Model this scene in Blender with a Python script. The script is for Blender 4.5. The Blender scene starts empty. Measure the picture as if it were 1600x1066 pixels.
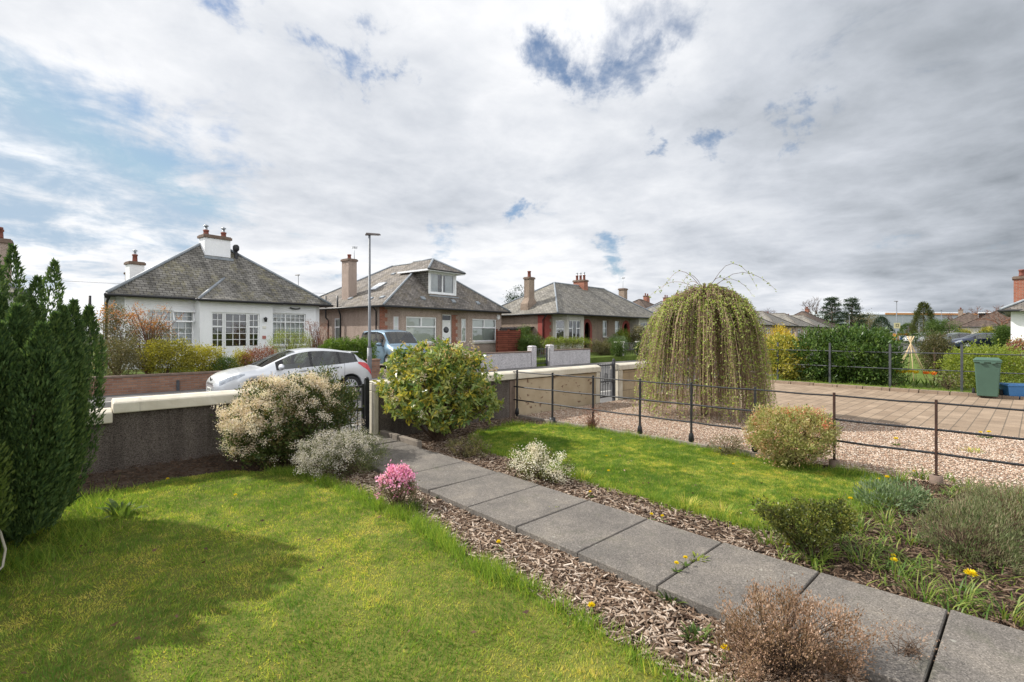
import bpy, bmesh, math, random
import numpy as np
from mathutils import Vector, Matrix
R = math.radians
random.seed(7); rng = np.random.default_rng(11)
scene = bpy.context.scene
COL = scene.collection

# ---------------------------------------------------------------- camera
EYE = 1.53
FW = Vector((math.sin(R(43)), math.cos(R(43)), 0))     # viewing direction on the ground
RT = Vector((math.cos(R(43)), -math.sin(R(43)), 0))    # to the right of it
cam = bpy.data.objects.new('camera', bpy.data.cameras.new('camera'))
COL.objects.link(cam)
cam.location = (0, 0, EYE); cam.rotation_euler = (R(90), 0, R(-43))
cam.data.sensor_width = 36; cam.data.lens = 36*766/1600
cam.data.shift_y = -12/1600
cam.data.clip_start = .05; cam.data.clip_end = 6000
scene.camera = cam

# ---------------------------------------------------------------- exposure, sun, sky
scene.view_settings.view_transform = 'Standard'; scene.view_settings.look = 'None'
scene.view_settings.exposure = 0.5; scene.view_settings.gamma = 1
scene.cycles.max_bounces = 6; scene.cycles.transparent_max_bounces = 12
scene.cycles.diffuse_bounces = 3; scene.cycles.caustics_reflective = False; scene.cycles.caustics_refractive = False
SUN_EL = R(41)
SUN = Vector((-.518, .855, 0)).normalized()*math.cos(SUN_EL) + Vector((0, 0, math.sin(SUN_EL)))
sl = bpy.data.lights.new('sun', 'SUN'); sl.energy = 4.4; sl.angle = R(.6); sl.color = (1, .955, .88)
so = bpy.data.objects.new('sun', sl); COL.objects.link(so)
so.rotation_euler = (-SUN).to_track_quat('-Z', 'Y').to_euler(); so.location = SUN*60

class NT:
    """tiny helper to wire shader nodes"""
    def __init__(s, nt): s.t = nt; s.n = nt.nodes; s.l = nt.links
    def new(s, ty, **kw):
        n = s.n.new(ty)
        for k, v in kw.items(): setattr(n, k, v)
        return n
    def put(s, sock, v):
        if hasattr(v, 'is_output'): s.l.new(v, sock)
        elif v is not None:
            if isinstance(v, (tuple, list)) and len(v) == 3 and sock.type == 'RGBA': v = (*v, 1)
            sock.default_value = v
    def m(s, op, a, b=None, c=None, clamp=False):
        n = s.new('ShaderNodeMath', operation=op, use_clamp=clamp)
        for i, x in enumerate((a, b, c)):
            if x is not None: s.put(n.inputs[i], x)
        return n.outputs[0]
    def vm(s, op, a, b=None, out=0):
        n = s.new('ShaderNodeVectorMath', operation=op)
        s.put(n.inputs[0], a)
        if b is not None: s.put(n.inputs['Scale' if op == 'SCALE' else 1], b)
        return n.outputs[out]
    def noise(s, vec, scale, detail=4, rough=.5, dist=0, out='Fac'):
        n = s.new('ShaderNodeTexNoise')
        s.put(n.inputs['Vector'], vec); s.put(n.inputs['Scale'], scale); n.inputs['Detail'].default_value = detail
        n.inputs['Roughness'].default_value = rough; n.inputs['Distortion'].default_value = dist
        return n.outputs[out]
    def voro(s, vec, scale, feature='F1', out='Distance', rand=1):
        n = s.new('ShaderNodeTexVoronoi', feature=feature)
        s.put(n.inputs['Vector'], vec); s.put(n.inputs['Scale'], scale); n.inputs['Randomness'].default_value = rand
        return n.outputs[out]
    def ramp(s, fac, stops, interp='LINEAR'):
        n = s.new('ShaderNodeValToRGB'); s.put(n.inputs[0], fac); r = n.color_ramp; r.interpolation = interp
        while len(r.elements) < len(stops): r.elements.new(.5)
        for e, (p, c) in zip(r.elements, stops):
            e.position = p; e.color = (c, c, c, 1) if isinstance(c, (int, float)) else (*c, 1)
        return n.outputs[0]
    def mix(s, fac, a, b, mode='MIX'):
        n = s.new('ShaderNodeMix', data_type='RGBA', blend_type=mode)
        s.put(n.inputs[0], fac); s.put(n.inputs[6], a); s.put(n.inputs[7], b)
        return n.outputs[2]
    def smooth(s, x, lo, hi):
        n = s.new('ShaderNodeMapRange', interpolation_type='SMOOTHSTEP'); s.put(n.inputs[0], x)
        n.inputs[1].default_value = lo; n.inputs[2].default_value = hi
        return n.outputs[0]
    def mapping(s, vec, scale=(1, 1, 1), loc=(0, 0, 0), rot=(0, 0, 0)):
        n = s.new('ShaderNodeMapping'); s.put(n.inputs[0], vec)
        n.inputs['Scale'].default_value = scale; n.inputs['Location'].default_value = loc; n.inputs['Rotation'].default_value = rot
        return n.outputs[0]
    def bump(s, h, strength=.3, dist=.01, normal=None):
        n = s.new('ShaderNodeBump'); s.put(n.inputs['Height'], h); n.inputs['Strength'].default_value = strength
        n.inputs['Distance'].default_value = dist
        if normal is not None: s.l.new(normal, n.inputs['Normal'])
        return n.outputs[0]

def sky():
    w = bpy.data.worlds.new('World'); scene.world = w; w.use_nodes = True
    w.node_tree.nodes.clear(); N = NT(w.node_tree)
    tc = N.new('ShaderNodeTexCoord'); d = N.vm('NORMALIZE', tc.outputs['Generated'])
    sx = N.new('ShaderNodeSeparateXYZ'); N.l.new(d, sx.inputs[0])
    z = N.m('MAXIMUM', sx.outputs[2], 0.0)
    k = N.m('DIVIDE', 1.0, N.m('ADD', z, .16))
    cb = N.new('ShaderNodeCombineXYZ'); N.put(cb.inputs[0], N.m('MULTIPLY', sx.outputs[0], k)); N.put(cb.inputs[1], N.m('MULTIPLY', sx.outputs[1], k))
    p = cb.outputs[0]
    nis = N.new('ShaderNodeTexSky', sky_type='NISHITA', sun_disc=False, sun_elevation=SUN_EL, sun_rotation=R(-31.3))
    nis.air_density = 1.0; nis.dust_density = .6; nis.ozone_density = 2.0
    blue = N.mix(.05, N.vm('SCALE', nis.outputs[0], .085), (.36,.46,.58))
    blue = N.vm('MINIMUM', blue, (.33,.425,.53))
    big = N.noise(N.mapping(p, (1, 1, 1), (3.1, 1.7, 0)), 1.15, 7, .55, .25)
    fine = N.noise(N.mapping(p, (1, 1, 1), (9.3, 4.2, 2)), 3.4, 9, .62, .35)
    shape = N.noise(N.mapping(p, (1, 1, 1), (2.0, 8.8, 5)), 2.1, 8, .6, .4)
    def toward(px, py):
        v = FW + RT*((px-800)/766) + Vector((0, 0, (521-py)/766)); return tuple(v.normalized())
    def lobe(dr, k):                                   # 1 in that direction, falling off round it
        c = N.vm('DOT_PRODUCT', d, dr, out=1)
        return N.m('EXPONENT', N.m('MULTIPLY', N.m('SUBTRACT', c, 1.0), k))
    wv = N.noise(d, 5.0, 6, .65, .3, out='Color'); wv2 = N.noise(d, 19.0, 5, .65, .2, out='Color')
    dw = N.vm('ADD', d, N.vm('SCALE', N.vm('SUBTRACT', wv, (.5,.5,.5)), .30)); dw = N.vm('NORMALIZE', N.vm('ADD', dw, N.vm('SCALE', N.vm('SUBTRACT', wv2, (.5,.5,.5)), .10)))
    def hole_lobe(dr, k):
        c = N.vm('DOT_PRODUCT', dw, dr, out=1)
        return N.m('EXPONENT', N.m('MULTIPLY', N.m('SUBTRACT', c, 1.0), k))
    gaps = [((25,210),90,1.05),((100,245),70,1.1),((170,265),90,1.0),((245,300),130,.85),((30,290),90,.75),((560,72),700,.92),((607,110),1000,.95),((585,90),900,.75),((392,15),700,.95),
            ((350,0),700,.7),((880,100),700,.95),((925,85),600,.78),((985,95),500,.82),((1020,110),500,.82),((1040,40),350,.66),((1020,245),2500,.8),((1112,205),1800,.75),
            ((1240,165),1800,.7),((700,378),700,.65),((945,382),1600,.95),((830,338),1800,.85),((120,62),600,.6),((35,78),600,.55),((530,460),900,.7)]
    hole = None
    for (px, k_, wgt) in gaps:
        h = N.m('MULTIPLY', hole_lobe(toward(*px), k_), wgt); hole = h if hole is None else N.m('MAXIMUM', hole, h)
    dens = N.m('SUBTRACT', N.m('ADD', N.m('MULTIPLY', N.m('SUBTRACT', shape, .5), 1.5), N.m('MULTIPLY', N.m('SUBTRACT', fine, .5), 2.3)), N.m('MULTIPLY', hole, 1.15))
    cover = N.smooth(dens, -1.30, -.30)
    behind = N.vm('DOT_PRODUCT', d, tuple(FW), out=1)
    # cloud brightness: billows plus slow light and dark banks
    lum = N.m('ADD', .96, N.m('MULTIPLY', N.m('SUBTRACT', big, .5), .72))
    puff = N.m('ABSOLUTE', N.m('SUBTRACT', N.noise(N.mapping(p, (1, 1, 1), (6.1, 2.4, 9)), 2.3, 7, .55, .15), .5))
    lum = N.m('ADD', lum, N.m('MULTIPLY', N.m('SUBTRACT', .10, puff), .52))
    lum = N.m('ADD', lum, N.m('MULTIPLY', N.m('SUBTRACT', fine, .5), .30))
    banks = [((620,240),40,-.28),((340,250),90,-.14),((700,300),120,-.08),((1500,350),9,-.42),((950,250),30,.05),((1560,60),10,-.16),((60,20),26,-.18),((1340,430),90,-.06),((1250,330),50,.12),((270,150),18,.06),((60,370),60,.05),((500,170),30,.05),((1330,488),200,.26),((1150,470),120,.05),((760,430),40,.06)]
    for (px, k_, wgt) in banks:
        lum = N.m('ADD', lum, N.m('MULTIPLY', lobe(toward(*px), k_), wgt))
    lum = N.m('MAXIMUM', lum, .36)
    tint = N.ramp(lum, [(.35, (.845, .93, 1.04)), (.70, (.905, .955, 1.04)), (.98, (.985, .995, 1.02))])
    lum = N.m('MULTIPLY', lum, N.m('ADD', .72, N.m('MULTIPLY', N.smooth(behind, .1, -.6), .42)))  # unseen clouds behind the camera brightened as added fill for shaded fronts
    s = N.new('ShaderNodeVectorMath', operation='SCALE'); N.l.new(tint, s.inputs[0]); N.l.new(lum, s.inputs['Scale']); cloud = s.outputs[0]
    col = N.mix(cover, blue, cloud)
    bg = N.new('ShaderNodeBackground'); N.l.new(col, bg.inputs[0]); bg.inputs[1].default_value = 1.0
    out = N.new('ShaderNodeOutputWorld'); N.l.new(bg.outputs[0], out.inputs[0])
    w.cycles.sampling_method = 'MANUAL'; w.cycles.sample_map_resolution = 1024
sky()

# ---------------------------------------------------------------- materials
MATS = {}
def material(name, build, rough=.7, spec=.3, **kw):
    if name in MATS: return MATS[name]
    m = bpy.data.materials.new(name); m.use_nodes = True; m.node_tree.nodes.clear(); N = NT(m.node_tree)
    out = N.new('ShaderNodeOutputMaterial'); b = N.new('ShaderNodeBsdfPrincipled'); N.l.new(b.outputs[0], out.inputs[0])
    b.inputs['Roughness'].default_value = rough; b.inputs['Specular IOR Level'].default_value = spec
    tc = N.new('ShaderNodeTexCoord'); N.uv = tc.outputs['UV']; N.ob = tc.outputs['Object']
    N.b = b; N.out = out
    g = N.new('ShaderNodeNewGeometry'); N.pos = g.outputs['Position']; N.geo = g
    for k, v in kw.items(): b.inputs[k].default_value = v
    build(N)
    MATS[name] = m
    return m

def paint(name, col, rough=.5, spec=.4, var=.12, scale=6, bump=0, metal=0, coat=0, bscale=60):
    def f(N):
        n = N.noise(N.ob, scale, 6, .6)
        a = tuple(c*(1-var) for c in col); b = tuple(min(1, c*(1+var)) for c in col)
        N.put(N.b.inputs['Base Color'], N.ramp(n, [(.3, a), (.7, b)]))
        N.b.inputs['Metallic'].default_value = metal; N.b.inputs['Coat Weight'].default_value = coat; N.b.inputs['Coat Roughness'].default_value = .04
        if bump: N.put(N.b.inputs['Normal'], N.bump(N.noise(N.ob, bscale, 5, .6), bump, .01))
    return material(name, f, rough, spec)

def harl(name, col, var=.16, speck=.35, scale=110, stain=.25, dist=.012, strength=.6):
    """roughcast / pebble dash"""
    def f(N):
        v = N.voro(N.ob, scale); c = N.voro(N.ob, scale, out='Color')
        sp = N.new('ShaderNodeSeparateColor'); N.l.new(c, sp.inputs[0])
        n = N.noise(N.ob, 1.3, 6, .65, .4); st = N.noise(N.mapping(N.ob, (5, 5, .5)), 1.0, 5, .6)
        base = N.ramp(sp.outputs[0], [(0, tuple(x*(1-speck) for x in col)), (.5, col), (1, tuple(min(1, x*(1+speck)) for x in col))])
        base = N.mix(1.0, base, N.ramp(n, [(.3, 1-var), (.7, 1.0+var*.4)]), 'MULTIPLY')
        base = N.mix(1.0, base, N.ramp(st, [(.3, 1-stain), (.62, 1.0)]), 'MULTIPLY')
        N.put(N.b.inputs['Base Color'], base)
        N.put(N.b.inputs['Normal'], N.bump(N.m('SUBTRACT', 1.0, v), strength, dist))
    return material(name, f, .9, .15)

def bricks(name, c1, c2, mortar, w=.225, h=.075, gap=.01, stain=.3, bump=.6, squash=.5, rough=.9, extra=None):
    def f(N):
        t = N.new('ShaderNodeTexBrick', offset=squash); N.l.new(N.uv, t.inputs['Vector'])
        for k, v in dict(Color1=(*c1, 1), Color2=(*c2, 1), Mortar=(*mortar, 1)).items(): t.inputs[k].default_value = v
        t.inputs['Scale'].default_value = 1; t.inputs['Mortar Size'].default_value = gap; t.inputs['Mortar Smooth'].default_value = .3
        t.inputs['Brick Width'].default_value = w; t.inputs['Row Height'].default_value = h; t.inputs['Bias'].default_value = 0
        n = N.noise(N.uv, 2.2, 7, .65, .3); n2 = N.noise(N.uv, 40, 4, .6)
        c = N.mix(1.0, t.outputs[0], N.ramp(n, [(.28, 1-stain), (.7, 1.08)]), 'MULTIPLY')
        c = N.mix(1.0, c, N.ramp(n2, [(.3, .82), (.7, 1.12)]), 'MULTIPLY')
        if extra: c = extra(N, c)
        N.put(N.b.inputs['Base Color'], c)
        hgt = N.m('ADD', N.m('SUBTRACT', 1.0, t.outputs['Fac']), N.m('MULTIPLY', n2, .4))
        N.put(N.b.inputs['Normal'], N.bump(hgt, bump, .008))
    return material(name, f, rough, .2)

def slate(name, col, lichen=(.30, .26, .14), amt=.5, streak=.45, w=.25, h=.14):
    a = tuple(c*.68 for c in col); b = tuple(c*1.28 for c in col)
    def extra(N, c):
        v = N.mapping(N.uv, (2.4, .22, 1)); st = N.noise(v, 1.0, 6, .65, .3)
        c = N.mix(1.0, c, N.ramp(st, [(.35, 1-streak), (.62, 1.1)]), 'MULTIPLY')
        li = N.noise(N.uv, .8, 8, .7, .5); sp = N.noise(N.uv, 7, 6, .7)
        f_ = N.m('MULTIPLY', N.smooth(N.m('ADD', li, N.m('MULTIPLY', N.m('SUBTRACT', sp, .5), .7)), .46, .72), amt)
        return N.mix(f_, c, lichen)
    return bricks(name, a, b, tuple(c*.22 for c in col), w, h, .012, .25, .9, .5, .75, extra)

def leafmat(name, cols, trans=.35, rough=.5, spec=.35):
    """leaf colours chosen by a random per-leaf attribute"""
    def f(N):
        at = N.new('ShaderNodeAttribute', attribute_name='tint')
        st = [(i/(len(cols)-1), c) for i, c in enumerate(cols)]
        c = N.ramp(at.outputs['Fac'], st)
        N.put(N.b.inputs['Base Color'], c)
        if trans > 0:
            tr = N.new('ShaderNodeBsdfTranslucent'); N.put(tr.inputs[0], N.mix(1.0, c, (1.25, 1.3, .75), 'MULTIPLY'))
            mx = N.new('ShaderNodeMixShader'); mx.inputs[0].default_value = trans
            N.l.new(N.b.outputs[0], mx.inputs[1]); N.l.new(tr.outputs[0], mx.inputs[2]); N.l.new(mx.outputs[0], N.out.inputs[0])
    return material(name, f, rough, spec)

# ---------------------------------------------------------------- mesh building
class MB:
    def __init__(s): s.v = []; s.f = []; s.mi = []; s.sm = []
    def add(s, vs, fs, mi=0, smooth=False):
        o = len(s.v); s.v += [tuple(v) for v in vs]
        for f in fs: s.f.append(tuple(i+o for i in f)); s.mi.append(mi); s.sm.append(smooth)
        return s
    def box(s, x0, x1, y0, y1, z0, z1, mi=0):
        return s.add([(x0,y0,z0),(x1,y0,z0),(x1,y1,z0),(x0,y1,z0),(x0,y0,z1),(x1,y0,z1),(x1,y1,z1),(x0,y1,z1)],
              [(3,2,1,0),(4,5,6,7),(0,1,5,4),(1,2,6,5),(2,3,7,6),(3,0,4,7)], mi)
    def hexa(s, b, t, mi=0):                            # bottom and top quads, same order
        return s.add(list(b)+list(t), [(3,2,1,0),(4,5,6,7),(0,1,5,4),(1,2,6,5),(2,3,7,6),(3,0,4,7)], mi)
    def prism(s, pts, z0, z1, mi=0, smooth=False):      # upright prism over a ccw outline
        n = len(pts)
        s.add([(x,y,z0) for x, y in pts]+[(x,y,z1) for x, y in pts], [tuple(range(n-1,-1,-1)), tuple(range(n,2*n))], mi)
        o = len(s.v)-2*n
        for i in range(n):
            j = (i+1) % n; s.f.append((o+i,o+j,o+n+j,o+n+i)); s.mi.append(mi); s.sm.append(smooth)
        return s
    def bar(s, p, q, w, h=None, mi=0, up=(0,0,1)):       # square-section bar from p to q
        h = h or w; p = Vector(p); q = Vector(q); d = (q-p).normalized(); u = Vector(up)
        if abs(d.dot(u)) > .95: u = Vector((1,0,0))
        a = d.cross(u).normalized()*w/2; b = a.cross(d).normalized()*h/2
        return s.hexa([p-a-b,p+a-b,p+a+b,p-a+b], [q-a-b,q+a-b,q+a+b,q-a+b], mi)
    def tube(s, pts, rads, n=8, mi=0, smooth=True, cap=True):
        pts = [Vector(p) for p in pts]; rads = rads if hasattr(rads, '__len__') else [rads]*len(pts)
        vs = []; ref = Vector((0,0,1))
        for i, p in enumerate(pts):
            d = (pts[min(i+1,len(pts)-1)]-pts[max(i-1,0)]).normalized()
            if abs(d.dot(ref)) > .93: ref = Vector((1,0,0)) if abs(d.x) < .8 else Vector((0,1,0))
            a = d.cross(ref).normalized(); b = d.cross(a).normalized()
            vs += [p+(a*math.cos(2*math.pi*k/n)+b*math.sin(2*math.pi*k/n))*rads[i] for k in range(n)]
        fs = [(i*n+k, i*n+(k+1)%n, (i+1)*n+(k+1)%n, (i+1)*n+k) for i in range(len(pts)-1) for k in range(n)]
        s.add(vs, fs, mi, smooth)
        if cap: o = len(s.v)-len(vs); m = len(pts)-1; s.add([], [], mi); s.f += [tuple(o+k for k in range(n-1,-1,-1)), tuple(o+m*n+k for k in range(n))]; s.mi += [mi]*2; s.sm += [False]*2
        return s
    def lathe(s, prof, n=20, c=(0,0,0), axis='z', mi=0, smooth=True):
        vs = []
        for r, h in prof:
            for k in range(n):
                a = 2*math.pi*k/n; x, y = r*math.cos(a), r*math.sin(a)
                vs.append({'z': (c[0]+x,c[1]+y,c[2]+h), 'y': (c[0]+x,c[1]+h,c[2]+y), 'x': (c[0]+h,c[1]+x,c[2]+y)}[axis])
        fs = [(i*n+k, i*n+(k+1)%n, (i+1)*n+(k+1)%n, (i+1)*n+k) for i in range(len(prof)-1) for k in range(n)]
        s.add(vs, fs, mi, smooth); return s
    def grid(s, fn, nu, nv, mi=0, smooth=True):
        vs = [fn(i/nu, j/nv) for j in range(nv+1) for i in range(nu+1)]
        fs = [(j*(nu+1)+i, j*(nu+1)+i+1, (j+1)*(nu+1)+i+1, (j+1)*(nu+1)+i) for j in range(nv) for i in range(nu)]
        return s.add(vs, fs, mi, smooth)
    def poly(s, pts, mi=0): return s.add(pts, [tuple(range(len(pts)))], mi)
    def slab(s, pts, t, mi=0):                          # plate: planar outline thickened by the vector t
        n = len(pts); t = Vector(t); o = len(s.v)
        s.add(list(pts)+[tuple(Vector(p)+t) for p in pts], [tuple(range(n-1,-1,-1)), tuple(range(n,2*n))], mi)
        for i in range(n):
            j = (i+1) % n; s.f.append((o+i,o+j,o+n+j,o+n+i)); s.mi.append(mi); s.sm.append(False)
        return s
    def build(s, name, mats, parent=None, loc=(0,0,0), rz=0, bevel=0, fix=True, seg=2, sharp=None):
        me = bpy.data.meshes.new(name); me.from_pydata(s.v, [], s.f)
        mats = mats if isinstance(mats, (list, tuple)) else [mats]
        for m in mats: me.materials.append(m)
        me.polygons.foreach_set('material_index', s.mi); me.polygons.foreach_set('use_smooth', s.sm)
        if fix:
            bm = bmesh.new(); bm.from_mesh(me); bmesh.ops.recalc_face_normals(bm, faces=bm.faces[:]); bm.to_mesh(me); bm.free()
        uv = me.uv_layers.new(name='UVMap').data; V = me.vertices
        for p in me.polygons:                            # metric UVs: along the face and up its slope
            n = p.normal
            if abs(n.z) > .995: a, b = Vector((1,0,0)), Vector((0,1,0))
            else: a = Vector((-n.y, n.x, 0)).normalized(); b = n.cross(a)
            if abs(a.x) > abs(a.y): a = a if a.x > 0 else -a
            else: a = a if a.y > 0 else -a
            for li in p.loop_indices:
                co = V[me.loops[li].vertex_index].co; uv[li].uv = (co.dot(a), co.dot(b))
        if sharp: me.set_sharp_from_angle(angle=R(sharp))
        o = bpy.data.objects.new(name, me); COL.objects.link(o)
        if parent: o.parent = parent
        o.location = loc; o.rotation_euler = (0,0,rz)
        if bevel:
            b = o.modifiers.new('bevel', 'BEVEL'); b.width = bevel; b.segments = seg; b.limit_method = 'ANGLE'; b.angle_limit = R(40)
        return o

def tag(o, label=None, cat=None, group=None, kind=None):
    if label: o['label'] = label
    if cat: o['category'] = cat
    if group: o['group'] = group
    if kind: o['kind'] = kind
    return o
def thing(name, label, cat, loc=(0,0,0), rz=0, group=None):
    o = bpy.data.objects.new(name, None); COL.objects.link(o); o.empty_display_size = .2
    o.location = loc; o.rotation_euler = (0,0,rz); return tag(o, label, cat, group)
def dup(root, loc, rz=0, label=None, group=None, scale=None):
    r = root.copy(); COL.objects.link(r); r.location = loc; r.rotation_euler = (0,0,rz)
    if scale: r.scale = (scale,)*3
    if label: r['label'] = label
    if group: r['group'] = group
    for ch in list(root.children):
        c = ch.copy(); COL.objects.link(c); c.parent = r
        for g in list(ch.children):
            e = g.copy(); COL.objects.link(e); e.parent = c
    return r

# ---------------------------------------------------------------- foliage
def unit(a): return a/np.maximum(np.linalg.norm(a, axis=1, keepdims=True), 1e-9)
def rdir(n): return unit(rng.normal(size=(n, 3)))
def leaves(name, mat, P, D, L, Wd, tint, parent=None, fold=.15, curl=0., loc=(0,0,0), shape='leaf'):
    """one diamond-shaped leaf per row of P: base point P, long axis D, length L, width Wd"""
    P = np.asarray(P, float); n = len(P); D = unit(np.asarray(D, float)); L = np.broadcast_to(L, n)[:, None]; Wd = np.broadcast_to(Wd, n)[:, None]
    A = unit(np.cross(D, rdir(n))); B = np.cross(D, A)
    tip = P+D*L+B*L*curl
    if shape == 'blade':
        V = np.stack([P-A*Wd/2, P+A*Wd/2, tip], 1).reshape(-1, 3); k = 3
    else:
        mid = P+D*L*.45
        V = np.stack([P, mid+A*Wd/2+B*Wd*fold, tip, mid-A*Wd/2+B*Wd*fold], 1).reshape(-1, 3); k = 4
    return rawmesh(name, mat, V, k, tint, parent, loc)
def rawmesh(name, mat, V, k, tint, parent=None, loc=(0,0,0)):
    n = len(V)//k
    me = bpy.data.meshes.new(name)
    me.vertices.add(len(V)); me.vertices.foreach_set('co', np.ascontiguousarray(V, dtype=np.float32).ravel())
    me.loops.add(len(V)); me.loops.foreach_set('vertex_index', np.arange(len(V), dtype=np.int32))
    me.polygons.add(n); me.polygons.foreach_set('loop_start', np.arange(0, len(V), k, dtype=np.int32))
    me.update(calc_edges=True)
    at = me.attributes.new('tint', 'FLOAT', 'FACE'); at.data.foreach_set('value', np.clip(np.broadcast_to(tint, n), 0, 1).astype(np.float32))
    me.materials.append(mat)
    o = bpy.data.objects.new(name, me); COL.objects.link(o)
    if parent: o.parent = parent
    o.location = loc
    return o
def shell(c, r, n, inner=.55, zmin=None):
    """random points in the outer part of an ellipsoid, with outward directions"""
    d = rdir(n); k = rng.uniform(inner**3, 1, n)**(1/3); p = d*k[:, None]*np.array(r)+np.array(c)
    o = unit(d/np.array(r))
    if zmin is not None: ok = p[:, 2] > zmin; p, o = p[ok], o[ok]
    return p, o
def clumps(blobs, nclump, per, spread, inner=.75, zmin=.02):
    """foliage points gathered into clumps over a set of ellipsoids (centre, radii)"""
    vol = np.array([b[1][0]*b[1][1]+b[1][1]*b[1][2]+b[1][0]*b[1][2] for b in blobs]); vol = vol/vol.sum()
    PP, OO, CC = [], [], []
    for (c, r), w in zip(blobs, vol):
        m = max(2, int(nclump*w)); p, o = shell(c, r, m, inner)
        ct = rng.random(m)
        for i in range(len(p)):
            q = p[i]+rng.normal(size=(per, 3))*spread
            PP.append(q); OO.append(np.repeat(o[i][None], per, 0)); CC.append(np.full(per, ct[i]))
    P_ = np.concatenate(PP); O_ = np.concatenate(OO); C_ = np.concatenate(CC)
    ok = P_[:, 2] > zmin
    return P_[ok], O_[ok], C_[ok]
def at_height(px, py, z=0):                             # the ground point seen at that spot, at height z
    dd = (z-EYE)*766/(521-py); v = FW*dd+RT*((px-800)/766*dd); return v.x, v.y
def at_depth(px, dd):
    v = FW*dd+RT*((px-800)/766*dd); return v.x, v.y
# ================================================================ THE SETTING
def vnoise(x, y, f, seed=0):
    """smooth value noise for scattering"""
    g = np.random.default_rng(seed).random((64, 64)); x = np.asarray(x)*f+100; y = np.asarray(y)*f+100
    xi = np.floor(x).astype(int); yi = np.floor(y).astype(int); u = x-xi; v = y-yi; u = u*u*(3-2*u); v = v*v*(3-2*v)
    G = lambda a, b: g[a % 64, b % 64]
    return (G(xi,yi)*(1-u)+G(xi+1,yi)*u)*(1-v)+(G(xi,yi+1)*(1-u)+G(xi+1,yi+1)*u)*v
def inside(px, py, poly):
    c = np.zeros(len(px), bool); n = len(poly)
    for i in range(n):
        (x1, y1), (x2, y2) = poly[i], poly[(i+1) % n]
        k = ((y1 > py) != (y2 > py)); c ^= k & (px < (x2-x1)*(py-y1)/((y2-y1) if y2 != y1 else 1e-9)+x1)
    return c
def scatter(poly, n):
    P_ = np.array(poly); lo, hi = P_.min(0), P_.max(0)
    q = rng.uniform(lo, hi, (n, 2)); return q[inside(q[:, 0], q[:, 1], poly)]

def soil_f(c1, c2, sc=9, bump=.8, d=.03):
    def f(N):
        n = N.noise(N.pos, sc, 8, .7, .3); k = N.noise(N.pos, 1.1, 4, .6)
        c = N.mix(1.0, N.ramp(n, [(.3, c1), (.7, c2)]), N.ramp(k, [(.3, .75), (.7, 1.1)]), 'MULTIPLY')
        N.put(N.b.inputs['Base Color'], c); N.put(N.b.inputs['Normal'], N.bump(N.noise(N.pos, sc*3, 6, .7), bump, d))
    return f
M_soil = material('soil', soil_f((.045,.032,.024), (.13,.098,.075)), .95, .1)
M_farland = material('far_land', soil_f((.05,.065,.025), (.10,.11,.05), .3, .2), .95, .1)
M_turf = material('turf', soil_f((.085,.115,.022), (.22,.21,.05), 22, .8, .02), .95, .1)
M_turf2 = material('turf_far', soil_f((.07,.11,.02), (.13,.17,.04), 8, .7, .03), .95, .1)
M_asphalt = material('asphalt', soil_f((.075,.073,.072), (.115,.112,.108), 30, .4, .008), .9, .2)
M_tarmac = material('pavement_tarmac', soil_f((.12,.115,.112), (.17,.165,.16), 24, .4, .008), .9, .2)
M_kerb = paint('kerb_concrete', (.32,.31,.29), .9, .2, .2, 8, .4)
def slab_f(N):
    n = N.noise(N.pos, 2.6, 7, .68, .5); g = N.noise(N.pos, 260, 3, .7); sp = N.voro(N.pos, 170, out='Color'); st = N.noise(N.pos, 9, 6, .7, .4)
    s_ = N.new('ShaderNodeSeparateColor'); N.l.new(sp, s_.inputs[0])
    at = N.new('ShaderNodeObjectInfo')
    c = N.ramp(n, [(.25, (.092,.084,.077)), (.5, (.142,.128,.114)), (.75, (.20,.177,.150))])
    c = N.mix(1.0, c, N.ramp(s_.outputs[0], [(0, .6), (.5, 1.0), (.9, 1.25), (1, 1.8)]), 'MULTIPLY')
    c = N.mix(N.m('MULTIPLY', N.smooth(st, .58, .74), .35), c, (.20,.165,.115))
    c = N.mix(N.m('MULTIPLY', N.smooth(N.noise(N.pos, 1.1, 5, .6, .5), .55, .72), .4), c, (.085,.082,.075))
    li = N.voro(N.vm('ADD', N.pos, N.vm('SCALE', N.noise(N.pos, 40, 3, .6, out='Color'), .02)), 11)      # pale lichen spots
    c = N.mix(N.m('MULTIPLY', N.smooth(li, .16, .09), N.m('MULTIPLY', N.smooth(N.noise(N.pos, 2.1, 3, .6), .5, .6), .55)), c, (.34,.33,.29))
    c = N.mix(N.m('MULTIPLY', N.smooth(N.noise(N.mapping(N.pos, (1,1,1), (3,7,0)), 3.3, 7, .7, .8), .56, .70), .45), c, (.075,.078,.052))
    N.put(N.b.inputs['Base Color'], c); N.put(N.b.inputs['Normal'], N.bump(g, .5, .004))
M_slab = material('weathered_paving', slab_f, .85, .25)
def gravel_f(N):
    v = N.voro(N.pos, 80); c = N.voro(N.pos, 80, out='Color'); s_ = N.new('ShaderNodeSeparateColor'); N.l.new(c, s_.inputs[0])
    k = N.noise(N.pos, 1.4, 5, .6)
    col = N.ramp(s_.outputs[0], [(0,(.20,.12,.08)),(.3,(.33,.215,.145)),(.6,(.41,.29,.205)),(.85,(.47,.37,.28)),(1,(.55,.48,.41))])
    col = N.mix(1.0, col, N.ramp(v, [(.25, 1.0), (.75, .5)]), 'MULTIPLY')
    col = N.mix(1.0, col, N.ramp(k, [(.3, .82), (.7, 1.05)]), 'MULTIPLY')
    N.put(N.b.inputs['Base Color'], col); N.put(N.b.inputs['Normal'], N.bump(N.m('SUBTRACT', 1.0, v), .9, .02))
M_gravel = material('gravel_bed', gravel_f, .85, .2)
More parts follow.
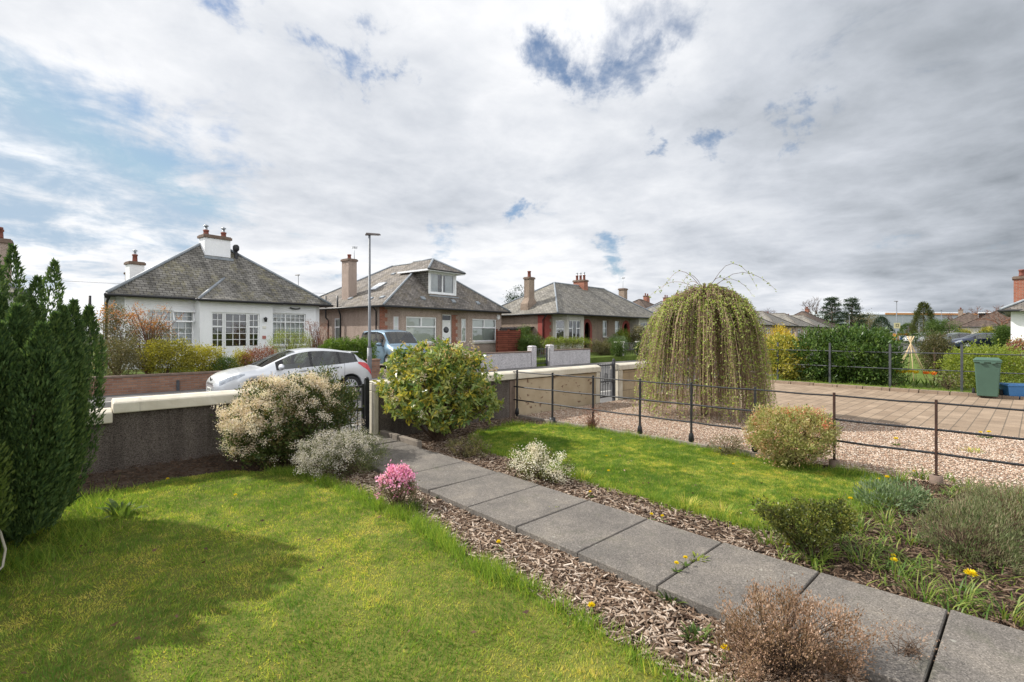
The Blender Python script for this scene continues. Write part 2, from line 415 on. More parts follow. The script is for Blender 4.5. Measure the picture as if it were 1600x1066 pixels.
M_pave = bricks('block_paving', (.25,.185,.13), (.33,.25,.18), (.15,.12,.09), .40, .20, .008, .28, .5, .5, .85)

def sheet(name, pts, z, mat, bottom=None):
    b = MB()
    if bottom is None: b.poly([(x, y, z) for x, y in pts])
    else: b.prism(pts, bottom, z)
    return tag(b.build(name, mat), kind='structure')
def rect(x0, x1, y0, y1): return [(x0,y0),(x1,y0),(x1,y1),(x0,y1)]
sheet('ground', rect(-2500, 2500, -2500, 2500), -.46, M_farland)
sheet('road', rect(-90, 400, 9.25, 16.5), -.40, M_asphalt)
sheet('near_pavement', rect(-90, 300, 7.02, 9.1), -.28, M_tarmac, -.45)
sheet('near_kerb', rect(-90, 300, 9.1, 9.25), -.27, M_kerb, -.45)
sheet('far_pavement', rect(-90, 400, 16.65, 18.38), -.265, M_tarmac, -.45)
sheet('far_kerb', rect(-90, 400, 16.5, 16.65), -.26, M_kerb, -.45)
sheet('garden_soil', [(-9,-6),(7.1,-6),(6.40,6.82),(-9,6.82)], -.075, M_soil, -.45)
sheet('gravel_ground', [(6.55,6.82),(7.4,-9),(10.8,-9),(10.8,6.82)], -.065, M_gravel, -.45)
sheet('driveway', rect(10.8, 17.05, -9, 7.02), -.08, M_pave, -.45)
sheet('crossover', rect(11.6, 17.05, 7.02, 9.1), -.272, M_tarmac)
sheet('neighbour_garden', rect(17.3, 70, -16, 6.9), -.07, M_turf2, -.45)
sheet('white_house_garden', rect(-30, 9.6, 18.56, 60), .14, M_turf2, -.45)
sheet('dormer_house_drive', rect(9.6, 14.0, 18.38, 60), -.1, material('drive_chips', soil_f((.22,.18,.15), (.32,.27,.23), 30, .5, .01), .9, .2), -.45)
sheet('dormer_house_garden', rect(14.0, 23.6, 18.56, 60), .06, M_turf2, -.45)
sheet('far_gardens', rect(23.6, 330, 18.5, 90), .02, M_turf2, -.45)

LAWN_L = [(-6,6.1),(-2,6.2),(.1,6.28),(.93,6.40),(1.45,6.36),(1.8,5.95),(2.03,5.5),(2.12,4.75),(2.17,4.07),(2.2,3.44),(2.14,3.0),(2.1,2.5),(2.12,2.05),(2.1,1.65),(2.1,1.33),(2.08,1.0),(2.12,.5),(2.1,0),(2.0,-1.5),(-6,-1.5)]
LAWN_R = [(4.35,5.5),(4.75,5.95),(5.4,6.2),(5.9,6.15),(6.3,5.6),(6.42,4.5),(6.5,3.1),(6.45,2.3),(6.5,1.6),(6.6,1.15),(5.9,.98),(5.4,1.08),(4.75,1.2),(4.3,1.35),(4.14,1.6),(4.12,2.3),(4.15,3.4),(4.3,4.3),(4.2,5.0)]
sheet('left_lawn', LAWN_L, -.05, M_turf, -.2)
sheet('right_lawn', LAWN_R, -.045, M_turf, -.2)

# paving slabs of the path, each a little out of level
b = MB(); y = 7.155; k = 0
while y > -1.6:
    y2 = y-.62
    sh = lambda q: .0 if q > 1.2 else (1.2-q)*.055
    gap = .006; t = [random.uniform(-.004, .004) for _ in range(4)]; jx = random.uniform(-.008, .008)
    x0, x1 = 2.675+jx, 3.585+jx
    c = [(x0+sh(y2), y2+gap), (x1+sh(y2), y2+gap), (x1+sh(y), y-gap), (x0+sh(y), y-gap)]
    # chamfered top edges
    e = .006; cx = sum(p[0] for p in c)/4; cy = sum(p[1] for p in c)/4
    ins = [(px+(e if px < cx else -e), py+(e if py < cy else -e)) for px, py in c]
    vs = [(*p, -.08) for p in c]+[(*p, -e+dz) for p, dz in zip(c, t)]+[(*p, dz) for p, dz in zip(ins, t)]
    b.add(vs, [(0,1,5,4),(1,2,6,5),(2,3,7,6),(3,0,4,7),(4,5,9,8),(5,6,10,9),(6,7,11,10),(7,4,8,11),(8,9,10,11)])
    y = y2
tag(b.build('garden_path', M_slab), kind='structure')
b = MB(); b.box(3.6, 3.68, 5.75, 6.8, -.1, .06)
tag(b.build('path_edging', paint('edging_concrete', (.22,.19,.16), .9, .2, .3, 7, .4), bevel=.008), kind='structure')
b = MB(); y = 6.75
while y > 3.0:
    xe = 6.43+(6.85-y+.45)*.06; b.box(xe-.03+random.uniform(-.006,.006), xe+.03, y-.9, y-.008, -.15, -.012+random.uniform(-.008,.008)); y -= .91
tag(b.build('fence_edging', paint('edging_concrete', (.22,.19,.16), .9, .2, .3, 7, .4), bevel=.006), kind='structure')
b = MB(); y = 6.6
while y > -4:
    b.box(17.06, 17.27, y-.62, y-.01, -.2, -.0+random.uniform(-.006,.006)); y -= .63
tag(b.build('driveway_edging', bricks('edging_blocks', (.25,.185,.135), (.30,.225,.165), (.14,.11,.09), .6, .2, .01), bevel=.01), kind='structure')

# grass blades
M_grass = leafmat('grass_blade', [(.11,.205,.028), (.22,.32,.048), (.41,.435,.075), (.68,.57,.13), (.46,.33,.15)], .45, .55, .25)
def grass(name, poly, n, h0, h1, w, zb=-.05, bounds=None, shift=0.):
    q = scatter(poly, n)
    if bounds is not None: q = q[bounds(q)]
    x, y_ = q[:, 0], q[:, 1]; m = len(q)
    moss = vnoise(x, y_, 1.9, 3)*.30+vnoise(x, y_, 8, 4)*.36+vnoise(x, y_, 24, 14)*.34
    tuft = vnoise(x, y_, 5, 5)*.6+vnoise(x, y_, 13, 6)*.4
    h = (h0+(h1-h0)*tuft**1.5)*rng.uniform(.5, 1.35, m)*np.where(moss > .58, .7, 1)
    lean = rng.normal(size=(m, 3))*.5; lean[:, 2] = 1
    cl = np.stack([vnoise(x, y_, 6, 8)-.5, vnoise(x, y_, 6, 9)-.5], 1)*1.4; lean[:, :2] += cl
    tint = np.clip((moss-.28)*1.35+rng.normal(size=m)*.17-.02-shift, 0, .84)
    tint[rng.random(m) < .025] = 1
    P_ = np.stack([x, y_, np.full(m, zb)], 1)
    return tag(leaves(name, M_grass, P_, lean, h, rng.uniform(.7, 1.3, m)*w, tint, shape='blade'), kind='stuff')
near = lambda q: np.hypot(q[:, 0], q[:, 1]) < 4.2
grass('lawn_grass', LAWN_L, 680000, .014, .042, .0045, bounds=lambda q: (q @ np.array(FW)[:2] > .9) & (q[:, 0] > -3.2) & (np.abs(q @ np.array(RT)[:2]) < 1.15*(q @ np.array(FW)[:2])+.4))
grass('lawn_grass', LAWN_R, 250000, .015, .044, .0050, zb=-.045, shift=.12)
# longer unmown fringe along the edges
def fringe(name, line, n, wd, h0, h1, zb=-.055):
    pts = np.array(line); seg = np.linalg.norm(np.diff(pts, axis=0), axis=1); t = rng.random(n)*seg.sum(); cs = np.concatenate([[0], np.cumsum(seg)])
    i = np.clip(np.searchsorted(cs, t)-1, 0, len(seg)-1); f = (t-cs[i])/seg[i]; p = pts[i]*(1-f[:, None])+pts[i+1]*f[:, None]
    p = p+rng.normal(size=(n, 2))*wd; tf = vnoise(p[:, 0], p[:, 1], 3.5, 21)*.5+vnoise(p[:, 0], p[:, 1], 9, 22)*.5
    k = rng.random(n) < (tf*1.7-.25); p, tf = p[k], tf[k]; m = len(p)
    lean = rng.normal(size=(m, 3))*.45; lean[:, 2] = 1
    P_ = np.column_stack([p, np.full(m, zb)])
    return tag(leaves(name, M_grass, P_, lean, (h0+(h1-h0)*tf)*rng.uniform(.5, 1.2, m), rng.uniform(.004, .007, m), np.clip(rng.normal(.2, .15, m), 0, .7), shape='blade', curl=.25), kind='stuff')
fringe('edge_grass', LAWN_L[5:18], 11500, .05, .04, .15)
fringe('edge_grass', LAWN_R+LAWN_R[:1], 15000, .045, .04, .14)
fringe('edge_grass', [(-2,4.2),(-.9,4.6),(-.1,4.75),(.3,5.4),(.35,6.2)], 6000, .16, .06, .2)
fringe('edge_grass', [(17.28,6),(17.3,-2)], 2600, .05, .05, .16, -.03)

# bark chips
M_bark = leafmat('bark_chip', [(.032,.019,.013), (.085,.053,.036), (.21,.145,.10), (.38,.30,.235), (.56,.48,.40)], 0, .9, .15)
def chips(name, poly, n, l0, l1, tmin=0., tmax=1., zb=-.068, keep=None):
    q = scatter(poly, n)
    if keep is not None: q = q[keep(q)]
    m = len(q); th = rng.uniform(0, math.pi, m); d = np.stack([np.cos(th), np.sin(th), rng.normal(size=m)*.22], 1); d = unit(d)
    up = unit(np.stack([rng.normal(size=m)*.3, rng.normal(size=m)*.3, np.ones(m)], 1)); a = unit(np.cross(up, d)); up = np.cross(d, a)
    L = rng.uniform(l0, l1, m)**1.0; Wd = L*rng.uniform(.09, .24, m); T = rng.uniform(.003, .007, m)
    c = np.column_stack([q, (zb(q[:, 1]) if callable(zb) else zb)+rng.uniform(.0, .026, m)])
    def cn(sx, sy, sz, tp=1): return c+d*(L*sx/2)[:, None]+a*(Wd*sy*tp/2)[:, None]+up*(T*sz)[:, None]
    tp = rng.uniform(.35, 1, m)
    A = [cn(-1,-1,0), cn(1,-1,0,tp), cn(1,1,0,tp), cn(-1,1,0)]; B = [cn(-1,-1,1), cn(1,-1,1,tp), cn(1,1,1,tp), cn(-1,1,1)]
    faces = [B, [A[0],A[1],B[1],B[0]], [A[1],A[2],B[2],B[1]], [A[2],A[3],B[3],B[2]], [A[3],A[0],B[0],B[3]]]
    V = np.concatenate([np.stack(f, 1) for f in faces]).reshape(-1, 3)
    t = np.clip(rng.beta(1.6, 1.5, m)*(tmax-tmin)+tmin, 0, 1)
    return tag(rawmesh(name, M_bark, V, 4, np.tile(t, 5)), kind='stuff')
chips('bark_mulch', [(2.06,-.5),(2.12,2.05),(2.18,3.0),(2.22,3.6),(2.2,4.1),(2.16,4.8),(2.05,5.6),(2.67,5.6),(2.67,1.2),(2.76,-.5)], 25000, .016, .068, .03, .97)
chips('bark_mulch', [(3.6,1.2),(3.6,6.6),(4.6,6.7),(4.7,6.0),(4.3,5.5),(4.16,5.0),(4.3,4.3),(4.15,3.4),(4.12,2.3),(4.14,1.6),(4.3,1.3),(4.3,1.0)], 19000, .016, .062, .02, .93)
chips('bark_mulch', [(3.68,-1.0),(3.62,1.3),(4.3,1.38),(5.4,1.1),(6.6,1.15),(6.75,.6),(6.75,-1.0)], 15000, .018, .06, 0, .6)
chips('bark_mulch', [(4.5,6.0),(5.4,6.3),(6.0,6.2),(6.4,5.6),(6.55,3.0),(6.6,3.0),(6.40,6.8),(4.5,6.8)], 9000, .018, .05, 0, .85)
bank = lambda y: -.07+np.clip((y-6.3)/.5, 0, 1)*.11
b = MB(); b.hexa([(-6,6.2,-.2),(2.6,6.2,-.2),(2.6,6.859,-.2),(-6,6.859,-.2)],[(-6,6.25,-.078),(2.6,6.25,-.078),(2.6,6.859,.035),(-6,6.859,.035)]); tag(b.build('wall_foot_bed', M_soil), kind='structure')
chips('wall_foot_soil', [(-3,6.2),(.1,6.28),(.93,6.4),(1.5,6.36),(2.0,5.8),(2.6,6.84),(-3,6.84)], 9000, .012, .04, 0, .42, zb=bank)
# loose stones on the gravel
M_stone = leafmat('gravel_stone', [(.21,.125,.085), (.34,.22,.155), (.42,.30,.215), (.50,.41,.32), (.58,.52,.46)], 0, .8, .25)
def stones(name, poly, n, r0, r1, zb):
    q = scatter(poly, n); m = len(q); r = rng.uniform(r0, r1, m)
    c = np.column_stack([q, zb+r*.35]); oc = np.array([(1,0,0),(0,1,0),(-1,0,0),(0,-1,0),(0,0,1)])
    v = [c+(oc[i]*1.0)[None]*r[:, None]*np.column_stack([rng.uniform(.7,1.3,m), rng.uniform(.7,1.3,m), rng.uniform(.5,.9,m)]) for i in range(5)]
    V = np.concatenate([np.stack([v[i], v[(i+1) % 4], v[4]], 1) for i in range(4)]).reshape(-1, 3)
    return tag(rawmesh(name, M_stone, V, 3, np.tile(rng.random(m), 4)), kind='stuff')
stones('gravel_stones', [(6.98,-2),(10.8,-2),(10.8,6.8),(6.52,6.8)], 75000, .006, .0125, -.063)

# odd dead leaves and petals lying on the grass
def litter(name, poly, n, mat, L, zb):
    q = scatter(poly, n); m = len(q); th = rng.uniform(0, 6.283, m); d = np.stack([np.cos(th), np.sin(th), rng.normal(size=m)*.25], 1)
    Ln = rng.uniform(*L, m); return tag(leaves(name, mat, np.column_stack([q, np.full(m, zb)]), d, Ln, Ln*.5, rng.random(m), None, .3), kind='stuff')
M_dead = leafmat('dead_leaf', [(.05,.03,.02), (.12,.07,.04), (.22,.14,.09), (.36,.27,.2)], .1, .8, .2)
litter('fallen_leaves', LAWN_L, 260, M_dead, (.02,.05), -.018); litter('fallen_leaves', LAWN_R, 50, M_dead, (.018,.04), -.012); litter('fallen_leaves', [(6.6,6),(7.1,-1),(10.6,-1),(10.6,6.5)], 120, M_dead, (.02,.045), -.045)
# ================================================================ HOUSES
def glass_f(N):
    g = N.new('ShaderNodeBsdfGlossy'); g.inputs['Roughness'].default_value = .03; g.inputs['Color'].default_value = (.85,.88,.9,1)
    t = N.new('ShaderNodeBsdfTransparent'); t.inputs[0].default_value = (.95,.97,.96,1)
    fr = N.new('ShaderNodeFresnel'); fr.inputs[0].default_value = 1.5
    nz = N.bump(N.noise(N.ob, 1.4, 2, .5), .06, .1); N.l.new(nz, g.inputs['Normal'])
    mx = N.new('ShaderNodeMixShader'); N.l.new(N.m('ADD', N.m('MULTIPLY', fr.outputs[0], 1.3), .10, clamp=True), mx.inputs[0])
    N.l.new(t.outputs[0], mx.inputs[1]); N.l.new(g.outputs[0], mx.inputs[2]); N.l.new(mx.outputs[0], N.out.inputs[0])
M_glass = material('window_glass', glass_f)
M_upvc = paint('white_frame', (.80,.81,.82), .35, .5, .03)
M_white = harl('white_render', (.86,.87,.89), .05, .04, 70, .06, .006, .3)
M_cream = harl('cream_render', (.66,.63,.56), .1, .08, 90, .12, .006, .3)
M_harl2 = harl('brown_roughcast', (.42,.335,.285), .14, .4, 75, .18, .014, .7)
M_harl3 = harl('tan_roughcast', (.30,.235,.185), .14, .4, 75, .2, .014, .7)
M_greyharl = harl('grey_bay_render', (.52,.50,.46), .1, .1, 90, .15, .008, .4)
M_dash = harl('white_dash', (.50,.48,.49), .1, .45, 55, .15, .014, .7)
M_slate1 = slate('slate_dark', (.235,.222,.20), (.27,.24,.12), .5, .45, .26, .135)
M_slate2 = slate('slate_brown', (.235,.212,.192), (.22,.17,.09), .35, .4, .24, .12)
M_slate3 = slate('slate_grey', (.245,.23,.205), (.21,.19,.13), .35, .3, .26, .14)
M_tile = slate('tile_brown', (.115,.085,.07), (.12,.10,.07), .35, .35, .3, .2)
M_lead = paint('lead_flashing', (.24,.265,.29), .5, .4, .2, 5)
M_black = paint('black_gutter', (.018,.018,.02), .45, .4, .2)
M_brick = bricks('red_brick', (.28,.09,.055), (.38,.14,.085), (.30,.24,.20), .225, .075, .01, .2, .6)
M_brickb = bricks('brown_brick', (.24,.125,.085), (.33,.19,.13), (.24,.19,.16), .225, .075, .01, .3, .6)
M_stone = paint('cope_stone', (.17,.125,.10), .9, .2, .25, 6, .4)
M_pot = paint('terracotta_pot', (.21,.075,.055), .7, .3, .2, 9)
M_metal = paint('grey_metal', (.30,.32,.34), .4, .5, .1, 4, 0, .6)
M_reddoor = paint('red_painted_surround', (.25,.055,.045), .6, .3, .15)
M_blind = paint('window_blind', (.70,.76,.70), .8, .2, .05)
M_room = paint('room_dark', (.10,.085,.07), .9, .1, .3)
M_curtain = paint('net_curtain', (.60,.63,.65), .8, .2, .1)
M_sky_l = paint('rooflight_glass', (.75,.78,.8), .08, .8, .02)

def wall(b, p0, p1, z0, z1, holes=(), rev=.12, mi=0):
    """a wall face from p0 to p1 (outside on the right) with window openings (u0,u1,za,zb) and their reveals"""
    p0 = Vector((*p0, 0)); p1 = Vector((*p1, 0)); L = (p1-p0).length; d = (p1-p0)/L; inn = Vector((-d.y, d.x, 0))
    us = sorted({0, L, *[h[0] for h in holes], *[h[1] for h in holes]}); zs = sorted({z0, z1, *[h[2] for h in holes], *[h[3] for h in holes]})
    q = lambda u, z, k=0: tuple(p0+d*u+inn*k+Vector((0,0,z)))
    for i in range(len(us)-1):
        for j in range(len(zs)-1):
            um, zm = (us[i]+us[i+1])/2, (zs[j]+zs[j+1])/2
            if any(h[0] < um < h[1] and h[2] < zm < h[3] for h in holes): continue
            b.add([q(us[i],zs[j]), q(us[i+1],zs[j]), q(us[i+1],zs[j+1]), q(us[i],zs[j+1])], [(0,1,2,3)], mi)
    for u0, u1, za, zb in holes:
        for a, c in (((u0,za),(u0,zb)), ((u0,zb),(u1,zb)), ((u1,zb),(u1,za)), ((u1,za),(u0,za))):
            b.add([q(*a), q(*c), q(*c,rev), q(*a,rev)], [(0,1,2,3)], mi)
def window(par, p0, p1, u0, u1, z0, z1, vs=(), hs=(), bars=(0,0,()), mat=None, inset=.07, back='blind', sill=None, name='window', fw=.055, backm=None, panels=()):
    """frame with mullions at vs (fractions), transoms at hs = [(height, from, to)], thin glazing bars per cell; pane and blind are its children"""
    p0 = Vector((*p0, 0)); p1 = Vector((*p1, 0)); d = (p1-p0).normalized(); inn = Vector((-d.y, d.x, 0))
    q = lambda u, z, k=0: tuple(p0+d*u+inn*k+Vector((0,0,z)))
    b = MB(); mat = mat or M_upvc
    def rb(ua, ub, za, zb, k0, k1): b.hexa([q(ua,za,k0),q(ub,za,k0),q(ub,za,k1),q(ua,za,k1)], [q(ua,zb,k0),q(ub,zb,k0),q(ub,zb,k1),q(ua,zb,k1)])
    k0, k1 = inset, inset+.06
    rb(u0,u0+fw,z0,z1,k0,k1); rb(u1-fw,u1,z0,z1,k0,k1); rb(u0+fw,u1-fw,z1-fw,z1,k0,k1); rb(u0+fw,u1-fw,z0,z0+fw,k0,k1)
    W_ = u1-u0
    for f in vs: rb(u0+W_*f-fw*.55,u0+W_*f+fw*.55,z0+fw,z1-fw,k0-.004,k1)
    for h in hs:
        h, a, c = h if isinstance(h, tuple) else (h, 0, 1)
        rb(max(u0+fw,u0+W_*a),min(u1-fw,u0+W_*c),h-fw*.55,h+fw*.55,k0-.008,k1-.002)
    nu, nz, zones = bars
    if nu:
        for (ua, ub, za, zb, n, m_) in zones:
            for i in range(1, n): u = ua+(ub-ua)*i/n; rb(u-.012,u+.012,za,zb,k0+.012,k1-.012)
            for j in range(1, m_): z = za+(zb-za)*j/m_; rb(ua,ub,z-.012,z+.012,k0+.014,k1-.014)
    for (ua, ub, za, zb) in panels: rb(ua,ub,za,zb,k0+.01,k1-.005)
    w_ = b.build(name, mat, par)
    g = MB(); g.add([q(u0,z0,k0+.035), q(u1,z0,k0+.035), q(u1,z1,k0+.035), q(u0,z1,k0+.035)], [(0,1,2,3)]); g.build('pane', M_glass, w_, fix=False)
    if back:
        kk = k1+(.06 if back != 'room' else .5)
        g = MB(); g.add([q(u0-.1,z0-.1,kk), q(u1+.1,z0-.1,kk), q(u1+.1,z1+.1,kk), q(u0-.1,z1+.1,kk)], [(0,1,2,3)])
        if back == 'curtain':
            g = MB(); n = 26
            for s0, s1 in ((0,.36),(.66,1)):
                vs_ = [q(u0+W_*(s0+(s1-s0)*i/n), z, kk+.02*math.sin(i*1.9)) for z in (z0-.05, z1+.05) for i in range(n+1)]
                g.add(vs_, [(i,i+1,n+2+i,n+1+i) for i in range(n)], 0, True)
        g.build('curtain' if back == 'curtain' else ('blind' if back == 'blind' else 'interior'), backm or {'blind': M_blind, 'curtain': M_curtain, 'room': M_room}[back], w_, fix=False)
    if sill:
        s = MB(); a, c, h = u0-.08, u1+.08, sill if not isinstance(sill, bool) else .09
        s.hexa([q(a,z0-h,-.07),q(c,z0-h,-.07),q(c,z0-h,.1),q(a,z0-h,.1)], [q(a,z0-.012,-.07),q(c,z0-.012,-.07),q(c,z0,.1),q(a,z0,.1)]); s.build('sill', M_greyharl, w_)
    return w_
def hip_planes(x0, x1, y0, y1, ze, ra, rb_, zr):
    A, B, C, D = (x0,y0,ze), (x1,y0,ze), (x1,y1,ze), (x0,y1,ze); a, c = (*ra, zr), (*rb_, zr)
    return A, B, C, D, a, c
def roof_hip(par, x0, x1, y0, y1, ze, ra, rb_, zr, mat, axis='y', cap=True, gut=True, capm=None, x3=None):
    """hipped roof of four thick slopes; ridge from ra to rb_; ridge and hip capping and gutters are sub-parts"""
    A, B, C, D, a, c = hip_planes(x0, x1, y0, y1, ze, ra, rb_, zr); b = MB()
    x3 = x0 if x3 is None else x3; D = (x3, y1, ze)
    faces = [(A,B,a), (B,C,c,a), (C,D,c), *([(D,A,a,c)] if x3 == x0 else [(D,A,a), (D,a,c)])] if axis == 'y' else [(A,B,c,a), (B,C,c), (C,D,a,c), (D,A,a)]
    for f in faces: b.poly(f)
    b.poly([(x0,y0,ze-.04),(x3,y1,ze-.04),(x1,y1,ze-.04),(x1,y0,ze-.04)])
    for p, q in ((A,B),(B,C),(C,D),(D,A)): b.add([(p[0],p[1],ze-.04),(q[0],q[1],ze-.04),q,p], [(0,1,2,3)])
    r = b.build('roof', mat, par)
    if cap:
        k = MB(); up = Vector((0,0,.03))
        ends = [(A,a),(B,a),(C,c),(D,c)] if axis == 'y' else [(A,a),(D,a),(B,c),(C,c)]
        for p, q in ends+[(a,c)]:
            p, q = Vector(p)+up, Vector(q)+up; k.tube([p, p.lerp(q,.5), q], [.065,.065,.065], 6)
        k.build('ridge_capping', capm or M_lead, r)
    if gut:
        k = MB(); o = .05
        P_ = [(x0-o,y0-o,ze-.05),(x1+o,y0-o,ze-.05),(x1+o,y1+o,ze-.05),(x3-o,y1+o,ze-.05)]
        for i in range(4): k.tube([P_[i], P_[(i+1) % 4]], .058, 8)
        k.build('gutter', M_black, r)
    return r
def chimney(par, x, y, w, d, z0, z1, mat, pots=2, potm=None, cap=True, along='x', cowl=False, pot_h=.38, fat=None, r=.11):
    b = MB()
    if fat:
        zf, e = fat; b.box(x-w/2-e, x+w/2+e, y-d/2-e*.4, y+d/2+e*.4, z0, zf)
        b.hexa([(x-w/2-e,y-d/2-e*.4,zf),(x+w/2+e,y-d/2-e*.4,zf),(x+w/2+e,y+d/2+e*.4,zf),(x-w/2-e,y+d/2+e*.4,zf)], [(x-w/2,y-d/2,zf+.45),(x+w/2,y-d/2,zf+.45),(x+w/2,y+d/2,zf+.45),(x-w/2,y+d/2,zf+.45)])
        z0 = zf+.45
    b.box(x-w/2, x+w/2, y-d/2, y+d/2, z0, z1)
    c = b.build('chimney', mat, par)
    if cap: k = MB(); k.box(x-w/2-.06, x+w/2+.06, y-d/2-.06, y+d/2+.06, z1, z1+.12); k.box(x-w/2-.02, x+w/2+.02, y-d/2-.02, y+d/2+.02, z1+.12, z1+.16); k.build('cope', M_stone, c, bevel=.012)
    for i in range(pots):
        t = 0 if pots == 1 else (i/(pots-1)-.5)*((w if along == 'x' else d)-.36)
        px, py = (x+t, y) if along == 'x' else (x, y+t); h = pot_h*random.uniform(.92, 1.08)
        k = MB(); k.lathe([(0,.0),(r*1.1,0),(r,.08),(r*.9,h-.08),(r*1.12,h-.07),(r*1.12,h),(r*.7,h),(r*.7,h-.1),(0,h-.1)], 14, (px,py,z1+.16))
        if cowl: k.lathe([(r*.55,h-.05),(r*.55,h+.14),(0,h+.14)], 10, (px,py,z1+.16), mi=1); k.lathe([(r*1.0,h+.17),(r*1.0,h+.2),(0,h+.26)], 10, (px,py,z1+.16), mi=1)
        k.build('chimney_pot', [potm or M_pot, M_metal], c)
    return c
def pipe(par, pts, r=.04, name='downpipe', mat=None):
    b = MB(); b.tube(pts, r, 8); return b.build(name, mat or M_black, par)
def aerial(par, x, y, z0, h, yaw=0):
    b = MB(); b.tube([(x,y,z0),(x,y,z0+h)], .018, 6); c, s = math.cos(yaw), math.sin(yaw)
    b.tube([(x-c*.5,y-s*.5,z0+h*.93),(x+c*.35,y+s*.35,z0+h*.93)], .01, 5)
    for t in (-.45,-.3,-.15,0,.15,.3): b.tube([(x+c*t-s*.18,y+s*t+c*.18,z0+h*.93),(x+c*t+s*.18,y+s*t-c*.18,z0+h*.93)], .007, 4)
    return b.build('aerial', M_metal, par)
def quoins(par, p0, p1, u0, u1, z0, z1, mat, flip=False):
    """toothed brick dressing standing 4 mm proud of the wall"""
    p0 = Vector((*p0,0)); p1 = Vector((*p1,0)); d = (p1-p0).normalized(); n = Vector((d.y,-d.x,0))
    b = MB(); z = z0; k = 0
    while z < z1-.02:
        zz = min(z+.225, z1); a, c = u0, u1
        if k % 2: (a, c) = (u0+(u1-u0)*.32, u1) if flip else (u0, u1-(u1-u0)*.32)
        q = lambda u, w, h: tuple(p0+d*u+n*w+Vector((0,0,h)))
        b.hexa([q(a,.02,z),q(c,.02,z),q(c,-.05,z),q(a,-.05,z)], [q(a,.02,zz),q(c,.02,zz),q(c,-.05,zz),q(a,-.05,zz)]); z = zz; k += 1
    return b.build('brick_quoin', mat, par)

# ---------------------------------------------------------------- white bungalow
H1 = thing('bungalow', 'white rendered bungalow with glazed porch doors and a dark slate hipped roof', 'house', (1.94,23.6,0), R(11))
z0, ze = .1, 3.0
wb = MB()
F0, F1 = (0,0), (2.42,0); PA, PB = (2.36,-.55), (5.42,-.55); G0, G1 = (5.42,0), (7.95,0)
wall(wb, F0, F1, z0, ze, [(.72,2.36,1.02,2.45)])
wall(wb, (2.36,0), PA, z0, ze); wall(wb, PB, (5.42,0), z0, ze)
wall(wb, PA, PB, z0, ze, [(.45,2.45,.36,2.42)])
wall(wb, G0, G1, z0, ze, [(.06,1.98,.95,2.50)])
wall(wb, (7.95,0), (7.95,.25), z0, ze); wall(wb, (7.95,.25), (8.3,.25), z0, ze); wall(wb, (8.3,.25), (8.3,9), z0, ze); wall(wb, (8.3,9), (1.9,9), z0, ze)
wall(wb, (-.35,1.1), (0,1.1), z0, ze); wall(wb, (0,1.1), (0,0), z0, ze)
wb.build('wall', M_white, H1)
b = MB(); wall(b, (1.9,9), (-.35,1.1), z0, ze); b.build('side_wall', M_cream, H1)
w1 = window(H1, F0, F1, .72, 2.36, 1.02, 2.45, (.5,), (2.02,), (1,0,[(.78,1.5,2.06,2.40,3,2),(1.58,2.31,2.06,2.40,4,2),(.78,1.5,1.07,1.98,3,4),(1.58,2.31,1.07,1.98,3,4)]), back='blind', sill=True, backm=M_curtain)
b = MB()   # the top light that stands ajar
for (xa,xb,za,zb) in ((1.56,2.34,2.0,2.05),(1.56,2.34,2.40,2.46),(1.56,1.61,2.0,2.46),(2.29,2.34,2.0,2.46)): b.hexa([(xa,-.16+(za-2)*-.0+.0*(za),za),(xb,-.16,za),(xb,-.11,za),(xa,-.11,za)],[(xa,-.16+(zb-za)*.3,zb),(xb,-.16+(zb-za)*.3,zb),(xb,-.11+(zb-za)*.3,zb),(xa,-.11+(zb-za)*.3,zb)])
b.build('opening_light', M_upvc, H1)
window(H1, G0, G1, .06, 1.98, .95, 2.50, (.46,), (2.08,), (1,0,[(.12,.92,2.12,2.45,4,2),(.98,1.92,2.12,2.45,4,2),(.12,.92,1.0,2.04,4,4),(.98,1.92,1.0,2.04,4,4)]), back='blind', sill=True, backm=M_curtain)
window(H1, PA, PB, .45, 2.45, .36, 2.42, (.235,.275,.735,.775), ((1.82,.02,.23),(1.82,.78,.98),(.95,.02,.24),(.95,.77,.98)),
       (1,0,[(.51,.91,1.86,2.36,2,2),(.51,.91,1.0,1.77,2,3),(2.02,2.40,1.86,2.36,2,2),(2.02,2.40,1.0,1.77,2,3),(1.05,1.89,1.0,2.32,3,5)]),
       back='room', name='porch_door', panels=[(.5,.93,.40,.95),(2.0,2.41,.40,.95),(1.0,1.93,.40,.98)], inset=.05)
b = MB(); b.box(3.3,4.35,-1.0,-.56,.1,.28); b.build('doorstep', M_kerb, H1, bevel=.01)
rf1 = roof_hip(H1, -.62, 8.62, -.32, 9.3, ze, (3.98,2.5), (5.75,6.7), 5.98, M_slate1, x3=2.0)
b = MB(); A = (2.2,-.85,2.94); B = (5.66,-.85,2.94); C = (3.95,.80,4.08)
b.poly([A,B,C]); b.poly([(2.2,-.30,3.02),A,C]); b.poly([B,(5.66,-.30,3.02),C]); b.poly([A,(2.2,-.3,2.92),(5.66,-.3,2.92),B])
pr = b.build('porch_roof', M_slate1, H1)
b = MB(); b.tube([A,C],.06,6); b.build('porch_flashing', M_lead, pr)
b = MB(); b.tube([(2.15,-.9,2.9),(5.72,-.9,2.9)],.055,8); b.tube([(2.18,-.9,2.9),(2.18,-.35,2.93)],.05,8); b.build('porch_gutter', M_black, pr)
chimney(H1, 4.0, 1.98, 1.12, .6, 4.6, 5.92, M_white, 2, cowl=True, pot_h=.24)
b = MB(); b.box(3.38,4.62,1.5,1.66,4.94,5.06); b.build('chimney_flashing', M_lead, H1)
chimney(H1, 2.5, 7.4, .62, .6, 3.3, 5.0, M_white, 1, cowl=True)
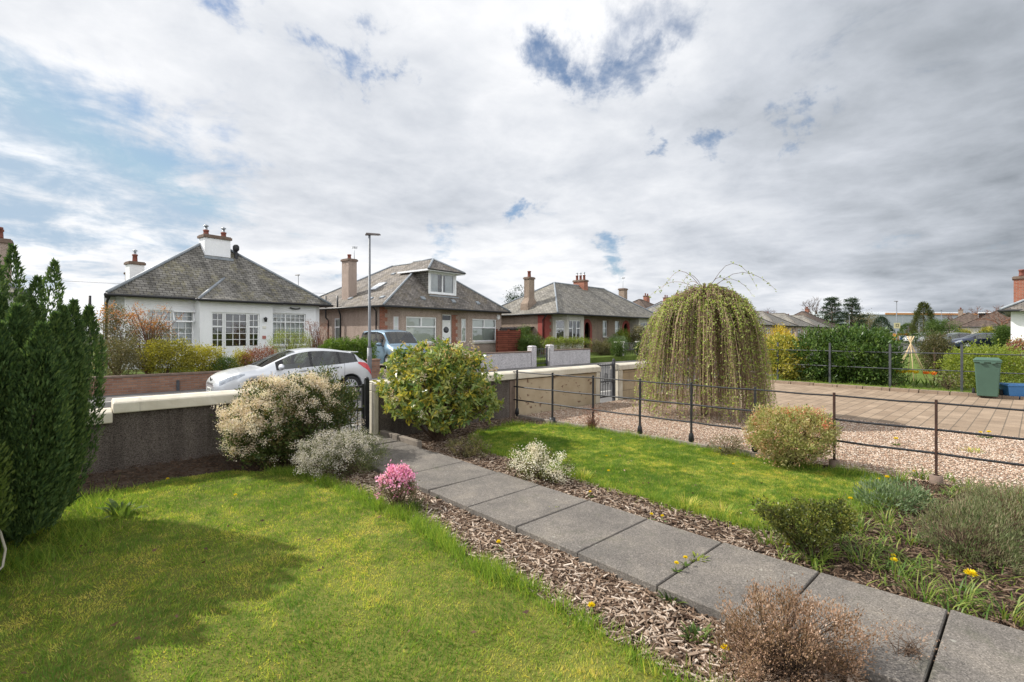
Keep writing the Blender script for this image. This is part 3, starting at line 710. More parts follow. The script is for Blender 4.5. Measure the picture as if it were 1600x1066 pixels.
pipe(H1, [(4.82,1.7,4.6),(4.82,1.7,5.5)], .075, 'soil_vent'); b = MB(); b.lathe([(.1,0),(.14,.06),(.14,.22),(.08,.3),(0,.3)],12,(4.82,1.7,5.47)); b.build('vent_cowl', M_black, H1)
pipe(H1, [(-.3,1.0,.1),(-.3,1.0,2.7),(-.5,-.2,2.96)], .045); pipe(H1, [(-.42,2.6,.1),(-.42,2.6,3.05)], .05)
b = MB(); b.tube([(6.55,-.04,2.78),(6.62,-.1,2.74),(6.8,-.12,2.72),(6.98,-.1,2.74),(7.05,-.04,2.78)], .03, 7); b.build('lamp_bracket', M_black, H1)
for xv in (1.35, 6.2):
    b = MB(); b.box(xv,xv+.22,.20,.34,3.5,3.56); b.build('roof_vent', M_black, H1)
b = MB(); b.lathe([(.0,0),(.05,.0),(.075,.16),(.03,.22),(0,.22)],10,(5.02,-.68,2.05)); b.box(4.99,5.05,-.66,-.55,2.2,2.24); b.build('porch_lamp', M_black, H1)
b = MB(); b.box(4.94,5.1,-.575,-.552,1.75,1.86); b.build('house_plaque', paint('plaque_white', (.7,.69,.62)), H1)
b = MB(); b.box(4.93,5.09,-.575,-.552,1.28,1.42); b.build('alarm_plaque', paint('plaque_red', (.42,.16,.14)), H1)

# ---------------------------------------------------------------- bungalow with the dormer
H2 = thing('bungalow', 'brown roughcast bungalow with a front dormer window, two bays and a white door', 'house', (12.78,24.31,0), R(9))
z0, ze = -.05, 3.05; s_ = .35
A0, A1, A2, A3 = (.35,s_), (1.12,s_), (1.5,0), (4.66,0); A4, A5 = (4.66,s_), (6.62,s_); A6, A7 = (7.08,0), (10.53,0)
wb = MB()
wall(wb, A0, A1, z0, ze); wall(wb, A1, A2, z0, ze, [(.14,.42,.98,2.48)])
wall(wb, A2, A3, z0, ze, [(.42,2.78,.98,2.50)]); wall(wb, A3, A4, z0, ze)
wall(wb, A4, A5, z0, ze, [(.44,1.24,.26,2.72)]); wall(wb, A5, A6, z0, ze, [(.14,.44,.98,2.48)])
wall(wb, A6, A7, z0, ze, [(.42,2.88,.98,2.50)]); wall(wb, A7, (10.53,9.2), z0, ze); wall(wb, (10.53,9.2), (.35,9.2), z0, ze)
SW = ((.35,9.2), A0)
wall(wb, *SW, z0, ze, [(4.4,5.05,1.0,2.45)])
wb.build('wall', M_harl2, H2)
V2 = dict(back='blind', inset=.05, fw=.075)
for p, q, w_ in ((A2,A3,(.42,2.78)), (A6,A7,(.42,2.88))): window(H2, p, q, *w_, .98, 2.50, (), (1.92,), sill=.13, **V2)
for p, q, w_ in ((A2,A3,(.42,2.78)), (A6,A7,(.42,2.88))):
    m_ = (w_[0]+w_[1])/2; d_ = (Vector(q)-Vector(p)).normalized(); b = MB(); x_, y_ = Vector(p)+d_*m_
    b.box(x_-.05,x_+.05,y_+.045,y_+.105,1.96,2.43); b.build('window_mullion', M_upvc, H2)
window(H2, A1, A2, .14, .42, .98, 2.48, (), (1.92,), back='blind', inset=.05, fw=.05); window(H2, A5, A6, .14, .44, .98, 2.48, (), (1.92,), back='blind', inset=.05, fw=.05)
window(H2, *SW, 4.4, 5.05, 1.0, 2.45, (), (1.9,), sill=True, **V2)
dr = MB(); x0d, x1d = 5.14, 5.86; dr.box(x0d,x1d,s_+.07,s_+.12,.28,2.28)
for (a, c, e, f) in ((.1,.62,.15,.75),(.1,.62,1.75,1.9)): dr.box(x0d+a, x0d+c, s_+.062, s_+.07, .28+e, .28+f)
door = dr.build('front_door', M_upvc, H2)
b = MB(); b.box(5.10,5.14,s_+.04,s_+.14,.26,2.72); b.box(5.86,5.90,s_+.04,s_+.14,.26,2.72); b.box(5.14,5.86,s_+.04,s_+.14,2.28,2.36); b.box(5.14,5.86,s_+.04,s_+.14,2.66,2.72); b.build('door_frame', M_upvc, door)
b = MB(); b.add([(5.5+.24*math.cos(t*math.pi/12), s_+.066, 1.75+.2*math.sin(t*math.pi/12)) for t in range(24)], [tuple(range(24))]); b.build('oval_glass', paint('dark_glass', (.03,.035,.04), .06, .7), door, fix=False)
b = MB(); b.box(5.14,5.86,s_+.08,s_+.1,2.36,2.66); b.build('fanlight', paint('dark_glass', (.03,.035,.04), .06, .7), door)
b = MB(); b.bar((5.74,s_+.04,1.0),(5.74,s_+.04,1.3),.03); b.build('handle', M_black, door)
quoins(H2, A0, A1, .0, .52, z0, ze-.05, M_brick); quoins(H2, A4, A5, 1.27, 1.78, z0, 2.72, M_brick)
b = MB(); b.box(4.7,6.5,-.35,s_-.0,-.05,.2); b.build('doorstep', M_kerb, H2, bevel=.01)
EX, RX = (.0, 10.95), 5.42
roof_hip(H2, EX[0], EX[1], -.45, 9.6, ze, (RX,2.55), (RX,5.6), 6.2, M_slate2)
# dormer
dm = MB(); y0 = .42; xa, xb = 4.0, 6.42; za, zt = 3.85, 5.42
wall(dm, (xa,y0), (xb,y0), za, zt, [(.12,2.30,4.02,5.30)])
dm.add([(xa,y0,za),(xa,y0,zt),(xa,2.2,zt)], [(0,1,2)], 1); dm.add([(xb,y0,za),(xb,y0,zt),(xb,2.2,zt)], [(0,1,2)], 1)
dz = dm.build('dormer', [M_upvc, M_slate1], H2)
window(H2, (xa,y0), (xb,y0), .14, 2.28, 4.02, 5.30, (.5,), (), back='curtain', inset=.03, fw=.09, name='dormer_window')
b = MB(); e = [(xa-.38,y0-.42,zt),(xb+.38,y0-.42,zt),(xb+.38,2.9,zt),(xa-.38,2.9,zt)]; ap = ((xa+xb)/2,1.3,6.28); bk = ((xa+xb)/2,3.2,6.28)
b.poly([e[0],e[1],ap]); b.poly([e[1],e[2],bk,ap]); b.poly([e[3],e[0],ap,bk]); b.poly([e[2],e[3],bk]); lo = [(p[0],p[1],p[2]-.1) for p in e]
for i in range(4): b.add([lo[i],lo[(i+1)%4],e[(i+1)%4],e[i]], [(0,1,2,3)], 1)
b.add(lo, [(0,1,2,3)], 1)
dr_ = b.build('dormer_roof', [M_slate2, M_upvc], H2)
b = MB()
for p in (e[0], e[1]): b.tube([p, ap], .075, 6)
b.tube([ap,bk],.075,6); b.build('dormer_capping', M_lead, dr_)
b = MB(); o = .03; q = [(p[0]+(-o if p[0] < 5 else o), p[1]-o, p[2]-.02) for p in e[:2]]; b.tube(q, .04, 6); b.build('dormer_gutter', M_black, dr_)
b = MB(); b.box(xa-.05,xb+.05,y0-.16,y0-.001,3.78,3.87); b.build('dormer_apron', M_lead, H2)
chimney(H2, 1.25, 4.55, .58, .72, 3.3, 5.95, M_harl2, 1, along='y', pot_h=.3); aerial(H2, 1.5, 4.4, 5.9, 1.0, 1.0)
def slope2(x, y): return ze+(6.2-ze)*(x-EX[0])/(RX-EX[0])
b = MB(); n_ = Vector((-(6.2-ze), 0, RX-EX[0])).normalized()*.07; c4 = [(1.85,2.75),(2.75,2.75),(2.75,3.5),(1.85,3.5)]
b.slab([(x,y,slope2(x,y)) for x, y in c4], n_); b.build('roof_window', M_metal, H2)
b = MB(); b.add([tuple(Vector((x,y,slope2(x,y)))+n_*1.06) for x, y in ((1.93,2.82),(2.67,2.82),(2.67,3.43),(1.93,3.43))], [(0,1,2,3)]); b.build('roof_window_glass', M_sky_l, H2, fix=False)
fy = lambda z: -.45+(z-ze)*(3.0/(6.2-ze))
for x_, z_ in ((3.1,3.5),(5.6,3.45),(7.9,3.45)):
    b = MB(); b.hexa([(x_,fy(z_),z_),(x_+.3,fy(z_),z_),(x_+.3,fy(z_+.2),z_+.2),(x_,fy(z_+.2),z_+.2)],[(x_,fy(z_)-.03,z_+.07),(x_+.3,fy(z_)-.03,z_+.07),(x_+.3,fy(z_+.2)-.02,z_+.24),(x_,fy(z_+.2)-.02,z_+.24)]); b.build('roof_vent', M_lead, H2)
for x_, y_ in ((.7,1.6),(.9,3.9),(.75,.6),(3.9,3.6),(4.3,3.0)):
    z_ = slope2(x_,y_); b = MB(); b.slab([(x_,y_,z_),(x_+.2,y_,slope2(x_+.2,0)),(x_+.2,y_+.3,slope2(x_+.2,0)),(x_,y_+.3,z_)], n_); b.build('roof_vent', M_lead, H2)
pipe(H2, [(.27,.55,-.05),(.27,.55,2.75),(.02,.5,2.98)]); pipe(H2, [(.22,3.9,-.05),(.22,3.9,2.6),(.02,3.9,3.1),(.02,3.9,3.75)], .05); pipe(H2, [(.22,5.2,-.05),(.22,5.2,2.3),(.05,5.2,2.5),(.05,5.2,3.8)], .05)
b = MB(); b.add([(10.16+.16*math.cos(t*math.pi/10), -.001, 2.66+.2*math.sin(t*math.pi/10)) for t in range(20)]+[(10.16+.13*math.cos(t*math.pi/10), -.09, 2.66+.16*math.sin(t*math.pi/10)) for t in range(20)], [tuple(range(20,40))]+[(t,(t+1)%20,20+(t+1)%20,20+t) for t in range(20)]); b.build('alarm_box', M_upvc, H2, bevel=.008)

# ---------------------------------------------------------------- semi-detached pair
H3 = thing('semi_detached_bungalow', 'tan roughcast semi-detached bungalow pair with red arched doorways and a grey slate roof', 'house', (25.53,22.68,0), R(5))
z0, ze = -.05, 2.95; s_ = 1.35
def bay_side(m):
    f = (lambda p: p) if not m else (lambda p: (16.6-p[0], p[1]))
    return f
wb = MB(); gb = MB(); gb2 = MB()
mw = [(.2,s_),(1.15,s_)]; Bq = [(1.15,s_),(1.8,.5),(3.95,.5),(3.95,s_)]
wall(wb, *mw, z0, ze)
wall(gb, Bq[0], Bq[1], z0, ze, [(.22,.86,1.05,2.5)]); wall(gb, Bq[1], Bq[2], z0, ze, [(.2,1.75,1.05,2.5)]); wall(gb, Bq[2], Bq[3], z0, ze)
C0, C1 = (3.95,s_), (12.65,s_)
wall(wb, C0, C1, z0, ze, [(1.32,2.12,.1,2.45),(4.07,4.82,1.25,2.6),(6.05,6.9,1.25,2.6),(8.7-2.12+.95,8.7-1.32+.95,.1,2.45)])
Bm = [(12.65,s_),(12.65,.5),(14.8,.5),(15.45,s_)]
wall(gb2, Bm[0], Bm[1], z0, ze); wall(gb2, Bm[1], Bm[2], z0, ze, [(.4,1.95,1.05,2.5)]); wall(gb2, Bm[2], Bm[3], z0, ze)
wall(wb, (15.45,s_), (16.4,s_), z0, ze); wall(wb, (16.4,s_), (16.4,7.3), z0, ze); wall(wb, (16.4,7.3), (.2,7.3), z0, ze); wall(wb, (.2,7.3), (.2,s_), z0, ze)
wb.build('wall', M_harl3, H3); gb.build('bay_wall', M_greyharl, H3); gb2.build('bay_wall', M_greyharl, H3)
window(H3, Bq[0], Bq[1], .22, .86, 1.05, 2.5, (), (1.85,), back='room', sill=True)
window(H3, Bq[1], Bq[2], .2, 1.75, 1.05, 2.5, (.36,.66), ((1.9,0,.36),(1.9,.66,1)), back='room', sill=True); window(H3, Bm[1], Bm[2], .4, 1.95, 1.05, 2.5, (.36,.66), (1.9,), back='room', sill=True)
window(H3, C0, C1, 4.07, 4.82, 1.25, 2.6, (), (1.95,), back='blind', sill=True); window(H3, C0, C1, 6.05, 6.9, 1.25, 2.6, (), (1.95,), back='blind', sill=True)
def arch(u0, u1, doorm):
    xa, xb = 3.95+u0, 3.95+u1; n = 10; mid, hw = (xa+xb)/2, (xb-xa)/2; b = MB(); zs = 1.95; w_ = .28
    pi_ = [(xa,.0)]+[(mid-hw*math.cos(math.pi*i/n), zs+hw*1.2*math.sin(math.pi*i/n)) for i in range(n+1)]+[(xb,.0)]
    po = [(xa-w_,.0)]+[(mid-(hw+w_)*math.cos(math.pi*i/n), zs+(hw*1.2+w_*.9)*math.sin(math.pi*i/n)) for i in range(n+1)]+[(xb+w_,.0)]
    for i in range(len(pi_)-1):
        a, c, d_, e_ = po[i], po[i+1], pi_[i+1], pi_[i]; Q = lambda p, y: (p[0], y, p[1])
        b.hexa([Q(a,s_-.03),Q(c,s_-.03),Q(d_,s_-.03),Q(e_,s_-.03)], [Q(a,s_+.1),Q(c,s_+.1),Q(d_,s_+.1),Q(e_,s_+.1)])
    b.build('door_arch', M_reddoor, H3)
    d = MB(); d.box(xa+.06,xb-.06,s_+.5,s_+.56,.1,2.05); dd = d.build('front_door', doorm, H3)
    g = MB(); g.box(xa,xb,s_+.52,s_+.55,2.1,2.6); g.build('fanlight', paint('dark_glass', (.03,.035,.04), .06, .7), dd)
    k = MB(); k.bar((xb-.16,s_+.47,1.0),(xb-.16,s_+.47,1.14),.03); k.build('handle', M_metal, dd)
arch(1.32, 2.12, paint('dark_red_door', (.10,.02,.02), .4, .4)); arch(7.53, 8.33, M_upvc)
b = MB(); b.box(.16,.75,s_-.03,s_+.06,z0,ze-.05); b.box(.16,.22,s_-.03,s_+.6,z0,ze-.05)
for i in range(6): b.box(.75,.92,s_-.028,s_+.05,z0+.25+i*.48,z0+.49+i*.48)
b.build('corner_dressing', M_reddoor, H3)
roof_hip(H3, -.05, 16.65, .0, 7.7, ze, (4.5,3.75), (12.1,3.75), 5.63, M_slate3, 'x', capm=M_lead)
chimney(H3, 1.05, 3.5, .62, .5, 2.7, 5.62, M_harl3, 1, fat=(3.75,.28), pot_h=.5, r=.13); chimney(H3, 8.3, 3.75, .62, 1.1, 5.2, 6.0, M_brick, 3, along='y', pot_h=.42, cowl=True)
chimney(H3, 15.4, 3.6, .62, .6, 3.6, 5.75, M_harl3, 0); aerial(H3, 15.4, 3.6, 5.8, 1.2, .6)
pipe(H3, [(.13,s_+.1,-.05),(.13,s_+.1,2.5),(.0,s_-.4,2.9)])

# ---------------------------------------------------------------- plainer houses further off
def bungalow(name, label, loc, yaw, w, d, zr, wallm, roofm, wins=(), eave=2.75, rid=None, ax='x', chims=(), doors=(), group=None, capm=None, cap=True):
    h = thing(name, label, 'house', loc, R(yaw), group); b = MB()
    holes = [(u, u+ww, .95, 2.2) for u, ww in wins]+[(u, u+.9, 0, 2.15) for u in doors]
    wall(b, (0,0), (w,0), -.3, eave, holes); wall(b, (w,0), (w,d), -.3, eave); wall(b, (w,d), (0,d), -.3, eave); wall(b, (0,d), (0,0), -.3, eave, [(d*.3,d*.3+1.1,.95,2.2)])
    b.build('wall', wallm, h)
    for u, ww in wins: window(h, (0,0), (w,0), u, u+ww, .95, 2.2, (.5,), (1.75,), back='room', fw=.08)
    window(h, (0,d), (0,0), d*.3, d*.3+1.1, .95, 2.2, (.5,), (1.75,), back='blind', fw=.08)
    for u in doors: k = MB(); k.box(u,u+.9,.08,.13,0,2.15); k.build('front_door', M_upvc, h)
    t = rid if rid is not None else min(w, d)/2
    if ax == 'x': roof_hip(h, -.35, w+.35, -.35, d+.35, eave, (t,d/2), (w-t,d/2), zr, roofm, 'x', cap=cap, capm=capm)
    else: roof_hip(h, -.35, w+.35, -.35, d+.35, eave, (w/2,t), (w/2,d-t), zr, roofm, 'y', cap=cap, capm=capm)
    for (x, y, cw, cd, z_, m_, np_) in chims: chimney(h, x, y, cw, cd, eave+.4, z_, m_, np_, along='x' if cw > cd else 'y')
    return h
# ================================================================ VEHICLES
def carpaint(name, col, metal=.0, flake=.0):
    def f(N):
        N.put(N.b.inputs['Base Color'], N.mix(N.noise(N.ob, 3, 4, .6), tuple(c*.93 for c in col), tuple(min(1,c*1.05) for c in col)))
        N.b.inputs['Metallic'].default_value = metal; N.b.inputs['Coat Weight'].default_value = .8; N.b.inputs['Coat Roughness'].default_value = .05
        if flake: N.put(N.b.inputs['Roughness'], N.m('ADD', .32, N.m('MULTIPLY', N.noise(N.ob, 900, 2, .5), .16)))
    return material(name, f, .38, .5)
def cglass_f(N):
    g = N.new('ShaderNodeBsdfGlossy'); g.inputs['Roughness'].default_value = .02
    t = N.new('ShaderNodeBsdfTransparent'); t.inputs[0].default_value = (.60,.66,.63,1)
    fr = N.new('ShaderNodeFresnel'); fr.inputs[0].default_value = 1.5
    mx = N.new('ShaderNodeMixShader'); N.l.new(N.m('ADD', N.m('MULTIPLY', fr.outputs[0], 1.1), .06, clamp=True), mx.inputs[0])
    N.l.new(t.outputs[0], mx.inputs[1]); N.l.new(g.outputs[0], mx.inputs[2]); N.l.new(mx.outputs[0], N.out.inputs[0])
M_cglass = material('car_glass', cglass_f)
M_tyre = paint('tyre_rubber', (.022,.022,.023), .85, .2, .25, 12)
M_alloy = paint('alloy_wheel', (.72,.73,.75), .35, .5, .05, 4, 0, .25)
M_trim = paint('black_plastic', (.02,.02,.022), .5, .4, .2)
M_seat = paint('seat_fabric', (.055,.06,.065), .9, .1, .2)
M_red = paint('tail_lens', (.55,.012,.02), .12, .6, .1, 5, 0, 0, 1)
M_lens = paint('head_lens', (.30,.33,.37), .1, .7, .45, 11, 0, .3, 1)
M_plate = paint('number_plate', (.75,.75,.70), .4, .4, .03)
M_chrome = paint('chrome', (.7,.7,.72), .12, .5, .03, 4, 0, 1)

class Shell:
    """a car skin: half cross-sections along the length, mirrored; arches cut by the sills rising over the wheels"""
    def __init__(s, top, belt, hw, rw, zb, wheels, ra, L, zsill=None):
        s.L = L; s.x = np.linspace(0, L, int(L/.04)+1)
        def sm(pts, k=2):
            xs, v = zip(*pts); y = np.interp(s.x, xs, v)
            for _ in range(k): y[1:-1] = (y[:-2]+2*y[1:-1]+y[2:])/4
            return y
        s.top = sm(top); s.belt = sm(belt); s.hw = sm(hw); s.rw = sm(rw); s.zb = sm(zb, 1)
        s.arch = np.full_like(s.x, -1.)
        for wx, wz in wheels:
            k = np.abs(s.x-wx) < ra; s.arch[k] = wz+np.sqrt(ra**2-(s.x[k]-wx)**2)
    def sec(s, i):
        hw, rw, top, belt = s.hw[i], s.rw[i], s.top[i], min(s.belt[i], s.top[i]-.02); zb = max(s.zb[i], s.arch[i]); zl = max(zb+.02, min(zb+.14, .45)); zl = min(zl, belt-.04)
        zm = max(.62*belt+.38*zl, zl+.01); k = top-belt
        rs = rw if k > .12 else hw*.93+(rw-hw*.93)*max(0, (k-.02)/.1)
        return [(0,zb), (hw*.86,zb), (hw*.965,zb+(.0 if s.arch[i] > 0 else .02)), (hw*.985,zl), (hw,zm), (hw*.965,belt), (rs+(hw*.965-rs)*.08, belt+k*.86), (rs*.93,belt+k*.95), (rs*.6,top), (0,top+.012)]
    def pt(s, x, t, side=1, off=0):
        """surface point at length x and section parameter t (0..9)"""
        def at(x, t):
            f = min(max(x/s.L*(len(s.x)-1), 0), len(s.x)-1.001); i = int(f); u = f-i; a, b = s.sec(i), s.sec(i+1); j = min(int(t), 8); w = t-j
            g = lambda q: (q[j][0]*(1-w)+q[j+1][0]*w, q[j][1]*(1-w)+q[j+1][1]*w)
            p, q = g(a), g(b); return Vector((x, -(p[0]*(1-u)+q[0]*u), p[1]*(1-u)+q[1]*u))
        p = at(x, t)
        if off:
            du = at(min(x+.03,s.L), t)-at(max(x-.03,0), t); dv = at(x, min(t+.1,8.99))-at(x, max(t-.1,.01)); n = dv.cross(du)
            if n.length > 1e-9:
                n.normalize(); n = n if n.y < .05 else -n; p = p+n*off
        if side < 0: p.y = -p.y
        return p
    def skin(s, sel, side=None):
        """mesh of the skin where sel(x, j, i) holds; j is the strip number 0..8"""
        b = MB(); secs = [s.sec(i) for i in range(len(s.x))]
        V = {}
        def vid(i, j, sd):
            key = (i, j, sd if secs[i][j][0] > 1e-6 else 0)
            if key not in V: V[key] = len(b.v); b.v.append((s.x[i], -secs[i][j][0]*sd, secs[i][j][1]))
            return V[key]
        for i in range(len(s.x)-1):
            xm = (s.x[i]+s.x[i+1])/2
            for j in range(9):
                if not sel(xm, j, i): continue
                for sd in ((1,-1) if side is None else (side,)):
                    f = [vid(i,j,sd), vid(i+1,j,sd), vid(i+1,j+1,sd), vid(i,j+1,sd)]
                    b.f.append(tuple(dict.fromkeys(f))); b.mi.append(0); b.sm.append(True)
        return b
    def patch(s, x0, x1, t0, t1, side, off, n=6, m=4):
        """a plate lying just proud of the skin; t0,t1 may be functions of the fraction along x"""
        T = lambda t, u: t(u) if callable(t) else t
        b = MB(); b.grid(lambda u, v: s.pt(x0+(x1-x0)*u, T(t0,u)+(T(t1,u)-T(t0,u))*v, side, off), n, m); return b
def wheel(par, x, y, z, r, side, spokes=10, w=.2):
    t = MB(); o = -side                                   # outer face looks to -y for side 1
    t.lathe([(r*.66,-w/2),(r*.9,-w/2),(r,-w*.36),(r,w*.36),(r*.9,w/2),(r*.66,w/2)], 30, (x,y,z), 'y')
    wh = t.build('wheel', M_tyre, par)
    m = MB(); ys = y+o*w*.44
    m.lathe([(r*.68,0),(r*.68,-o*.05),(r*.60,-o*.09)], 30, (x,ys,z), 'y'); m.lathe([(r*.70,o*.012),(r*.63,o*.012),(r*.63,-o*.03)], 30, (x,ys,z), 'y')
    m.lathe([(0,o*.012),(r*.14,o*.012),(r*.14,-o*.05)], 14, (x,ys,z), 'y')
    for k in range(spokes):
        for e in ((-.11,.11) if spokes < 14 else (0,)):
            a = 2*math.pi*k/spokes; a2 = a+e
            m.bar((x+r*.1*math.cos(a),ys,z+r*.1*math.sin(a)), (x+r*.66*math.cos(a2),ys+o*.004,z+r*.66*math.sin(a2)), r*.06, .03, up=(0,1,0))
    m.build('rim', M_alloy, wh)
    d = MB(); d.lathe([(0,0),(r*.62,0)], 24, (x,ys-o*.07,z), 'y'); d.build('brake_disc', M_trim, wh)
    return wh
def car(name, label, loc, rz, sh, pm, wheels, wr, glass_from, glass_to, ws, rw_, sidewin, doors, group=None, spokes=10, full=True, head=None, tail=None, plate=None, grille=None):
    """ws, rw_: x-ranges of windscreen and rear glass; sidewin: x-ranges of the side windows; doors: x of the door seams"""
    h = thing(name, label, 'car', loc, rz, group)
    isws = lambda x: ws[0] < x < ws[1]; isrw = lambda x: rw_[0] < x < rw_[1]; issw = lambda x: any(a < x < c for a, c in sidewin)
    def kind(x, j, i):
        up = sh.top[i]-sh.belt[i] > .06
        if j in (7,8) and isws(x): return 'w'
        if j in (7,8) and isrw(x): return 'r'
        if j == 5 and issw(x) and up: return 's'
        if j == 5 and glass_from < x < glass_to and up: return 'k'
        return 'b'
    sh.skin(lambda x, j, i: kind(x,j,i) == 'b').build('body', pm, h, sharp=38)
    sh.skin(lambda x, j, i: kind(x,j,i) == 'w').build('windscreen', M_cglass, h)
    if rw_[1] > rw_[0]: sh.skin(lambda x, j, i: kind(x,j,i) == 'r').build('rear_window', M_cglass, h)
    edges = [glass_from]+[e for a, c in sidewin for e in (a, c)]+[glass_to]
    for k in range(0, len(edges), 2):
        for sd in (1,-1):
            m = sh.skin(lambda x, j, i: kind(x,j,i) == 'k' and edges[k]-.021 <= x <= edges[k+1]+.021, sd)
            if m.f: m.build('window_pillar', M_trim, h)
    for a, c in sidewin:
        for sd in (1,-1): sh.skin(lambda x, j, i: kind(x,j,i) == 's' and a < x < c, sd).build('side_window', M_cglass, h)
    # end caps, cabin floor, inner block
    for i, fl in ((0,0),(len(sh.x)-1,1)):
        b = MB(); s_ = sh.sec(i); P_ = [(sh.x[i],-y,z) for y, z in s_]+[(sh.x[i],y,z) for y, z in reversed(s_[1:-1])]; b.poly(P_); b.build('bumper', pm, h)
    mw = max(sh.hw); b = MB(); b.box(wheels[0]-.55 if False else .25, sh.L-.25, -mw*.72, mw*.72, .24, .62); b.build('underbody', M_trim, h)
    if full:
        cx = ws[1]-.02
        for dx in (.15, 1.0):
            for y in (-.36,.36):
                b = MB(); xx = cx+dx; b.hexa([(xx,y-.23,.62),(xx+.5,y-.23,.62),(xx+.5,y+.23,.62),(xx,y+.23,.62)],[(xx,y-.23,.78),(xx+.45,y-.23,.78),(xx+.45,y+.23,.78),(xx,y+.23,.78)])
                b.hexa([(xx+.36,y-.22,.78),(xx+.52,y-.22,.78),(xx+.52,y+.22,.78),(xx+.36,y+.22,.78)],[(xx+.52,y-.2,1.18),(xx+.62,y-.2,1.18),(xx+.62,y+.2,1.18),(xx+.52,y+.2,1.18)])
                b.box(xx+.56,xx+.64,y-.12,y+.12,1.2,1.36); b.build('seat', M_seat, h, bevel=.03)
        b = MB(); b.box(ws[0]+.2, ws[0]+.75, -mw*.78, mw*.78, .62, sh.belt[int(ws[0]/.04)]-.02); b.build('dashboard', M_seat, h)
    for wx in wheels:
        for sd in (1,-1): wheel(h, wx, -sd*(np.interp(wx, sh.x, sh.hw)-.12), wr, wr, sd, spokes)
    def strip(x0, t0, x1, t1, sd, w=.008, mat=M_trim, nm='door_seam', off=.0025, n=10):
        m = MB(); vs = []
        for k in range(n+1):
            u = k/n; x = x0+(x1-x0)*u; t = t0+(t1-t0)*u
            dx, dt = (w, 0) if abs(t1-t0) > .5 else (0, w*8)
            vs += [sh.pt(x-dx/2, t-dt/2, sd, off), sh.pt(x+dx/2, t+dt/2, sd, off)]
        m.add(vs, [(2*k,2*k+1,2*k+3,2*k+2) for k in range(n)], 0, True); return m.build(nm, mat, h, fix=False)
    if full:
        for sd in (1,-1):
            for x in doors: strip(x, 2.6, x, 5.0, sd)
            strip(doors[0], 2.6, doors[-1], 2.6, sd)
            for a in range(len(doors)-1):
                xh = doors[a+1]-.24; m = MB(); p, q = sh.pt(xh-.09, 4.62, sd, .03), sh.pt(xh+.09, 4.66, sd, .03); m.tube([sh.pt(xh-.1,4.62,sd,.0), p, q, sh.pt(xh+.1,4.66,sd,.0)], [.012,.014,.014,.012], 7); m.build('door_handle', pm, h)
                sh.patch(xh-.07, xh+.07, 4.52, 4.74, sd, .002, 4, 2).build('handle_recess', M_trim, h, fix=False)
            m = MB(); p = sh.pt(ws[0]+.42, 5.05, sd, 0); o = Vector((0,-sd,0)); c = p+o*.15+Vector((0,0,.07))
            m.grid(lambda u, v: (c.x+.075*math.sin(math.pi*v)*math.cos(2*math.pi*u)*1.0-.01, c.y+o.y*(.13*-math.cos(math.pi*v)), c.z+.09*math.sin(math.pi*v)*math.sin(2*math.pi*u)), 14, 8); m.bar(p+Vector((0,0,-.01)), c+Vector((0,0,-.03)), .05, .03)
            m.build('wing_mirror', pm, h)
    if head:
        for sd in (1,-1): sh.patch(*head[:4], sd, .006, 10, 5).build('headlight', M_lens, h, fix=False)
    if tail:
        for sd in (1,-1): sh.patch(*tail[:4], sd, .006, 8, 6).build('tail_light', M_red, h, fix=False)
    if grille:
        for (y0, y1, za, zb_, xo) in grille: m = MB(); m.hexa([(xo-.02,y0,za),(xo+.12,y0,za),(xo+.12,y1,za),(xo-.02,y1,za)],[(xo+.01,y0*.96,zb_),(xo+.12,y0*.96,zb_),(xo+.12,y1*.96,zb_),(xo+.01,y1*.96,zb_)]); m.build('grille', M_trim, h, bevel=.01)
    if plate:
        x, z, yaw_ = plate; m = MB(); m.box(x-.012,x,-.26,.26,z-.055,z+.055); p_ = m.build('number_plate', M_plate, h, bevel=.004)
        m = MB(); random.seed(3)
        for k in range(7):
            y0 = .205-k*.06-(.03 if k > 3 else 0)
            for (ya, yb, za, zb_) in ((0,-.008,-.035,.035),(-.03,-.038,-.035,.035),(0,-.038,.027,.035),(0,-.038,-.004,.004),(0,-.038,-.035,-.027)):
                if random.random() < .72: m.box(x-.0145,x-.0125,y0+yb,y0+ya,z+za,z+zb_)
        m.build('plate_lettering', M_trim, p_)
    return h
def hatch_shell(): return Shell(
    [(0,.58),(.03,.68),(.12,.755),(.3,.83),(.6,.905),(.9,.955),(1.08,.985),(1.5,1.19),(1.85,1.355),(2.1,1.43),(2.45,1.478),(2.8,1.475),(3.2,1.44),(3.55,1.385),(3.80,1.34),(3.86,1.28),(4.08,1.04),(4.2,.98),(4.3,.90),(4.36,.62)],
    [(0,.55),(.3,.76),(.6,.83),(1.1,.885),(1.6,.92),(2.4,.965),(3.2,1.01),(3.8,1.06),(4.1,1.02),(4.36,.62)],
    [(0,.50),(.04,.64),(.15,.765),(.35,.85),(.7,.895),(1.1,.905),(2.2,.91),(3.3,.91),(3.8,.885),(4.1,.845),(4.28,.77),(4.36,.62)],
    [(0,.45),(.6,.78),(1.1,.76),(1.5,.70),(2.0,.62),(2.6,.60),(3.3,.57),(3.8,.53),(4.1,.62),(4.36,.55)],
    [(0,.26),(.15,.20),(.5,.19),(3.9,.21),(4.2,.27),(4.36,.36)], [(.92,.32),(3.56,.32)], .375, 4.36)
silver = carpaint('silver_paint', (.60,.62,.65), .55, 1)
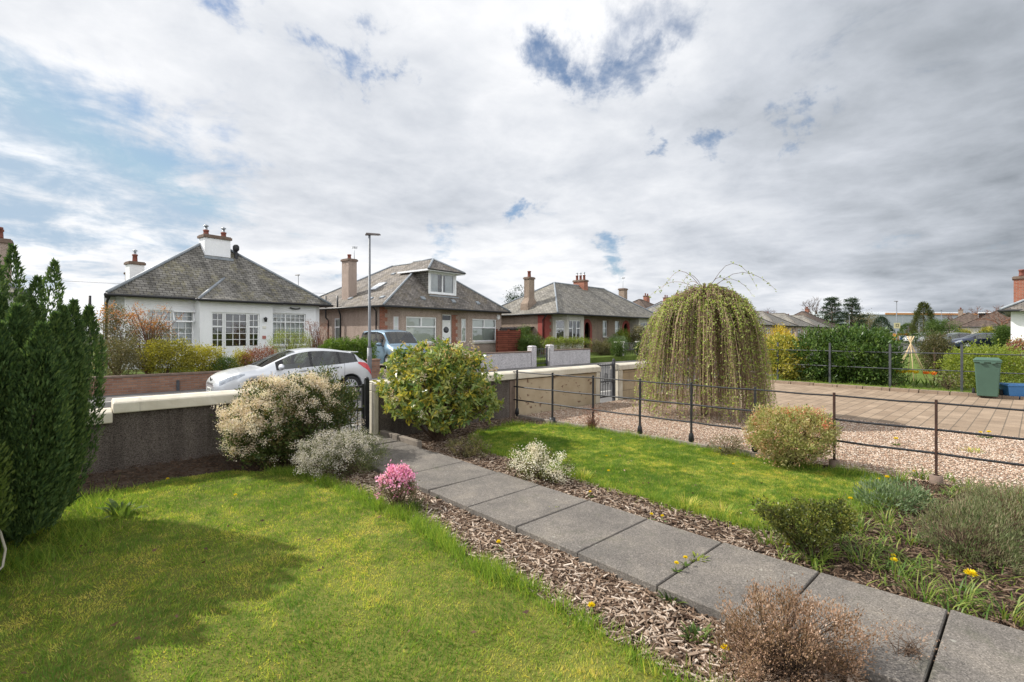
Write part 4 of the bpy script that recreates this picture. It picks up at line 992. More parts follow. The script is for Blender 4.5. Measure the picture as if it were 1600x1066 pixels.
h = car('hatchback', 'silver five-door hatchback parked across the road in front of the white bungalow', (0,0,0), 0, hatch_shell(), silver, (.92,3.56), .32, 1.42, 3.82, (1.12,2.04), (3.84,4.07),
    [(1.62,2.36),(2.44,3.22),(3.27,3.72)], (1.30,2.40,3.36), spokes=15,
    head=(.10,.66,lambda u: 4.35+u*.35,lambda u: 5.5-u*.25), tail=(3.80,4.30,lambda u: 4.62-u*.75,lambda u: 4.99-u*.04), plate=(-.005,.42,0), grille=[(-.5,.5,.24,.34,.0),(-.38,.38,.57,.61,.0)])
h.location = (3.05,14.3+.92,-.40); h.rotation_euler = (0,0,R(-1.5))
b = MB(); b.box(3.70,3.95,-.55,.55,1.335,1.36); b.build('rear_spoiler', silver, h, bevel=.012)
for sd in (1,-1):                                       # lower corner intakes and a badge on the nose
    b = MB(); b.hexa([(.03,-sd*.40,.25),(.16,-sd*.70,.25),(.2,-sd*.70,.25),(.12,-sd*.40,.25)],[(.02,-sd*.46,.44),(.10,-sd*.66,.40),(.2,-sd*.66,.40),(.12,-sd*.46,.44)]); b.build('bumper_intake', M_trim, h)
b = MB(); b.lathe([(0,-.018),(.05,-.014),(.06,0)], 16, (.03,0,.70), 'x'); b.build('badge', M_trim, h)

def mpv_shell(): return Shell(
    [(0,.62),(.04,.80),(.15,.93),(.45,1.03),(.85,1.10),(1.0,1.13),(1.35,1.42),(1.62,1.66),(1.8,1.735),(2.3,1.80),(3.2,1.81),(4.1,1.77),(4.25,1.70),(4.36,1.05),(4.38,.6)],
    [(0,.60),(.3,.86),(.8,.98),(1.6,1.05),(2.6,1.08),(4.0,1.10),(4.3,1.08),(4.38,.55)],
    [(0,.60),(.05,.72),(.2,.84),(.5,.895),(1.0,.905),(3.5,.905),(4.2,.87),(4.38,.82)],
    [(0,.5),(.6,.76),(1.0,.78),(1.6,.72),(2.4,.70),(4.2,.68),(4.38,.66)],
    [(0,.28),(.2,.22),(3.9,.24),(4.38,.34)], [(.9,.32),(3.63,.32)], .375, 4.38)
blue = carpaint('blue_paint', (.145,.235,.32), .45, 1)
vx, vy = 10.75, 19.0
h = car('people_carrier', 'light blue tall people carrier standing in the drive behind the lamp post', (11.6,18.72,-.1), R(90-4), mpv_shell(), blue, (.9,3.63), .32, 1.3, 4.2, (1.04,1.74), (4.26,4.35),
    [(1.5,2.35),(2.45,3.35),(3.45,4.1)], (1.2,2.4,3.4), spokes=8, head=(.10,.62,lambda u: 4.3+u*.2,lambda u: 5.6-u*.25), plate=(-.005,.45,0), grille=[(-.55,.55,.28,.40,.0),(-.45,.45,.62,.70,.0)])
h['category'] = 'van'

# ================================================================ STREET LAMPS, WALLS, GATES, FENCES
M_col = paint('galvanised_column', (.15,.16,.175), .55, .4, .12, 5, .1, .2)
M_lampdk = paint('lamp_head', (.12,.10,.095), .5, .4, .1)
def lamp(loc, H, label, arm=.0, wide=.085, rz=0, head=True, plate=False):
    o = thing('street_lamp', label, 'street lamp', loc, rz)
    b = MB(); b.tube([(0,0,0),(0,0,1.25)], wide, 14); b.tube([(0,0,1.25),(0,0,1.32),(0,0,H)], [wide*.95,wide*.62,wide*.48], 12); b.build('column', M_col, o)
    b = MB(); b.box(-.05,.05,-wide-.006,-wide+.02,.45,.95); b.build('access_door', M_col, o, bevel=.004)
    if head:
        b = MB(); b.hexa([(-.16,-.09,H-.02),(.42,-.07,H+.01),(.42,.07,H+.01),(-.16,.09,H-.02)],[(-.12,-.07,H+.07),(.36,-.05,H+.06),(.36,.05,H+.06),(-.12,.07,H+.07)]); hd = b.build('lamp_head', M_lampdk, o, bevel=.015)
        b = MB(); b.box(.02,.36,-.055,.055,H-.012,H-.004); b.build('lens', M_lens, hd)
    return o
lamp((8.66,17.15,-.265), 5.5, 'tall grey lamp post on the far pavement behind the silver car', rz=R(-30))

M_dark = harl('dark_pebble_dash', (.205,.172,.150), .28, .6, 170, .5, .016, .9)
def cope_f(N):
    n = N.noise(N.ob, 3, 7, .65, .5); st = N.noise(N.mapping(N.ob, (6,6,1)), 2, 6, .65); g = N.noise(N.ob, 60, 4, .6)
    c = N.ramp(n, [(.3,(.50,.45,.36)),(.55,(.60,.555,.46)),(.75,(.66,.62,.54))])
    c = N.mix(N.m('MULTIPLY', N.smooth(st, .55, .75), .5), c, (.26,.22,.165)); N.put(N.b.inputs['Base Color'], c)
    N.put(N.b.inputs['Normal'], N.bump(N.m('ADD', n, N.m('MULTIPLY', g, .3)), .35, .015))
M_cope = material('cream_coping', cope_f, .85, .2)
def peel_f(N):
    n = N.noise(N.ob, 2.2, 7, .6, .5); p = N.noise(N.mapping(N.ob, (1,1,1.6), (4.4,0,1.3)), 5.5, 6, .62, .4); g = N.noise(N.ob, 90, 4, .6)
    c = N.ramp(n, [(.3,(.36,.285,.19)),(.7,(.47,.39,.275))]); m_ = N.smooth(p, .60, .64)
    c = N.mix(m_, c, (.17,.105,.07)); N.put(N.b.inputs['Base Color'], c)
    N.put(N.b.inputs['Normal'], N.bump(N.m('SUBTRACT', N.m('MULTIPLY', g, .25), m_), .5, .008))
M_peel = material('peeling_tan_paint', peel_f, .85, .2)
Y0, Y1 = 6.86, 7.02
def coping(b, x0, x1, zt, over=.05):
    ya, yb = Y0-over, Y1+over
    b.hexa([(x0,ya,zt-.15),(x1,ya,zt-.15),(x1,yb,zt-.15),(x0,yb,zt-.15)], [(x0,ya,zt-.035),(x1,ya,zt-.035),(x1,yb,zt-.02),(x0,yb,zt-.02)])
    ym = (ya+yb)/2; b.hexa([(x0,ya+.004,zt-.035),(x1,ya+.004,zt-.035),(x1,yb-.004,zt-.02),(x0,yb-.004,zt-.02)], [(x0,ym-.05,zt),(x1,ym-.05,zt),(x1,ym+.05,zt),(x0,ym+.05,zt)])
gw = thing('garden_wall', 'dark pebble-dashed garden wall with stepped cream coping left of the black gate', 'wall', (0,Y0,-.07))
b = MB(); b.box(-7,2.72,.0,.16,-.3,.74); w_ = b.build('wall_panel', M_dark, gw)
b = MB(); coping(b, .46, 2.76, .88); coping(b, -7, .458, .78); b.v = [(x, y-Y0, z+.0) for x, y, z in b.v]; b.build('coping', M_cope, gw, bevel=.012)
b = MB(); b.box(2.60,2.76,-.03,.19,-.3,.73); b.build('pier', M_cope, gw, bevel=.012)
gw2 = thing('garden_wall', 'cream-coped garden wall behind the yellow-green bush, half dark dash and half peeling tan paint', 'wall', (0,Y0,-.07))
b = MB(); b.box(3.60,6.33,.0,.16,-.3,.72); b.build('wall_panel', M_dark, gw2)
b = MB(); b.box(6.47,9.0,.0,.16,-.3,.70); b.build('painted_panel', M_peel, gw2)
b = MB(); b.box(6.33,6.47,-.02,.18,-.3,.70); b.build('pier', M_stone, gw2, bevel=.01)
b = MB(); coping(b, 3.52, 9.14, .87); b.v = [(x, y-Y0, z) for x, y, z in b.v]; b.build('coping', M_cope, gw2, bevel=.012)
b = MB(); b.box(3.52,3.60,-.03,.19,-.3,.72); b.build('pier', M_cope, gw2, bevel=.012)
b = MB(); b.box(9.0,9.13,-.03,.19,-.3,.72); b.build('pier', M_cope, gw2, bevel=.012)
gw3 = thing('garden_wall', 'short cream-coped tan wall between the far garden gate and the weeping tree', 'wall', (0,Y0,-.07))
b = MB(); b.box(10.03,11.35,.0,.16,-.3,.70); b.build('painted_panel', bricks('tan_blockwork', (.38,.29,.18), (.45,.36,.24), (.28,.22,.15), .44, .215, .012, .25, .4), gw3)
b = MB(); coping(b, 9.86, 11.5, .87); b.v = [(x, y-Y0, z) for x, y, z in b.v]; b.build('coping', M_cope, gw3, bevel=.012)
for xa in (9.88, 11.35): b = MB(); b.box(xa,xa+.15,-.03,.19,-.3,.72); b.build('pier', M_cope, gw3, bevel=.012)
M_iron = paint('black_iron', (.016,.017,.02), .45, .4, .3, 12, .15)
M_iron2 = paint('weathered_iron', (.055,.058,.065), .55, .4, .25, 12, .15)
def gate(loc, w, h, n, mat, label, scroll=True, rz=0, post=True, cat='gate'):
    g = thing('iron_gate', label, cat, loc, rz); f = MB()
    f.box(0,.035,-.018,.018,.06,h); f.box(w-.035,w,-.018,.018,.06,h)
    for z in (.10,h*.52,h-.04): f.box(.035,w-.035,-.014,.014,z-.016,z+.016)
    f.build('gate_frame', mat, g)
    for i in range(1, n): b = MB(); b.tube([(w*i/n,-.0,.08),(w*i/n,0,h+.0)], .008, 7); b.build('bar', mat, g)
    if scroll:
        for sx in (-1,1): b = MB(); b.tube([(w/2+sx*(.02+.09*t/10)*math.cos(t*.62)*1.0,-.012,h*.52+.13*math.sin(t*.5)+.06) for t in range(14)], .007, 6); b.build('scroll', mat, g)
    b = MB(); b.box(w-.12,w-.02,-.045,.03,h*.5,h*.5+.05); b.build('latch', mat, g)
    if post: b = MB(); b.box(w+.015,w+.075,-.03,.03,-.1,h+.06); b.lathe([(0,0),(.035,0),(.03,.03),(0,.045)],10,(w+.045,0,h+.06)); b.build('gate_post', mat, g)
    return g
gate((2.79,6.93,-.03), .62, .80, 6, M_iron, 'black iron garden gate beside the cream flowering bush', False)
gate((9.17,6.93,-.06), .58, .88, 6, M_iron2, 'scrolled grey-black iron gate between tan walls near the weeping tree')

# estate fence along the gravel
fence = thing('rail_fence', 'black iron three-rail estate fence between the right lawn and the gravel', 'fence', (6.5,0,0))
random.seed(5)
ys = [6.76,5.90,5.04,4.18,3.37,2.52,1.64,.73,-.2,-1.1]
fx = lambda y: 6.43-6.5+(6.85-y)*.06      # the fence runs slightly askew
rust = paint('rusty_iron', (.05,.025,.018), .75, .3, .35, 14, .3)
for k, y in enumerate(ys):
    b = MB(); lx_ = random.uniform(-.012,.012); b.hexa([(-.018,y-.011,-.05),(.018,y-.011,-.05),(.018,y+.011,-.05),(-.018,y+.011,-.05)],[(-.018+lx_,y-.011,.83),(.018+lx_,y-.011,.83),(.018+lx_,y+.011,.83),(-.018+lx_,y+.011,.83)])
    b.v = [(x+fx(y),y_,z) for x,y_,z in b.v]; p = b.build('fence_post', rust if k in (6,7) else M_iron, fence, bevel=.003)
    b = MB(); b.lathe([(.028,0),(.030,.02),(.045,.02) if False else (.042,.03),(.034,.11),(.024,.14)] if k not in (6,7,1) else [(.06,-.02),(.055,.06),(.03,.065)], 12, (fx(y),y,-.03)); b.build('post_base', M_iron if k not in (6,7) else M_stone, p)
for z, r in ((.795,.010),(.515,.0125),(.265,.0125)):
    b = MB(); pts = []
    for i in range(len(ys)-1):
        for t in (0,.33,.66): y = ys[i]*(1-t)+ys[i+1]*t; pts.append((fx(y),y,z-.007*math.sin(math.pi*t)*random.uniform(.4,1.3)))
    pts = [(fx(6.86),6.86,z)]+pts+[(fx(ys[-1]-.3),ys[-1]-.3,z)]; b.tube(pts, r, 8); b.build('fence_rail', M_iron, fence)
fence2 = thing('rail_fence', 'dark two-rail post fence beyond the paved drive beside the green bin', 'fence', (18.2,0,0))
for y in (6.1,4.55,3.0,1.42,-.15,-1.7,-3.2):
    b = MB(); b.box(-.028,.028,y-.028,y+.028,-.1,1.22); b.build('fence_post', M_iron2, fence2, bevel=.004)
for z in (.97,.49):
    b = MB(); b.tube([(0,7,z),(0,3,z-.01),(0,1.4,z),(0,-4,z-.01)], .014, 8); b.build('fence_rail', M_iron2, fence2)

# wheelie bin and recycling box
M_bin = paint('green_bin_plastic', (.058,.112,.082), .5, .4, .1, 3, .15)
def wheelie_bin(loc, rz, label):
    o = thing('wheelie_bin', label, 'bin', loc, rz); k = .97
    b = MB(); bo = lambda w, d, z, dy=0: (lambda w: [(-w,-d+dy,z),(w,-d+dy,z),(w,d+dy,z),(-w,d+dy,z)])(w*.9)
    b.hexa(bo(.21,.22,.05,.0), bo(.265,.275,.90,-.02)); b.hexa(bo(.28,.29,.88,-.02), bo(.285,.295,.93,-.02)); 
    for x in (-.15,.0,.15): b.box(x-.012,x+.012,-.275,-.235,.18,.80) if False else None
    b.build('bin_body', M_bin, o, bevel=.018)
    b = MB(); b.hexa(bo(.29,.30,.932,-.015), bo(.285,.295,.955,-.015)); b.hexa(bo(.27,.27,.955,-.02), bo(.23,.22,1.0,-.01)); ld = b.build('bin_lid', M_bin, o, bevel=.012)
    b = MB(); b.tube([(-.2,.30,.93),(-.2,.34,.93),(.2,.34,.93),(.2,.30,.93)], .014, 8); b.build('handle', M_trim, o)
    for x in (-.25,.25): b = MB(); b.lathe([(0,-.03),(.10,-.03),(.105,-.015),(.105,.015),(.10,.03),(0,.03)], 20, (x,.2,.105), 'x'); b.build('bin_wheel', M_tyre, o)
    b = MB(); b.tube([(-.25,.2,.105),(.25,.2,.105)], .012, 8); b.build('axle', M_trim, o)
    for x in (-.1,.1): b = MB(); b.box(x-.04,x+.04,-.335,-.30,.86,.90); b.build('lift_lug', M_bin, o, bevel=.006)
    return o
wheelie_bin((17.05,.86,-.08), R(-86), 'green wheelie bin standing at the edge of the paved drive')
o = thing('recycling_box', 'blue plastic recycling box on the paved drive next to the green bin', 'box', (17.35,.35,-.08), R(-62))
M_bluebox = paint('blue_plastic', (.045,.16,.36), .45, .4, .08)
b = MB(); e = lambda w, d, z: [(-w,-d,z),(w,-d,z),(w,d,z),(-w,d,z)]
b.hexa(e(.22,.16,0), e(.27,.2,.32)); b.hexa(e(.29,.22,.315), e(.29,.22,.345)); b.build('box_body', M_bluebox, o, bevel=.012)
b = MB(); b.hexa(e(.27,.2,.346), e(.255,.185,.37)); b.build('box_lid', M_bluebox, o, bevel=.008)

# walls across the road
bw = thing('garden_wall', 'low brown brick garden wall in front of the white bungalow', 'wall', (0,18.4,0))
b = MB(); b.box(-12,9.3,-.02,.18,-.45,.22); b.build('brickwork', M_brickb, bw)
b = MB(); b.box(-12,9.3,-.04,.20,.22,.285); b.build('coping', M_stone, bw, bevel=.01)
b = MB(); b.box(9.3,9.72,-.06,.24,-.45,.42); b.box(9.27,9.75,-.09,.27,.42,.48); b.build('pier', M_brickb, bw, bevel=.008)
b = MB(); b.box(2.78,2.86,-.05,-.02,-.3,.06); b.build('wall_post', M_iron2, bw)
dw_ = thing('garden_wall', 'white pebble-dashed garden wall left of the small iron gate, below the dormer bungalow', 'wall', (0,18.4,0))
b = MB(); b.box(14.2,18.55,0,.2,-.45,.52); b.build('wall_panel', M_dash, dw_); b = MB(); b.box(14.2,18.55,-.03,.23,.52,.58); b.build('coping', M_stone, dw_, bevel=.01)
b = MB(); b.box(18.55,18.9,-.06,.28,-.45,.80); b.hexa([(18.53,-.08,.80),(18.92,-.08,.80),(18.92,.3,.80),(18.53,.3,.80)],[(18.6,0,.87),(18.85,0,.87),(18.85,.22,.87),(18.6,.22,.87)]); b.build('pier', M_dash, dw_)
dw2 = thing('garden_wall', 'white pebble-dashed garden wall right of the small iron gate, in front of a clipped hedge', 'wall', (0,18.4,0))
b = MB(); b.box(20.28,23.6,0,.2,-.45,.56); b.build('wall_panel', M_dash, dw2); b = MB(); b.box(20.28,23.6,-.03,.23,.56,.62); b.build('coping', M_stone, dw2, bevel=.01)
b = MB(); b.box(19.98,20.28,-.06,.28,-.45,.84); b.hexa([(19.96,-.08,.84),(20.30,-.08,.84),(20.30,.3,.84),(19.96,.3,.84)],[(20.03,0,.91),(20.23,0,.91),(20.23,.22,.91),(20.03,.22,.91)]); b.build('pier', M_dash, dw2)
gate((18.95,18.5,-.2), .9, .92, 6, M_iron2, 'small black iron gate between white dashed piers across the road', True)
for x, lab, y in ((27.5,'ivy-topped stone gate pier left of the white gate before the tan bungalow pair',19.0),(30.0,'ivy-topped stone gate pier right of the white gate before the tan bungalow pair',19.0)):
    o = thing('gate_pier', lab, 'gate pier', (x,y,-.1)); b = MB(); b.box(-.22,.22,-.22,.22,-.3,1.0); b.box(-.26,.26,-.26,.26,1.0,1.08); b.build('pier_shaft', M_greyharl, o, bevel=.01)
g = gate((27.78,19.0,-.1), 1.9, 1.0, 9, M_iron2, 'grey iron gate between ivy-topped piers before the tan bungalow pair', True, post=False)
# dark red board fence and shed between the two houses
M_redwood = bricks('red_board_fence', (.16,.045,.03), (.22,.07,.045), (.03,.015,.012), 1.8, .13, .012, .3, .6)
o = thing('board_fence', 'dark red horizontal board fence beside the dormer bungalow', 'fence', (20.3,23.1,-.05), R(-3))
for k in range(11): b = MB(); b.box(0,1.9,-.012+(k%2)*.016,.012+(k%2)*.016,.08+k*.15,.08+k*.15+.17); b.build('fence_board', M_redwood, o)
for x in (0,.95,1.9): b = MB(); b.box(x-.05,x+.05,.03,.12,-.2,1.85); b.build('fence_post', M_redwood, o)
M_creo = paint('dark_stained_timber', (.05,.04,.038), .85, .2, .35, 7, .3)
o = thing('board_fence', 'dark stained board fence between the shed and the tan bungalow', 'fence', (24.3,25.2,0), R(5))
for k in range(12): b = MB(); b.box(-2.0,.9,-.012+(k%2)*.016,.012+(k%2)*.016,.05+k*.15,.05+k*.15+.165); b.build('fence_board', M_creo, o)
for x in (-1.9,-.5,.9): b = MB(); b.box(x-.05,x+.05,.03,.12,-.2,1.95); b.build('fence_post', M_creo, o)
o = thing('garden_shed', 'dark garden shed with a sloping felt roof between the two bungalows', 'shed', (23.2,25.0,0), R(5))
b = MB(); b.box(0,2.4,0,2.2,-.1,1.75); b.build('shed_wall', M_redwood, o); b = MB(); b.hexa([(-.15,-.2,1.76),(2.55,-.2,1.96),(2.55,2.4,1.96),(-.15,2.4,1.76)],[(-.15,-.2,1.84),(2.55,-.2,2.04),(2.55,2.4,2.04),(-.15,2.4,1.84)]); b.build('roof', M_creo, o)
# ================================================================ GARDEN PLANTS
M_twig = paint('twig_bark', (.10,.068,.048), .9, .1, .3, 14)
M_twigred = paint('reddish_twig', (.15,.075,.05), .85, .15, .3, 14)
M_bark2 = paint('tree_bark', (.13,.10,.08), .9, .1, .35, 9, .5)
G = lambda *c: list(c)
L_pieris = leafmat('pieris_leaf', G((.024,.045,.012),(.05,.08,.02),(.09,.12,.03),(.16,.12,.045),(.13,.06,.028)), .3)
L_cream = leafmat('cream_flower', G((.46,.32,.23),(.66,.52,.40),(.76,.65,.53),(.82,.74,.63),(.86,.81,.72)), .25, .8)
L_white = leafmat('white_flower', G((.50,.42,.33),(.70,.63,.52),(.78,.73,.62),(.82,.79,.70)), .25, .8)
L_heath = leafmat('heather_leaf', G((.035,.055,.018),(.075,.10,.035),(.14,.155,.06),(.22,.21,.11)), .25)
L_heathfl = leafmat('heather_flower', G((.28,.25,.22),(.44,.40,.37),(.56,.52,.49),(.66,.62,.59)), .25, .8)
L_pink = leafmat('pink_flower', G((.60,.14,.34),(.76,.27,.52),(.84,.42,.66),(.88,.58,.76)), .35, .7)
L_rhodo = leafmat('glossy_leaf', G((.04,.085,.025),(.09,.16,.04),(.18,.25,.06),(.30,.33,.09),(.48,.42,.06),(.56,.42,.06)), .3, .35, .5)
L_dark = leafmat('dark_leaf', G((.026,.042,.012),(.065,.085,.020),(.14,.15,.032),(.25,.23,.05)), .3, .4)
L_redtip = leafmat('red_tip_leaf', G((.12,.16,.04),(.25,.28,.08),(.40,.39,.16),(.50,.42,.22),(.48,.24,.14),(.47,.11,.07)), .35)
L_brown = leafmat('dry_heather', G((.08,.055,.025),(.17,.10,.055),(.30,.185,.125),(.44,.29,.21),(.56,.42,.33)), .25, .8)
L_grey = leafmat('grey_leaf', G((.07,.12,.045),(.12,.18,.08),(.18,.24,.13),(.26,.30,.20)), .3, .7)
L_lav = leafmat('lavender_leaf', G((.06,.10,.03),(.12,.155,.06),(.20,.20,.11),(.26,.18,.13)), .3, .7)
L_strap = leafmat('strap_leaf', G((.06,.12,.018),(.11,.19,.028),(.19,.25,.045),(.30,.32,.09)), .4, .45)
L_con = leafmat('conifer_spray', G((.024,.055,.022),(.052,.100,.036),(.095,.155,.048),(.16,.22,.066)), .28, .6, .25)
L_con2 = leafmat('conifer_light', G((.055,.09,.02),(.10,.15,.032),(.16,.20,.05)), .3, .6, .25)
L_birch = leafmat('young_birch_leaf', G((.16,.23,.045),(.27,.34,.075),(.38,.44,.12),(.46,.50,.18)), .45, .5)
L_birchtw = leafmat('birch_twig', G((.085,.048,.033),(.17,.10,.065),(.28,.19,.125),(.38,.28,.19)), 0, .8)
L_dand = leafmat('dandelion_petal', G((.70,.50,.008),(.80,.62,.012),(.86,.72,.025)), .3, .7)
L_yel = leafmat('yellow_shrub_leaf', G((.10,.11,.02),(.22,.21,.03),(.36,.32,.04),(.46,.40,.06)), .35)
L_lime = leafmat('lime_leaf', G((.06,.10,.018),(.12,.17,.025),(.22,.26,.035),(.33,.34,.06)), .4)
L_green = leafmat('mid_green_leaf', G((.025,.055,.012),(.05,.09,.018),(.085,.135,.025),(.13,.18,.04)), .35)
L_olive = leafmat('olive_leaf', G((.06,.065,.025),(.11,.105,.045),(.17,.15,.07),(.23,.17,.08)), .3)
L_orange = leafmat('orange_leaf', G((.28,.10,.05),(.42,.16,.07),(.50,.22,.09),(.40,.25,.06)), .4)
L_redbr = leafmat('red_brown_leaf', G((.11,.04,.03),(.20,.075,.05),(.28,.11,.075),(.24,.14,.07)), .3)
L_laurel = leafmat('laurel_leaf', G((.025,.055,.014),(.050,.10,.022),(.10,.165,.034),(.19,.26,.065)), .25, .42, .4)
L_varieg = leafmat('variegated_leaf', G((.06,.11,.02),(.25,.25,.04),(.45,.38,.07),(.58,.50,.14)), .35, .35)

def stems(par, pts, base, r=.006, mat=None, jitter=.05, name='stems', n=5):
    b = MB()
    for p in pts:
        p = Vector(p); q = Vector(base)+Vector((random.uniform(-jitter,jitter), random.uniform(-jitter,jitter), 0)); m = q.lerp(p,.5)+Vector((random.uniform(-1,1),random.uniform(-1,1),random.uniform(.2,1)))*(p-q).length*.1
        b.tube([q, q.lerp(m,.5)+Vector((0,0,.01)), m, p], [r*1.5, r*1.2, r*.9, r*.4], n, cap=False)
    return b.build(name, mat or M_twig, par, fix=False)
_shell = shell
def shell(c, r, n, inner=.55, zmin=None):
    p, o = _shell(c, r, n, inner, None); ph = rng.uniform(0, 6.283, 6)
    k = 1+.10*np.sin(o[:,0]*4.1+ph[0])*np.sin(o[:,1]*3.7+ph[1])+.09*np.sin(o[:,2]*6.3+o[:,0]*5.2+ph[2])+.07*np.sin(o[:,1]*9.1+o[:,2]*7.3+ph[3])
    p = np.array(c)+(p-np.array(c))*k[:, None]; return p, o
def shrub(name, label, loc, blobs, mat, nclump=120, per=40, spread=.05, L=(.03,.05), asp=.4, up=.4, out=.6, rnd=.7, tint=(.0,1.), inner=.7, cat='shrub', group=None, nst=30, stem_r=.006, stem_mat=None, flowers=None, flat=1.0, zmin=.02, rz=0, fold=.15, base=None, part='foliage', rosette=False, shoots=.14):
    o = thing(name, label, cat, loc, rz, group)
    P_, O_, C_ = clumps(blobs, nclump, per, spread, inner, zmin); n = len(P_)
    D = O_*out+rdir(n)*rnd; D[:, 2] += up
    if rosette:
        D = rdir(n); D -= O_*(np.sum(D*O_, 1)*.75)[:, None]; D += O_*.22; D[:, 2] -= .12
    if shoots and n > 200:
        ns = max(8, int(nclump*shoots)); si = rng.choice(n, ns); mr = np.mean([np.mean(b_[1]) for b_ in blobs]); ln = rng.uniform(.10, .32, ns)*mr; dirs = unit(O_[si]*.7+rdir(ns)*.35+np.array([0,0,.55])); m2 = 9
        f_ = np.linspace(.25, 1, m2); ex = (P_[si][:, None]+dirs[:, None]*ln[:, None, None]*f_[None, :, None]).reshape(-1, 3)+rng.normal(size=(ns*m2, 3))*spread*.18
        P_ = np.concatenate([P_, ex]); D = np.concatenate([D, np.repeat(dirs, m2, 0)*.6+rdir(ns*m2)*.8]); C_ = np.concatenate([C_, np.repeat(rng.random(ns), m2)]); n = len(P_)
    t = np.clip(tint[0]+(tint[1]-tint[0])*(C_*.55+rng.random(n)*.45), 0, 1)
    Ln = rng.uniform(*L, n); leaves(part, mat, P_, D, Ln, Ln*asp*rng.uniform(.8,1.2,n), t, o, fold)
    if flowers:
        for fl in flowers:
            fmat, nc, fper, fs, fL, where = fl[:6]
            p, d, c = clumps(blobs, nc*4, 1, .001, .97, zmin+.02); s = where(p, d); k = np.argsort(-s+rng.normal(size=len(s))*.16)[:nc]; p = p[k]+d[k]*fs*.6
            q = np.repeat(p, fper, 0)+rng.normal(size=(len(p)*fper, 3))*fs; ct = np.repeat(rng.random(len(p)), fper)
            dd = rdir(len(q)); dd[:, 2] += .2; leaves('blossom', fmat, q, dd, rng.uniform(*fL, len(q)), rng.uniform(*fL, len(q))*.75, np.clip(ct*.45+rng.random(len(q))*.55, 0, 1), o)
    if nst:
        p, d, c = clumps(blobs, nst, 1, .01, .6, zmin); stems(o, p, base or (0,0,0), stem_r, stem_mat)
    return o
SUNSIDE = np.array([-.6,.45,.66])
lit = lambda p, d: d @ SUNSIDE
top = lambda p, d: d[:, 2]
anyw = lambda p, d: np.zeros(len(p))
leftup = lambda p, d: d @ np.array([-.78,-.25,.55])

# dark upright conifer: a bundle of feathery plumes
def conifer(label, loc, plumes, mat, n_per, L, name='conifer', group=None, trunk_h=1.2):
    o = thing(name, label, 'conifer', loc, 0, group); PP, DD, TT = [], [], []
    for (x, y, z0, z1, r, lx_, ly_) in plumes:
        m = int(n_per*(z1-z0)*r/.2); u = rng.random(m)**.85; prof = np.sin(np.clip(u*.86+.10, 0, 1)*math.pi)**.75*np.where(u > .8, np.clip((1-u)/.2, .08, 1)**.6, 1)
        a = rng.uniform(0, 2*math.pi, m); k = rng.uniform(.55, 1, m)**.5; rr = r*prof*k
        # sprays grouped into vertical fans
        rr *= 1+.22*np.sin(a*5+u*9)
        cx = x+lx_*u; cy = y+ly_*u; p = np.stack([cx+rr*np.cos(a), cy+rr*np.sin(a), z0+(z1-z0)*u], 1)
        d = np.stack([np.cos(a)*.55, np.sin(a)*.55, np.full(m, 1.0)], 1)+rdir(m)*.45
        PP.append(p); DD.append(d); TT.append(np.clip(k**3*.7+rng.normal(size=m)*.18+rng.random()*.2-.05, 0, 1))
    P_ = np.concatenate(PP); n = len(P_); Ln = rng.uniform(*L, n)
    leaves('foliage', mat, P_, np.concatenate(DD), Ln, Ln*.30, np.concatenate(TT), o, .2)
    b = MB()
    for (x, y, z0, z1, r, lx_, ly_) in plumes[:16]: b.tube([(x*.25,y*.25,-.05),(x*.7,y*.7,z0+.1),(x+lx_*.6,y+ly_*.6,z0+(z1-z0)*.6)], [.03,.02,.008], 6, cap=False)
    b.build('trunk', M_bark2, o, fix=False); return o
pl = []
for k in range(60):
    a = random.uniform(0, 2*math.pi); q = math.sqrt(random.random())*.56; x, y = q*math.cos(a), q*math.sin(a)
    low = .0+.42*q*random.uniform(.3,1.2); topz = random.uniform(1.68,1.90)-q*.45*random.uniform(.2,1)
    pl.append((x*.84, y*.84, low, topz, random.uniform(.13,.22), x*.36, y*.36))
for (x, y, h) in ((.06,.02,2.22),(.16,.16,2.26),(.40,.25,2.18),(.30,.05,2.02),(-.1,.1,2.05),(.22,-.2,1.85)): pl.append((x*.8,y*.8,1.25,h,.075,x*.2,y*.2))
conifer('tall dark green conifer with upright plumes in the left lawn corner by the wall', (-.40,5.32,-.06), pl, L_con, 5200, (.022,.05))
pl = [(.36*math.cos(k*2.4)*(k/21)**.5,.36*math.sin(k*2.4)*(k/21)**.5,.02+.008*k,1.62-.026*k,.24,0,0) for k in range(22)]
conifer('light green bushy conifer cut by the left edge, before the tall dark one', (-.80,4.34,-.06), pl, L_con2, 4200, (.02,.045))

# flowering shrubs along the wall and path
shrub('flowering_shrub', 'wide evergreen bush covered in cream flower sprays in front of the garden wall', (2.17,6.28,-.06),
      [((0,0,.52),(.76,.42,.46)),((-.36,-.08,.42),(.40,.36,.38)),((.30,.0,.60),(.50,.40,.42)),((-.1,.05,.74),(.5,.34,.30))], L_pieris, 520, 44, .05, (.030,.055), .36, .45, .5, .7, (0,.9), .66, nst=70, stem_r=.008,
      flowers=[(L_cream, 200, 110, .030, (.011,.020), leftup), (L_cream, 60, 80, .028, (.010,.019), top), (L_cream, 34, 70, .028, (.010,.018), anyw)])
shrub('heather_bush', 'rounded silvery white heather beside the path near the gate', (2.38,5.27,-.06),
      [((0,0,.20),(.46,.38,.25)),((.12,-.02,.24),(.34,.32,.22)),((-.2,.05,.26),(.28,.28,.22))], L_heath, 260, 60, .035, (.014,.028), .25, .7, .6, .5, (0,1), .5, nst=90, stem_r=.003,
      flowers=[(L_heathfl, 190, 46, .022, (.008,.016), leftup), (L_heathfl, 26, 36, .02, (.008,.015), top)])
